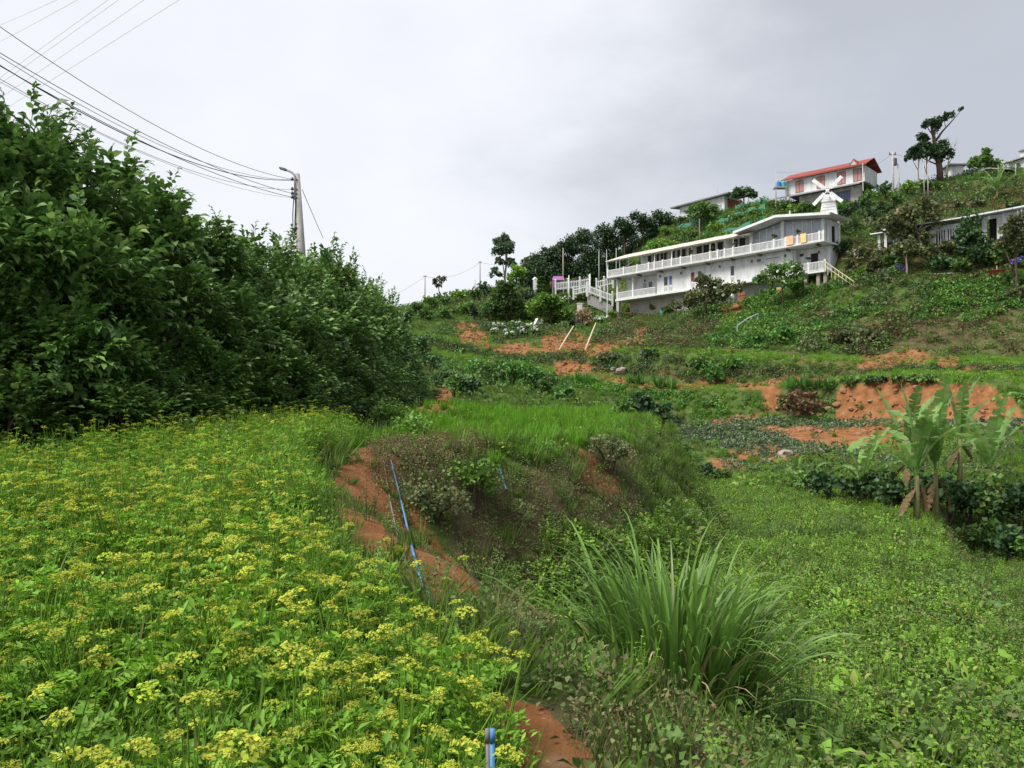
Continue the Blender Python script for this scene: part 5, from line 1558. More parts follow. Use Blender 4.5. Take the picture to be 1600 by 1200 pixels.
    for px0, px1, n in ((1012, 1019, 1), (1020, 1031, 2), (1032, 1043, 2), (1050, 1056, 1), (1058, 1064, 1), (1065, 1073, 1), (1076, 1082, 1), (1088, 1098, 1), (1099, 1109, 1), (1111, 1119, 1), (1121, 1131, 1), (1143, 1154, 1), (1155, 1166, 1)):
        x0, x1 = s.U(px0, 2.0), s.U(px1, 2.0)
        s.window(x0, x1, 3.4 if n == 1 and px0 > 1045 else 4.1, 5.95, 2.0, n, 'dark_glass')
    # canopy: posts, beams and single roofing sheets
    yb, zb, zf = 3.4, 6.95, 5.42
    c0, c1 = -1.2, s.U(1172, -0.8)
    for px in (957, 1023, 1050, 1081, 1110, 1146):
        u = -1.05 if px == 957 else s.U(px, -0.6)
        s.part(MB().box(u - 0.05, u + 0.05, -0.65, -0.55, 4.36, zf), 'canopy_post', 'white_paint')
    for u in (-1.05, 0.6): s.part(MB().box(u - 0.05, u + 0.05, 1.9, 2.0, 3.2, 6.1), 'canopy_post', 'white_paint')
    s.part(MB().box(c0, c1, -0.72, -0.6, zf - 0.06, zf + 0.06).box(c0, c1, 1.92, 1.99, 6.12, 6.24), 'canopy_beam', 'white_paint')
    n = 17
    for i in range(n):
        a, b = c0 + (c1 - c0) * i / n, c0 + (c1 - c0) * (i + 1) / n - 0.05
        dz = 0.02 * (i % 2)
        s.part(MB().hexa([(a, -1.0, zf + 0.02 + dz), (b, -1.0, zf + 0.02 + dz), (b, yb, zb + dz), (a, yb, zb + dz)], [(a, -1.0, zf + 0.09 + dz), (b, -1.0, zf + 0.09 + dz), (b, yb, zb + 0.07 + dz), (a, yb, zb + 0.07 + dz)]), 'roof_panel', 'beige_roof')
    # leaning white brace at the open left end
    s.part(MB().bar((0.3, 0.2, 4.1), (2.6, 0.6, 5.1), 0.07).bar((0.6, 0.2, 4.6), (2.2, 0.6, 3.7), 0.07), 'brace', 'white_paint')
    # gabled part
    ua = s.U(1222)
    wl, wa, wr = 5.85, 6.75, 5.95
    gl = s.U(1175, 0.6)
    x1g = L - 0.5
    top = lambda u: (wl + (wa - wl) * (u - uG0) / (ua - uG0)) if u < ua else (wa + (wr - wa) * (u - ua) / (uG1 - ua))
    # glazed front: columns and tall panes
    cols = [gl, s.U(1224, 0.6), x1g]
    for u in cols:
        s.part(MB().box(u - 0.2, u + 0.2, 0.4, 0.8, 3.2, top(u) - 0.15), 'column', 'white_paint')
    for a, b in zip(cols[:-1], cols[1:]):
        a, b = a + 0.2, b - 0.2
        n = 4
        for i in range(n):
            p0, p1 = a + (b - a) * i / n, a + (b - a) * (i + 1) / n - 0.09
            m = MB().hexa([(p0, 0.62, 3.25), (p1, 0.62, 3.25), (p1, 0.66, 3.25), (p0, 0.66, 3.25)], [(p0, 0.62, top(p0) - 0.35), (p1, 0.62, top(p1) - 0.35), (p1, 0.66, top(p1) - 0.35), (p0, 0.66, top(p0) - 0.35)])
            g = s.part(m, 'glass_panel', 'pale_glass')
            MB().box(p1, p1 + 0.09, 0.56, 0.7, 3.25, top(p1) - 0.3).build('mullion', 'white_paint', g)
    # filler under the roof and body behind the glazing
    s.part(MB().prism([(gl, 3.2), (x1g + 0.3, 3.2), (x1g + 0.3, top(x1g) - 0.12), (ua, wa - 0.12), (gl, top(gl) - 0.12)], 1.2, 1.3), 'back_wall', 'wall_white')
    s.part(MB().box(L - 0.3, L - 0.06, 0.85, 3.4, 3.2, wr - 0.1), 'side_wall', 'wall_white')
    s.window_y = None
    s.part(MB().box(L - 0.05, L - 0.02, 1.6, 2.2, 3.25, 5.2), 'side_door', 'dark_room')
    s.part(MB().box(L - 0.05, L + 0.2, 2.9, 3.1, 3.0, 5.6), 'drain_pipe', 'white_paint')
    # the folded roof with fascia
    def slab(u0, w0, u1, w1, name):
        m = MB().hexa([(u0, -1.35, w0 - 0.02), (u1, -1.35, w1 - 0.02), (u1, 3.6, w1 - 0.02), (u0, 3.6, w0 - 0.02)], [(u0, -1.35, w0 + 0.2), (u1, -1.35, w1 + 0.2), (u1, 3.6, w1 + 0.2), (u0, 3.6, w0 + 0.2)])
        return s.part(m, name, 'white_roof')
    slab(uG0 - 0.4, wl - 0.05, ua, wa, 'roof_slope')
    slab(ua + 0.004, wa, uG1 + 0.8, wr - 0.12, 'roof_slope')
    s.part(MB().hexa([(uG0 - 0.4, -1.40, wl - 0.1), (ua, -1.40, wa - 0.05), (ua, -1.354, wa - 0.05), (uG0 - 0.4, -1.354, wl - 0.1)], [(uG0 - 0.4, -1.40, wl + 0.2), (ua, -1.40, wa + 0.25), (ua, -1.354, wa + 0.25), (uG0 - 0.4, -1.354, wl + 0.2)])
           .hexa([(ua, -1.40, wa - 0.05), (uG1 + 0.8, -1.40, wr - 0.17), (uG1 + 0.8, -1.354, wr - 0.17), (ua, -1.354, wa - 0.05)], [(ua, -1.40, wa + 0.25), (uG1 + 0.8, -1.40, wr + 0.13), (uG1 + 0.8, -1.354, wr + 0.13), (ua, -1.354, wa + 0.25)]), 'fascia', 'white_paint')
    s.part(MB().box(uG1 + 0.8, uG1 + 0.86, -1.3, 3.6, wr - 0.25, wr + 0.1), 'eave_board', 'grey_wood')
    # banners on the balcony
    for px0, px1, mt, lb in ((1229, 1240, 'orange_cloth', 'salmon banner hung on the balustrade'), (1251, 1260, 'yellow_cloth', 'yellow banner hung on the balustrade')):
        x0, x1 = s.U(px0, -0.75), s.U(px1, -0.75)
        m = MB()
        for k in range(4):
            xa, xb = x0 + (x1 - x0) * k / 4, x0 + (x1 - x0) * (k + 1) / 4
            ya, yb_ = -0.80 - 0.03 * (k % 2), -0.80 - 0.03 * ((k + 1) % 2)
            m.hexa([(xa, ya, 3.3), (xb, yb_, 3.3), (xb, yb_ + 0.03, 3.3), (xa, ya + 0.03, 3.3)], [(xa, ya, 4.35), (xb, yb_, 4.35), (xb, yb_ + 0.03, 4.35), (xa, ya + 0.03, 4.35)])
        s.part(m, 'banner', mt, label=lb)
    # substructure: recessed retaining wall and posts
    s.part(MB().box(0.6, s.U(1060, 2.2), 2.2, 2.6, -3.2, -0.24), 'retaining_wall', 'wall_pinkish')
    s.part(MB().box(s.U(1060, 2.2), L - 3, 1.4, 1.8, -3.2, -0.24), 'foundation', 'wall_grey')
    s.part(MB().box(-0.05, 0.4, 0.05, 0.5, -3.0, -0.23), 'pillar', 'concrete')
    s.part(MB().tube([(-1.25, -0.6, -2.9), (-1.05, -0.6, 3.0)], 0.07, 8), 'support_post', 'white_paint')
    for px in (1258, 1278, 1289):
        u = s.U(px, 0.4)
        s.part(MB().box(u - 0.2, u + 0.2, 0.3, 0.7, -2.4, -0.23), 'pillar', 'pale_rock')
    # vents, fan, mast on the roof
    u = s.U(1224, 3.0, 38.5)
    s.part(MB().lathe([(0.28, 0), (0.32, 0.25), (0.42, 0.4), (0.36, 0.62), (0.1, 0.72)], 12, (u, 3.0, 6.85)), 'roof_vent', 'dark_metal')
    u = s.U(1232, 3.0, 38.5)
    s.part(MB().tube([(u, 3.0, 6.6), (u, 3.0, 8.35)], 0.08, 8), 'flue_pipe', 'white_paint')
hotel()
def hotel_pots():
    for i, (px, lb) in enumerate([(1148, 'potted plant on the balcony rail left of the glazed gable'), (1209, 'potted plant on the balcony rail before the left glazing'), (1246, 'potted plant on the balcony rail between the banners'), (1081, 'potted plant on the balcony rail at the middle of the veranda'), (1110, 'potted plant on the balcony rail near the middle post'), (1258, 'potted plant on the lower balcony wall')]):
        low = px == 1258
        u = ho.U(px, -0.6)
        w_ = ho.A + ho.u * u + ho.v * (-0.6 if not low else 0.12)
        root = empty('potted_plant', (w_.x, w_.y, ho.z0 + (4.36 if not low else 1.06)))
        MB().lathe([(0.1, 0), (0.15, 0.22), (0.16, 0.24)], 10).build('pot', 'rust_wood', root)
        obj_me('foliage', mesh_np('foliage', *crown_vf([(0, 0, 0.38, 0.34, 0.3, 0.22)], 120, 0.16, 800 + i, 6), 'dark_leaf'), root)
        tag(root, lb, 'potted plant')
hotel_pots()
def under_hotel():
    def at(px, py, v):
        u = ho.U(px, v, ho.z0 - 1)
        p = ho.A + ho.u * u + ho.v * v
        return Vector((p.x, p.y, h1(p.x, p.y)))
    def put(mb, name, mat, px, v, label, cat_, rz=None, parts=()):
        p = at(px, 0, v)
        o = mb.build(name, mat)
        o.location = p; o.rotation_euler = (0, 0, ho.rz if rz is None else rz)
        tag(o, label, cat_, kind='thing')
        for m2, n2, mt2 in parts: m2.build(n2, mt2, o)
        return o
    # stacked old door leaf
    d = MB()
    for k in range(5): d.box(k * 0.2, k * 0.2 + 0.18, 0, 0.05, -0.2, 1.55 - 0.04 * (k % 2))
    put(d, 'plank_door', 'rust_wood', 1153, 0.2, 'rusty brown plank door leaning under the hotel', 'door', parts=[(MB().box(0, 1.0, -0.05, -0.003, 0.3, 0.42).box(0, 1.0, -0.05, -0.003, 1.1, 1.22), 'ledge', 'rust_wood')])
    put(MB().lathe([(0.42, -0.2), (0.44, 0.1), (0.42, 0.5), (0.44, 0.8), (0.4, 0.9)], 14), 'green_drum', 'teal_net', 1036, 0.5, 'dull green drum lying among clutter under the left of the hotel', 'drum', parts=[(MB().lathe([(0.46, 0.28), (0.46, 0.34)], 14), 'hoop', 'dark_metal')])
    for i, (px, lb) in enumerate([(1212, 'weathered ochre block, left of two, under the gable'), (1240, 'weathered ochre block, right of two, under the gable')]):
        put(MB().hexa([(0, 0, -0.4), (1.0, 0, -0.4), (1.0, 0.7, -0.4), (0, 0.7, -0.4)], [(0.08, 0.05, 0.75), (0.9, 0.02, 0.62), (0.93, 0.6, 0.66), (0.1, 0.65, 0.7)]), 'ochre_block', 'ochre', px, 0.3, lb, 'block')
    # leaning boards
    for i, (px, lb) in enumerate([(1042, 'brown board leaning on the wall under the hotel, left one'), (1050, 'brown board leaning on the wall under the hotel, right one')]):
        put(MB().bar((0, -0.3, -0.2), (0.3, 1.0, 2.0), 0.25, 0.05), 'leaning_board', 'rust_wood', px, 0.8, lb, 'board')
    # a bench of clutter at the left pillar
    t = put(MB().box(0, 1.6, 0, 0.5, 0.72, 0.8), 'work_bench', 'rust_wood', 972, 0.9, 'rusty bench beside the left concrete pillar of the hotel', 'bench', parts=[(MB().box(x, x + 0.07, 0.02, 0.09, -0.3, 0.718), 'leg', 'rust_wood') for x in (0.02, 1.5)] + [(MB().box(x, x + 0.07, 0.4, 0.47, -0.3, 0.718), 'leg', 'rust_wood') for x in (0.02, 1.5)])
    # teal sheet and dark tank by the stair
    g = hit(1312, 447, 70)
    o = MB().hexa([(0, 0, -0.1), (1.3, 0.2, -0.1), (1.2, 0.9, -0.1), (0.1, 0.8, -0.1)], [(0.2, 0.1, 0.5), (0.9, 0.25, 0.35), (0.95, 0.7, 0.3), (0.25, 0.6, 0.45)]).build('tarp_heap', 'teal_plastic'); o.location = g
    tag(o, 'crumpled teal tarpaulin heap at the foot of the bamboo stair', 'tarp')
under_hotel()

# ---- bamboo handrail stair right of the hotel
def bamboo_rail():
    a, b = hit(1290, 418, 70), hit(1334, 446, 70)
    pts = [P(1288, 408, 88.5), P(1334, 440, 85)]
    root = empty('bamboo_handrail', (pts[1].x, pts[1].y, h1(pts[1].x, pts[1].y)))
    o = root.location
    top = MB().tube([p - o for p in pts], 0.05, 6)
    top.build('top_rail', 'bamboo', root)
    mid = [p - Vector((0, 0, 0.5)) - o for p in pts]
    MB().tube(mid, 0.04, 6).build('lower_rail', 'bamboo', root)
    for k in range(9):
        t = k / 8
        p = pts[0].lerp(pts[1], t) - o
        MB().tube([p - Vector((0, 0, 1.25)), p + Vector((0, 0, 0.1))], 0.045, 6).build('post', 'bamboo', root)
    tag(root, 'pale bamboo handrail running down beside the right end of the hotel', 'handrail')
bamboo_rail()

# ---- decorative windmill
def windmill():
    Y = 95.5
    c = P(1296, 352, Y)
    root = empty('windmill', c, R(-28))
    Hh = mpx(62, Y)
    # stilts
    for sx in (-0.75, 0.75):
        for sy in (-0.6, 0.6):
            MB().box(sx - 0.07, sx + 0.07, sy - 0.07, sy + 0.07, -2.6, 0.02).build('stilt', 'grey_wood', root)
    # clad tower: single boards
    n = 8
    Ht = mpx(36, Y)
    w0, w1 = mpx(15, Y), mpx(9.5, Y)
    for i in range(n):
        t0, t1 = i / n, (i + 1) / n
        a, b = w0 + (w1 - w0) * t0 + 0.03, w0 + (w1 - w0) * t1
        z0, z1 = Ht * t0, Ht * t1 - 0.025
        MB().hexa([(-a, -a * .8, z0), (a, -a * .8, z0), (a, a * .8, z0), (-a, a * .8, z0)], [(-b, -b * .8, z1), (b, -b * .8, z1), (b, b * .8, z1), (-b, b * .8, z1)]).build('tower_board', 'white_paint', root)
    cap = MB().hexa([(-w1 - .1, -w1, Ht), (w1 + .1, -w1, Ht), (w1 + .1, w1, Ht), (-w1 - .1, w1, Ht)], [(-w1 * .6, -w1 * .6, Ht + 0.9), (w1 * .6, -w1 * .6, Ht + 0.9), (w1 * .6, w1 * .6, Ht + 0.9), (-w1 * .6, w1 * .6, Ht + 0.9)])
    cap.build('cap', 'white_paint', root)
    zc = mpx(50, Y)
    MB().tube([(0, -w1, zc - 0.2), (0, -w1 - 0.75, zc)], 0.1, 8).build('shaft', 'grey_wood', root)
    hub = MB().lathe([(0.05, -0.12), (0.2, -0.06), (0.2, 0.08), (0.05, 0.14)], 12)
    h = hub.build('hub', 'white_paint', root); h.location = (0, -w1 - 0.75, zc); h.rotation_euler = (PI / 2, 0, 0)
    Ls = mpx(29, Y)
    for a in (48, 142, 228, 322):
        # slatted sail
        m = MB().box(0.1, Ls, -0.04, 0.04, -0.05, 0.05)
        sl = m.build('sail', 'white_paint', root)
        sl.location = (0, -w1 - 0.78, zc); sl.rotation_euler = (0, -R(a - 5), 0)
        k = 7
        for i in range(k):
            x0 = 0.45 + (Ls - 0.45) * i / k
            MB().box(x0, x0 + (Ls - 0.45) / k - 0.02, -0.07, -0.042, -0.21, 0.21).build('slat', 'white_paint', sl)
    tag(root, 'white decorative windmill with four sails above the hotel roof', 'windmill')
windmill()

# ---- red-roofed house on the crest
def red_house():
    a, b = P(1229, 320, 122), P(1352, 312, 114)
    a.z = b.z = a.z
    s = Site('red_roofed_house', a, b, P(1229, 325, 122).z, 'two storey house with a red tiled roof on the crest', 'house')
    Lh = s.len
    top = s.Wz(0, 283)
    mid = s.Wz(0, 308)
    s.part(MB().box(0, Lh, 0, 5.0, mid + 0.15, top), 'upper_wall', 'wall_white')
    x0 = s.U(1248)
    s.part(MB().box(x0, Lh - 0.6, 0.1, 4.6, -2.5, mid - 0.2), 'lower_wall', 'wall_grey')
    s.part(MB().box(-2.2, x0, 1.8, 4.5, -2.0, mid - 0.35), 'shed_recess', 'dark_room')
    for px in (1243, 1276, 1308, 1333):
        u = s.U(px); s.window(u, u + 1.25, mid + 0.35, top - 0.3, 0, 2, 'curtain_pink', 'rust_wood', 0.08)
    # lean-to roof between the storeys, in sheets
    c0, c1, k = -2.6, Lh - 0.3, 9
    for i in range(k):
        p, q = c0 + (c1 - c0) * i / k, c0 + (c1 - c0) * (i + 1) / k - 0.04
        s.part(MB().hexa([(p, -1.2, mid - 0.38), (q, -1.2, mid - 0.38), (q, 0.0, mid + 0.1), (p, 0.0, mid + 0.1)], [(p, -1.2, mid - 0.3), (q, -1.2, mid - 0.3), (q, 0.0, mid + 0.18), (p, 0.0, mid + 0.18)]), 'lean_to_sheet', 'grey_roof')
    s.window(s.U(1252, 0.1), s.U(1273, 0.1), -0.4, mid - 0.9, 0.1, 4, 'wall_pinkish', 'wall_grey', 0.1)
    w_ = s.window(s.U(1306, 0.1), s.U(1328, 0.1), -0.7, mid - 0.7, 0.1, 5, 'curtain_blue', 'dark_metal', 0.1)
    # red roof: two slopes cut into strips of sheet
    r0, r1 = top + 0.02, top + 1.45
    k = 12
    for i in range(k):
        p, q = -0.5 + (Lh + 1.0) * i / k, -0.5 + (Lh + 1.0) * (i + 1) / k - 0.03
        s.part(MB().hexa([(p, -0.7, r0 - 0.05), (q, -0.7, r0 - 0.05), (q, 2.5, r1), (p, 2.5, r1)], [(p, -0.7, r0 + 0.06), (q, -0.7, r0 + 0.06), (q, 2.5, r1 + 0.1), (p, 2.5, r1 + 0.1)]), 'roof_sheet', 'red_roof')
    s.part(MB().hexa([(-0.5, 2.504, r1), (Lh + 0.5, 2.504, r1), (Lh + 0.5, 5.6, r0), (-0.5, 5.6, r0)], [(-0.5, 2.504, r1 + 0.1), (Lh + 0.5, 2.504, r1 + 0.1), (Lh + 0.5, 5.6, r0 + 0.1), (-0.5, 5.6, r0 + 0.1)]), 'rear_roof', 'red_roof')
    s.part(MB().box(-0.5, Lh + 0.5, -0.78, -0.705, r0 - 0.16, r0 + 0.06), 'gutter', 'red_roof')
    g = s.U(1337)
    s.part(MB().prism([(g - 0.75, r0 + 0.05), (g + 0.75, r0 + 0.05), (g, r0 + 1.05)], -0.72, 2.4), 'dormer', 'red_roof')
    s.part(MB().prism([(g - 0.45, r0 + 0.12), (g + 0.45, r0 + 0.12), (g, r0 + 0.75)], -0.735, -0.722), 'dormer_face', 'wall_pinkish')
    s.part(MB().tube([(Lh + 0.1, -1.1, mid - 1.5), (Lh + 0.1, -1.1, top)], 0.05, 6), 'drain_pipe', 'white_paint')
    # tanks on a ledge at the left
    tx = s.U(1217)
    p = s.A + s.u * tx + s.v * 1.0
    for i, (px, mt, lb) in enumerate([(1216, 'blue_plastic', 'blue water tank beside the red roofed house'), (1224, 'teal_plastic', 'turquoise water tank next to the blue one')]):
        q = P(px, 293, 121.5)
        o = MB().lathe([(0.40, 0), (0.42, 0.1), (0.40, 0.3), (0.42, 0.4), (0.40, 0.65), (0.41, 0.75), (0.3, 0.92), (0.14, 0.97)], 14).build('water_tank', mt, None, True)
        o.location = q
        MB().lathe([(0.15, 0.96), (0.15, 1.04)], 10).build('lid', mt, o)
        tag(o, lb, 'water tank')
    q = P(1209, 301, 121.5)
    o = MB().box(0, 1.9, -0.6, 0.6, -0.15, 0).box(0.1, 0.25, -0.5, -0.35, -2.5, -0.15).box(1.6, 1.75, -0.5, -0.35, -2.5, -0.15).build('tank_stand', 'wall_grey')
    o.location = (q.x, q.y, P(1216, 293.0, 121.5).z - 0.005)
    tag(o, 'low stand carrying the two water tanks', 'stand')
red_house()

# ---- grey-roofed house further left
def grey_house():
    a, b = P(1062, 330, 146), P(1132, 330, 138)
    s = Site('grey_roofed_house', a, b, P(1132, 336, 138).z, 'low white house with a thin dark roof above the netted plots', 'house')
    Lh = s.len
    zt = s.Wz(Lh, 306)
    s.part(MB().box(0, Lh, 0, 0.2, -3, zt).box(Lh - 0.2, Lh, 0.2, 5, -3, zt), 'wall', 'wall_white')
    s.part(MB().box(Lh + 0.002, Lh + 0.03, 0.8, 4.6, 0.3, zt - 0.3), 'veranda', 'rust_wood')
    for px in (1106, 1114, 1122):
        u = s.U(px); s.window(u, u + 0.7, 0.3, 1.9, 0, 1, 'pale_glass', 'grey_wood')
    s.part(MB().hexa([(-1.6, -0.9, zt - 0.0), (Lh + 1.5, -0.9, zt - 0.0), (Lh + 1.5, 5.6, zt + 0.55), (-1.6, 5.6, zt + 0.55)], [(-1.6, -0.9, zt + 0.22), (Lh + 1.5, -0.9, zt + 0.22), (Lh + 1.5, 5.6, zt + 0.77), (-1.6, 5.6, zt + 0.77)]), 'roof', 'grey_roof')
    s.part(MB().tube([(Lh * .7, 2, zt), (Lh * .7, 2, zt + 2.6)], 0.03, 5), 'antenna', 'metal')
grey_house()

# ---- long white bungalow and its neighbour at the right
def bungalows():
    a, b = P(1370, 392, 88), P(1512, 372, 81.5)
    s = Site('white_bungalow', a, b, P(1370, 397, 88).z, 'long white bungalow with a flat roof behind the spreading tree', 'house')
    Lh = s.len
    zt = s.Wz(0.3, 366)
    s.part(MB().box(s.U(1395), Lh, 0.6, 0.8, -4, zt).box(0.0, s.U(1396), 2.4, 2.6, -1.5, zt), 'wall', 'wall_white')
    for px in (1373, 1383): s.part(MB().box(s.U(px) - .14, s.U(px) + .14, 0, .28, -1.6, zt), 'column', 'white_paint')
    k = 7
    for i in range(k):
        p, q = -0.5 + (Lh + .6) * i / k, -0.5 + (Lh + .6) * (i + 1) / k - 0.05
        dz = 0.0 if i < 1 else 0.25
        s.part(MB().hexa([(p, -0.5, zt + dz), (q, -0.5, zt + dz), (q, 4.5, zt + dz + 0.5), (p, 4.5, zt + dz + .5)], [(p, -0.5, zt + dz + .12), (q, -0.5, zt + dz + .12), (q, 4.5, zt + dz + .62), (p, 4.5, zt + dz + .62)]), 'roof_sheet', 'white_roof')
    s.railing(s.U(1375), s.U(1412), 0.1, -0.4, 0.9, gap=0.4)
    x0 = s.U(1384, 2.4); s.part(MB().box(x0, x0 + 0.7, 2.36, 2.398, 0.7, 1.5), 'picture', 'orange_cloth', label='orange square on the veranda wall')
    s.window(s.U(1396, .6), s.U(1409, .6), 0.0, 1.6, 0.6, 3, 'dark_glass')
    s.window(s.U(1461, .6), s.U(1478, .6), -0.2, 1.75, 0.6, 4, 'dark_glass')
    s.window(s.U(1479, .6), s.U(1496, .6), 0.0, 1.75, 0.6, 4, 'dark_glass')
    a, b = P(1528, 378, 82), P(1660, 372, 76)
    s = Site('white_annex', a, b, P(1528, 384, 82).z, 'white walled house with a dark doorway at the right edge', 'house')
    Lh = s.len
    zt = s.Wz(0.3, 338)
    d0, d1 = s.U(1541, .5), s.U(1557, .5)
    s.part(MB().box(0.2, d0, .5, .7, -2.5, zt).box(d1, Lh, .5, .7, -2.5, zt).box(d0, d1, .5, .7, zt - 0.35, zt), 'wall', 'wall_white')
    s.part(MB().box(d0, d1, 1.2, 1.3, -2.5, zt), 'doorway', 'dark_room')
    k = 6
    for i in range(k):
        p, q = -0.4 + (Lh + .4) * i / k, -0.4 + (Lh + .4) * (i + 1) / k - 0.05
        s.part(MB().hexa([(p, -.7, zt), (q, -.7, zt), (q, 4.5, zt + .45), (p, 4.5, zt + .45)], [(p, -.7, zt + .15), (q, -.7, zt + .15), (q, 4.5, zt + .6), (p, 4.5, zt + .6)]), 'roof_sheet', 'white_roof')
    s.part(MB().box(s.U(1586, .5), s.U(1596, .5), .4, .48, -.5, 1.3), 'louvre_panel', 'grey_wood')
    s.window(s.U(1597, .5), s.U(1640, .5), 0.2, 1.6, .5, 4, 'dark_glass')
    s.part(MB().tube([(s.U(1596, -.5), -.5, -1.5), (s.U(1596, -.5), -.5, zt)], .07, 8), 'post', 'concrete')
bungalows()

# ---- cream house, tiny white house and the house at the far right of the crest
def crest_houses():
    a, b = P(1506, 283, 121), P(1572, 283, 116)
    s = Site('cream_house', a, b, P(1540, 284, 118).z, 'small cream house with a shallow tan roof on the right crest', 'house')
    Lh = s.len
    zt = s.Wz(Lh * .7, 270)
    s.part(MB().prism([(s.U(1524), -1.5), (Lh - .3, -1.5), (Lh - .3, zt - .1), (s.U(1545), zt + .55), (s.U(1524), zt + .1)], 0.3, 4), 'wall', 'wall_cream')
    s.part(MB().box(s.U(1531, .2), s.U(1536, .2), .24, .3, -1.0, zt - .4), 'doorway', 'dark_room')
    s.part(MB().hexa([(-0.6, -.8, zt - .1), (s.U(1546), -.8, zt + .6), (s.U(1546), 5, zt + .6), (-0.6, 5, zt - .1)], [(-.6, -.8, zt + .05), (s.U(1546), -.8, zt + .75), (s.U(1546), 5, zt + .75), (-.6, 5, zt + .05)]), 'roof_slope', 'tan_roof')
    s.part(MB().hexa([(s.U(1546) + .004, -.8, zt + .6), (Lh + .9, -.8, zt - .3), (Lh + .9, 5, zt - .3), (s.U(1546) + .004, 5, zt + .6)], [(s.U(1546) + .004, -.8, zt + .75), (Lh + .9, -.8, zt - .15), (Lh + .9, 5, zt - .15), (s.U(1546) + .004, 5, zt + .75)]), 'roof_slope', 'tan_roof')
    a, b = P(1474, 272, 124), P(1486, 272, 122)
    s = Site('tiny_house', a, b, P(1480, 277, 123).z, 'tiny white house with a dark roof behind the windswept tree', 'house')
    zt = s.Wz(0, 265)
    s.part(MB().box(0, s.len, 0, 2, -2, zt), 'wall', 'wall_white'); s.part(MB().box(-.4, s.len + .6, -.5, 2.4, zt, zt + .18), 'roof', 'grey_roof')
    s.part(MB().box(s.len * .3, s.len * .6, -.03, -.002, -0.2, zt - .3), 'window', 'dark_glass')
    a, b = P(1576, 262, 122), P(1640, 258, 116)
    s = Site('crest_house', a, b, P(1580, 268, 122).z, 'house with a rusty roof and small turret at the right edge of the crest', 'house')
    zt = s.Wz(0, 255)
    s.part(MB().box(0.2, s.len, 0, 4, -2.5, zt), 'wall', 'wall_white')
    s.part(MB().hexa([(-.6, -.6, zt), (s.len, -.6, zt), (s.len, 4.4, zt + .6), (-.6, 4.4, zt + .6)], [(-.6, -.6, zt + .15), (s.len, -.6, zt + .15), (s.len, 4.4, zt + .75), (-.6, 4.4, zt + .75)]), 'roof', 'tan_roof')
    u = s.U(1598)
    t = s.part(MB().box(u - .7, u + .7, 0.4, 1.8, zt, zt + 1.3), 'turret', 'wall_white')
    MB().box(u - .9, u + .9, .2, 2.0, zt + 1.3, zt + 1.5).build('turret_roof', 'grey_roof', t)
    MB().box(u - .12, u + .12, .9, 1.1, zt + 1.5, zt + 2.6).build('chimney', 'grey_roof', t)
    s.window(s.U(1588), s.U(1594), 0.1, 0.9, 0, 1)
crest_houses()

# ------------------------------------------------------------------ garden fences, stair, pillar
def picket_fence(name, pts, h, label, gap=0.24, lamp=False):
    """pts: world points of the foot line"""
    root = empty(name, pts[0])
    o = Vector(pts[0])
    for a, b in zip(pts[:-1], pts[1:]):
        a, b = Vector(a) - o, Vector(b) - o
        r = MB().bar(a + Vector((0, 0, h * .85)), b + Vector((0, 0, h * .85)), 0.08, 0.1).bar(a + Vector((0, 0, h * .2)), b + Vector((0, 0, h * .2)), 0.08, 0.1)
        q = r.build('rail', 'white_paint', root)
        k = max(2, int((b - a).length / gap))
        m = MB()
        for i in range(1, k):
            p = a.lerp(b, i / k)
            m.box(p.x - .05, p.x + .05, p.y - .03, p.y + .03, p.z + 0.02, p.z + h)
        mm = m.build('pickets', 'white_paint', q); mm['kind'] = 'stuff'
    for i, p in enumerate(pts):
        p = Vector(p) - o
        hh = h * 1.25
        MB().box(p.x - .12, p.x + .12, p.y - .12, p.y + .12, p.z - 0.6, p.z + hh).lathe([(0.17, 0), (0.17, .06), (0.05, .16)], 4, (p.x, p.y, p.z + hh)).build('post', 'white_paint', root)
    tag(root, label, 'fence')
    return root
picket_fence('picket_fence', [P(868, 454, 121), P(888, 452, 120.6), P(906, 450, 120.2), P(921, 447, 120)], 1.25, 'white picket fence along the garden terrace behind the leafy tree')
picket_fence('picket_fence', [P(932, 451, 119), P(944, 448, 118.6), P(958, 444, 118.2)], 1.15, 'short white picket fence between the stair and the hotel')
picket_fence('stair_railing', [P(918, 457, 118), P(938, 465, 117), P(957, 472, 116)], 1.15, 'white stair railing sloping down towards the hotel')
picket_fence('landing_railing', [P(896, 462, 119), P(917, 457, 118.1)], 1.0, 'low white railing on the stair landing')
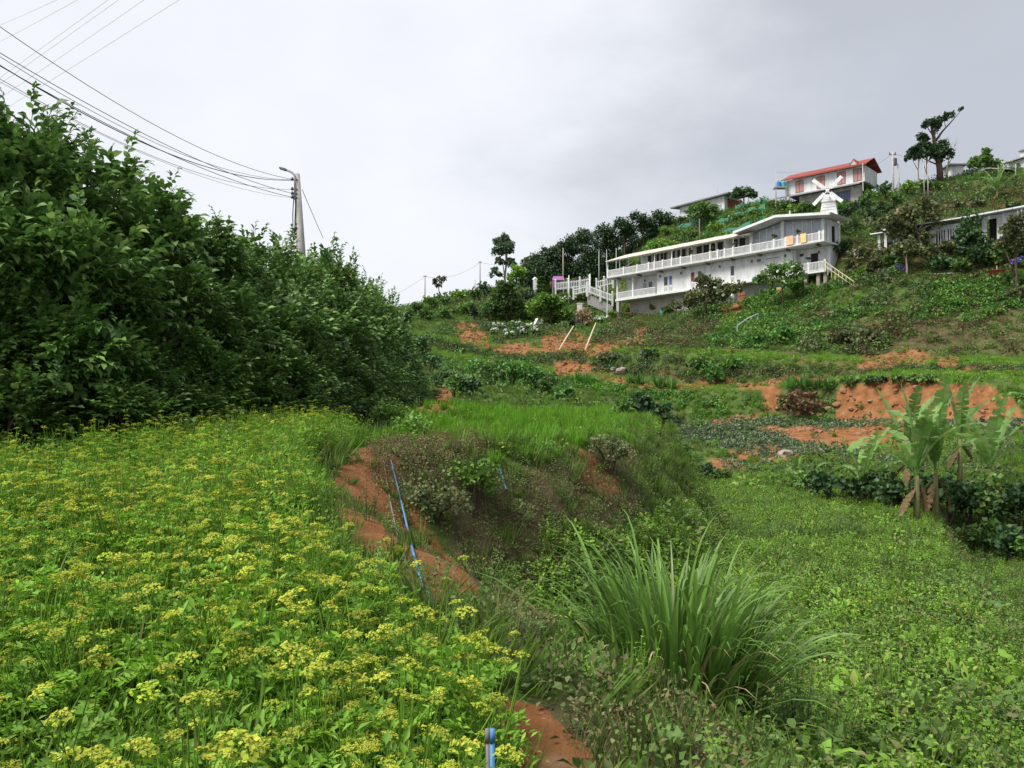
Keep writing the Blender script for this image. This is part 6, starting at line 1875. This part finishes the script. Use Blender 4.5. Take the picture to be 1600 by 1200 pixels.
def stair_and_pillar():
    a, b = P(920, 462, 118.2), P(957, 480, 116.3)
    root = empty('stone_steps', a)
    for k in range(9):
        t = k / 9
        p = a.lerp(b, t) - a
        MB().box(p.x - 0.1, p.x + 0.42, p.y - 0.1, p.y + 1.3, p.z - 1.4, p.z + 0.1).build('step', 'concrete', root)
    tag(root, 'grey concrete garden stair beside the white railing', 'stair')
    p = P(906, 500, 111.5)
    z = h1(p.x, p.y) - .1
    root = empty('garden_pillar', (p.x, p.y, z))
    ztop = P(906, 475, 111.5).z - z
    MB().box(-.55, .55, -.45, .45, -0.3, ztop * .5).build('pedestal', 'white_paint', root)
    MB().box(-.36, .36, -.3, .3, ztop * .5, ztop).build('shaft', 'white_paint', root)
    MB().box(-.42, .42, -.36, .36, ztop, ztop + .1).build('cap', 'white_paint', root)
    tag(root, 'white square garden pillar beside the straw coloured bush', 'pillar', kind='thing')
    p = P(836, 452, 122)
    z = h1(p.x, p.y) - .2
    root = empty('gate_pillar', (p.x, p.y, z))
    zt = P(836, 437, 122).z - z
    MB().box(-.3, .3, -.3, .3, -.3, zt).build('shaft', 'white_paint', root)
    MB().lathe([(.42, 0), (.42, .12), (.1, .4)], 4, (0, 0, zt)).build('cap', 'white_paint', root)
    tag(root, 'white gate pillar behind the tiered tree', 'pillar', kind='thing')
    # magenta market canopy
    p = P(872, 452, 123)
    root = empty('canopy_tent', p)
    for sx in (-.8, .8):
        for sy in (-.6, .6):
            MB().box(sx - .04, sx + .04, sy - .04, sy + .04, -.8, 1.55).build('pole', 'metal', root)
    MB().hexa([(-.95, -.75, 1.3), (.95, -.75, 1.3), (.95, .75, 1.3), (-.95, .75, 1.3)], [(-.75, -.5, 1.95), (.75, -.5, 1.95), (.75, .5, 1.95), (-.75, .5, 1.95)]).build('canopy', 'magenta', root)
    MB().hexa([(-.9, -.7, .2), (-.35, -.7, .2), (-.35, -.62, .2), (-.9, -.62, .2)], [(-.9, -.72, 1.3), (-.35, -.72, 1.3), (-.35, -.64, 1.3), (-.9, -.64, 1.3)]).build('side_curtain', 'magenta', root)
    tag(root, 'purple pink canopy behind the picket fence', 'canopy')
stair_and_pillar()
def garden_chair():
    g = hit(829, 514, 90)
    root = empty('garden_lounger', g, R(30))
    MB().box(-.3, .5, -.3, .3, .35, .43).build('seat', 'white_paint', root)
    MB().hexa([(.45, -.3, .43), (.53, -.3, .43), (.53, .3, .43), (.45, .3, .43)], [(1.0, -.3, 1.5), (1.08, -.3, 1.5), (1.08, .3, 1.5), (1.0, .3, 1.5)]).build('backrest', 'white_paint', root)
    for x in (-.25, .42):
        for y in (-.26, .22): MB().box(x, x + .06, y, y + .06, -.2, .35).build('leg', 'white_paint', root)
    tag(root, 'white reclining garden chair among the hydrangeas', 'chair')
garden_chair()
def slope_poles():
    for i, (a, b, lb) in enumerate([((896, 510), (873, 547), 'pale bamboo pole leaning on the red bank, the left of two'), ((931, 505), (914, 547), 'pale bamboo pole leaning on the red bank, the right of two')]):
        g = hit(b[0], b[1], 80); t = hit(a[0], a[1], 80)
        p0, p1 = P(b[0], b[1], g.y - .1), P(a[0], a[1], min(t.y, g.y + 6) - .3)
        root_m = MB().tube([Vector((0, 0, -.1)), (p1 - p0) * .5, p1 - p0], [.11, .1, .08], 7)
        o = root_m.build('leaning_pole', 'bamboo', None, True); o.location = p0
        tag(o, lb, 'pole')
    # galvanised rail on the slope
    pts = [(1152, 527), (1152, 509), (1185, 490), (1181, 512)]
    g = hit(1152, 525, 60)
    Ys = [g.y - .1, g.y - .1, g.y + 2.0, g.y + 2.0]
    w_ = [P(x, y, yy) for (x, y), yy in zip(pts, Ys)]
    root = empty('pipe_rail', w_[0])
    o = w_[0]
    MB().tube([w_[0] - o - Vector((0, 0, .3)), w_[1] - o], .06, 7).build('upright', 'metal', root)
    MB().tube([w_[1] - o, (w_[1] + w_[2]) / 2 - o + Vector((0, 0, .15)), w_[2] - o], .06, 7).build('top_rail', 'metal', root)
    MB().tube([w_[2] - o, w_[3] - o - Vector((0, 0, .5))], .06, 7).build('upright', 'metal', root)
    tag(root, 'bent galvanised pipe rail standing on the slope below the hotel', 'rail')
slope_poles()
def right_slope_things():
    g = hit(1556, 434, 60)
    o = MB().lathe([(0.55, 0), (0.72, .3), (.84, .62), (.9, .64), (.82, .6)], 18).build('red_tub', 'red_plastic', None, True); o.location = g
    MB().tube([(.1, 0, .5), (.12, 0, 1.15)], .03, 6).build('stick', 'white_paint', o)
    tag(o, 'round red tub standing on the slope at the right', 'tub')
    g = hit(1343, 404, 70)
    root = empty('garden_table', g)
    MB().box(-.8, .8, -.4, .4, .68, .75).build('table_top', 'white_paint', root)
    for x in (-.72, .64):
        for y in (-.35, .27): MB().box(x, x + .08, y, y + .08, -.2, .68).build('leg', 'white_paint', root)
    MB().box(-.8, .8, -.41, -.402, .25, .66).build('apron', 'white_paint', root)
    tag(root, 'white garden table half hidden on the slope right of the hotel', 'table')
    for i, (px, py, lb) in enumerate([(1590, 419, 'violet flowering bush at the right edge near the red tub'), (1402, 428, 'low violet flowering bush below the bungalow veranda')]):
        g = hit(px, py, 60)
        root = empty('violet_bush', g)
        obj_me('foliage', mesh_np('foliage', *crown_vf([(0, 0, .35, 1.0, .7, .5)], 300, .2, 860 + i, 8), 'mid_leaf'), root)
        obj_me('blossom', mesh_np('blossom', *crown_vf([(0, -.1, .55, .9, .7, .45)], 350 if i == 0 else 140, .16, 870 + i, 8), 'violet_petal'), root)
        tag(root, lb, 'bush')
    a, b = hit(1362, 435, 60), hit(1500, 431, 60)
    o = MB().tube([Vector((0, 0, .25)), (b - a) * .5 + Vector((0, 0, .3)), (b - a) + Vector((0, 0, .25))], .05, 6).build('white_hose_pipe', 'white_paint', None, True); o.location = a
    tag(o, 'long white water pipe lying across the slope below the bungalows', 'pipe')
right_slope_things()

# ------------------------------------------------------------------ netting on the plots above the hotel
def nets():
    m = MATS['teal_net']
    t = m.node_tree
    b = t.nodes['Principled BSDF']
    tr = t.nodes.new('ShaderNodeBsdfTransparent'); mx = t.nodes.new('ShaderNodeMixShader')
    m2 = m.copy(); m2.name = 'net_mesh'
    t2 = m2.node_tree
    b2 = t2.nodes['Principled BSDF']; tr2 = [n for n in t2.nodes if n.type == 'BSDF_TRANSPARENT'][0]; mx2 = [n for n in t2.nodes if n.type == 'MIX_SHADER'][0]
    mx2.inputs[0].default_value = 0.35
    t2.links.new(b2.outputs[0], mx2.inputs[1]); t2.links.new(tr2.outputs[0], mx2.inputs[2])
    t2.links.new(mx2.outputs[0], t2.nodes['Material Output'].inputs['Surface'])
    t.nodes.remove(tr); t.nodes.remove(mx)
    MATS['net_mesh'] = m2
    for i, (pp, h, lb) in enumerate([([(1060, 362), (1085, 352), (1110, 345)], 1.1, 'teal garden net on the upper plot, left end'),
            ([(1120, 356), (1150, 344), (1172, 336), (1196, 330)], 1.2, 'teal garden net crossing the plots in the middle'),
            ([(1130, 370), (1165, 358), (1200, 346)], 1.0, 'lowest teal garden net right above the hotel roof'),
            ([(1150, 330), (1180, 322), (1200, 318)], 1.0, 'highest teal garden net below the palm'),
            ([(920, 430), (938, 424), (955, 420)], 1.6, 'green net fence between posts left of the hotel canopy')]):
        ps = []
        for j in range(len(pp) - 1):
            for k in range(4):
                t_ = k / 4
                ps.append((pp[j][0] * (1 - t_) + pp[j + 1][0] * t_, pp[j][1] * (1 - t_) + pp[j + 1][1] * t_))
        ps.append(pp[-1])
        w_ = [hit(x, y, 100) for x, y in ps]
        o = w_[0].copy()
        root = empty('garden_net', o)
        rr = random.Random(i)
        b_ = MB()
        n = len(w_)
        for q in range(n - 1):
            h0, h1_ = h * (0.9 + 0.2 * math.sin(q * 1.7)), h * (0.9 + 0.2 * math.sin((q + 1) * 1.7))
            a, c = w_[q] - o, w_[q + 1] - o
            b_.add([a + Vector((0, 0, .1)), c + Vector((0, 0, .1)), c + Vector((0, .35, h1_)), a + Vector((0, .35, h0))], [(0, 1, 2, 3)])
        b_.build('netting', 'net_mesh', root)
        for q in range(0, n, 3):
            a = w_[q] - o
            MB().tube([a + Vector((0, .3, -.3)), a + Vector((0, .36, h + .2))], .04, 5).build('stake', 'grey_wood', root)
        tag(root, lb, 'net')
nets()

# ------------------------------------------------------------------ poles and wires
def simple_pole(px, py0, py1, Y, r, mat, label, name='utility_pole', arms=(), group=None):
    a = P(px, py1, Y); t = P(px, py0, Y)
    z0 = min(h1(a.x, a.y), a.z)
    root = empty(name, (a.x, a.y, z0))
    hh = t.z - z0
    MB().tube([(0, 0, -.4), (0, 0, hh)], [r * 1.15, r * .8], 8).build('shaft', mat, root, True)
    for (dz, half) in arms:
        MB().box(-half, half, -.05, .05, hh - dz - .05, hh - dz + .05).build('crossarm', 'dark_metal', root)
    tag(root, label, 'pole', group)
    return root, hh
simple_pole(664, 430, 472, 146, .1, 'grey_wood', 'thin dark pole farthest left on the skyline', arms=[(.2, .35)])
simple_pole(742, 437, 468, 140, .1, 'concrete', 'pale short pole beside the taller thin pole on the skyline')
simple_pole(750, 408, 465, 142, .1, 'grey_wood', 'tall thin pole left of the lone grey green tree', arms=[(.2, .3)])
simple_pole(880, 388, 445, 124.5, .12, 'grey_wood', 'tall bare wooden pole behind the purple canopy')
simple_pole(936, 392, 445, 121, .06, 'metal', 'thin steel post left of the hotel, farther from it', 'net_post')
simple_pole(948, 390, 440, 121, .06, 'metal', 'thin steel post left of the hotel, middle one', 'net_post')
simple_pole(963, 388, 440, 124, .06, 'metal', 'thin steel post closest to the hotel canopy', 'net_post')
simple_pole(922, 428, 450, 119.8, .09, 'white_paint', 'white lamp post at the end of the picket fence', 'lamp_post')
simple_pole(889, 430, 452, 120.5, .08, 'white_paint', 'white lamp post along the picket fence', 'lamp_post')
simple_pole(1093, 342, 370, 124, .07, 'grey_wood', 'wooden stake pole among the teal nets')
simple_pole(1213, 268, 300, 121, .04, 'metal', 'thin mast beside the blue tank', 'mast')
for i, (px, a, b, lb) in enumerate([(1396, 236, 318, 'taller concrete pole with a transformer on the upper slope'), (1404, 256, 300, 'shorter concrete pole next to the transformer pole')]):
    root, hh = simple_pole(px, a, b, 110, .14, 'concrete', lb, arms=[(.5, .5)] if i == 0 else [])
    if i == 0:
        MB().lathe([(.25, 0), (.28, .1), (.28, .9), (.2, 1.0)], 10, (.3, 0, hh - 2.0)).build('transformer', 'dark_metal', root)
        for k in (-.4, 0, .4): MB().lathe([(.05, 0), (.08, .1), (.05, .3)], 8, (k, 0, hh - .45)).build('insulator', 'dark_metal', root)
simple_pole(1444, 250, 292, 108, .07, 'concrete', 'pale slanted post below the windswept tree, left of two', 'slim_post')
simple_pole(1450, 256, 290, 108, .07, 'concrete', 'pale slanted post below the windswept tree, right of two', 'slim_post')
simple_pole(1560, 258, 275, 112, .06, 'grey_wood', 'thin pole in front of the cream house')
simple_pole(1587, 256, 275, 112, .06, 'concrete', 'thin pale pole near the right edge of the crest')

# street pole with lamp behind the hedge
def street_pole():
    Y = 31.0
    a = P(473, 372, Y); t = P(463.5, 272, Y)
    z0 = h1(a.x, a.y)
    root = empty('street_lamp_pole', (a.x, a.y, z0))
    o = Vector((a.x, a.y, z0))
    tp = t - o
    foot = Vector(((a - o).x + .2, 0, -.3))
    MB().tube([foot, foot.lerp(tp, .5), tp], [.2, .165, .12], 10).build('shaft', 'concrete', root, True)
    q = lambda px, py: P(px, py, Y - .12) - o
    MB().tube([q(461, 312), q(461, 276), q(457, 270), q(447, 265), q(439, 263)], .045, 8).build('lamp_arm', 'metal', root, True)
    m = MB().hexa([q(447, 267) + Vector((0, -.1, 0)), q(437, 264) + Vector((0, -.1, 0)), q(437, 264) + Vector((0, .1, 0)), q(447, 267) + Vector((0, .1, 0))],
                  [q(447, 263.6) + Vector((0, -.08, 0)), q(437, 261.4) + Vector((0, -.08, 0)), q(437, 261.4) + Vector((0, .08, 0)), q(447, 263.6) + Vector((0, .08, 0))])
    m.build('lamp_head', 'dark_metal', root)
    for py in (281, 296, 303, 309):
        MB().tube([q(465, py), q(456, py)], .03, 6).build('bracket', 'dark_metal', root)
        MB().lathe([(.03, -.06), (.06, 0), (.03, .07)], 8, tuple(q(456.5, py - 1))).build('insulator', 'dark_metal', root)
    MB().tube([q(459.5, 300), q(457.5, 335), q(458, 375)], .02, 5).build('hanging_cable', 'wire', root)
    MB().tube([q(462.5, 310), q(461, 345), q(461, 375)], .025, 5).build('hanging_cable', 'wire', root)
    tag(root, 'concrete street pole with a curved lamp arm behind the hedge', 'street lamp')
street_pole()
def wire(a, b, sag, r, label, mat='wire', group='wires strung to the street pole', n=24):
    a, b = Vector(a), Vector(b)
    pts = []
    for i in range(n + 1):
        t = i / n
        p = a.lerp(b, t) - a
        p.z -= sag * 4 * t * (1 - t)
        pts.append(p)
    o = MB().tube(pts, r, 4, False).build('overhead_wire', mat, None, True)
    o.location = a
    tag(o, label, 'wire', group)
S = lambda py, dx=0: P(456 + dx, py, 30.9)
wire(S(280), P(-260, -150, 12), .75, .009, 'uppermost dark wire running from the lamp pole')
wire(S(281), P(-300, -118, 12), .95, .008, 'thin wire just under the uppermost wire', 'pale_wire')
wire(S(281.5), P(-300, -100, 12), 1.0, .012, 'dark cable second from the top on the lamp pole')
wire(S(302), P(-300, -108, 12), .55, .011, 'dark cable crossing over its neighbour on the lamp pole')
wire(S(308), P(-300, -78, 12), .55, .011, 'lowest dark cable on the lamp pole')
wire(S(296), P(-300, -66, 12), .9, .008, 'thin pale wire below the dark cables', 'pale_wire')
wire(S(309), P(-300, -50, 12), .7, .006, 'thinnest lowest wire on the lamp pole', 'pale_wire')
wire(P(472, 296, 31), P(505, 372, 36), .02, .012, 'stay wire slanting down right of the lamp pole', 'wire')
for i, (y0, x1) in enumerate([(36, 78), (62, 112), (118, 162), (128, 178), (150, 218), (172, 272)]):
    lb = ['faint high wire crossing the upper left sky, ' + w2 for w2 in ('nearest the corner', 'second from the corner', 'third from the corner', 'fourth from the corner', 'fifth from the corner', 'lowest and rightmost')][i]
    p, q = P(0, y0, 30), P(x1, 0, 24)
    d = q - p
    wire(p - d * .8, p + d * 2.2, .1, .006, lb, 'pale_wire', 'faint high wires')
wire(P(664, 432, 146), P(590, 470, 150), .5, .018, 'sagging wire left of the farthest skyline pole', group='skyline wires')
wire(P(664, 432, 146), P(750, 410, 142), 1.2, .018, 'sagging wire between the two skyline poles', group='skyline wires')
wire(P(750, 410, 142), P(880, 392, 125), 1.2, .016, 'wire from the skyline pole into the conifers', group='skyline wires')
wire(P(1213, 269, 121), P(1345, 262, 114), .2, .014, 'wire along the red roof from the thin mast', group='crest wires')
wire(P(1396, 238, 110), P(1352, 262, 114), .4, .014, 'wire from the transformer pole to the red roofed house', group='crest wires')
wire(P(1396, 240, 110), P(1600, 262, 112), .9, .014, 'wire from the transformer pole past the cream house', group='crest wires')
wire(P(1263, 350, 90), P(1250, 575, 60), .6, .006, 'thin cable dropping down the hillside from the hotel', 'wire', 'slope wires')

# ------------------------------------------------------------------ water pipes in the gully
def ground_pipe(pts, r, mat, label, lift=0.03, name='water_pipe'):
    w_ = [hit(x, y, 5.5) + Vector((0, 0, lift)) for x, y in pts]
    o = w_[0].copy()
    # smooth the path
    p = [v - o for v in w_]
    for _ in range(2):
        q = [p[0]]
        for a, b in zip(p[:-1], p[1:]): q += [a.lerp(b, .25), a.lerp(b, .75)]
        q.append(p[-1]); p = q
    ob = MB().tube(p, r, 8).build(name, mat, None, True); ob.location = o
    tag(ob, label, 'pipe')
ground_pipe([(611, 722), (620, 760), (630, 800), (641, 850), (652, 895), (662, 920), (674, 945)], .0125, 'sky_pipe', 'bright blue plastic pipe running down the red gully bank')
ground_pipe([(600, 722), (605, 760), (613, 805), (623, 850), (636, 890)], .0105, 'grey_pipe', 'faded grey pipe beside the bright blue one in the gully')
ground_pipe([(780, 732), (785, 748), (791, 768)], .012, 'sky_pipe', 'short visible length of pale blue pipe on the grassy bank')
def standpipe():
    for i, (px, Y, r, mat, lb) in enumerate([(771, 2.75, .009, 'sky_pipe', 'light blue standpipe at the edge of the dirt path'), (764, 2.7, .007, 'grey_pipe', 'pale grey pipe beside the light blue standpipe')]):
        a, b = P(px, 1215, Y), P(px - 2, 1146, Y)
        g = h1(a.x, a.y)
        root = empty('standpipe', (a.x, a.y, g))
        t = Vector((0, 0, b.z - g)); t.x = b.x - a.x
        MB().tube([(0, 0, -.1), t], r, 10).build('pipe', mat, root, True)
        MB().tube([t - Vector((0, 0, .03)), t + Vector((0, 0, .015))], r * 1.25, 10).build('collar', mat, root, True)
        tag(root, lb, 'pipe')
standpipe()

# ------------------------------------------------------------------ rocks
def rocks():
    def rock(px, py, s, mat, label, seed, group='rocks on the terraces'):
        rng = np.random.default_rng(seed)
        g = hit(px, py, 40)
        import bmesh
        bm = bmesh.new(); bmesh.ops.create_icosphere(bm, subdivisions=2, radius=1)
        for v in bm.verts:
            k = 1 + rng.normal(0, .12)
            v.co = Vector((v.co.x * s * k * 1.3, v.co.y * s * k, v.co.z * s * k * .75))
        me = bpy.data.meshes.new('rock'); bm.to_mesh(me); bm.free(); me.materials.append(MATS[mat])
        o = obj_me('rock', me); o.location = g + Vector((0, 0, s * .2)); o.rotation_euler = (0, 0, seed)
        tag(o, label, 'rock', group)
    rock(972, 582, .6, 'pale_rock', 'large pale boulder on the terrace left of centre', 1)
    rock(958, 578, .3, 'pale_rock', 'small stone left of the large pale boulder', 2)
    rock(1228, 712, .42, 'pale_rock', 'pale flat stone on the lowest terrace path', 3)
    for i, (px, py, s) in enumerate(sorted([(1308, 634, .6), (1295, 640, .5), (1330, 640, .4), (1248, 648, .6), (1280, 650, .5), (1318, 612, .5), (1400, 612, .4), (1430, 606, .4), (1360, 628, .35), (1265, 672, .5), (1280, 676, .45), (1250, 674, .4), (1300, 674, .4), (1340, 680, .4), (1480, 612, .35), (1215, 640, .4)])):
        rock(px, py, s * .5, 'rock', 'lump of orange rock on the red earth cut, ' + nth(i, 16), 10 + i, 'orange rocks on the red cut')
rocks()
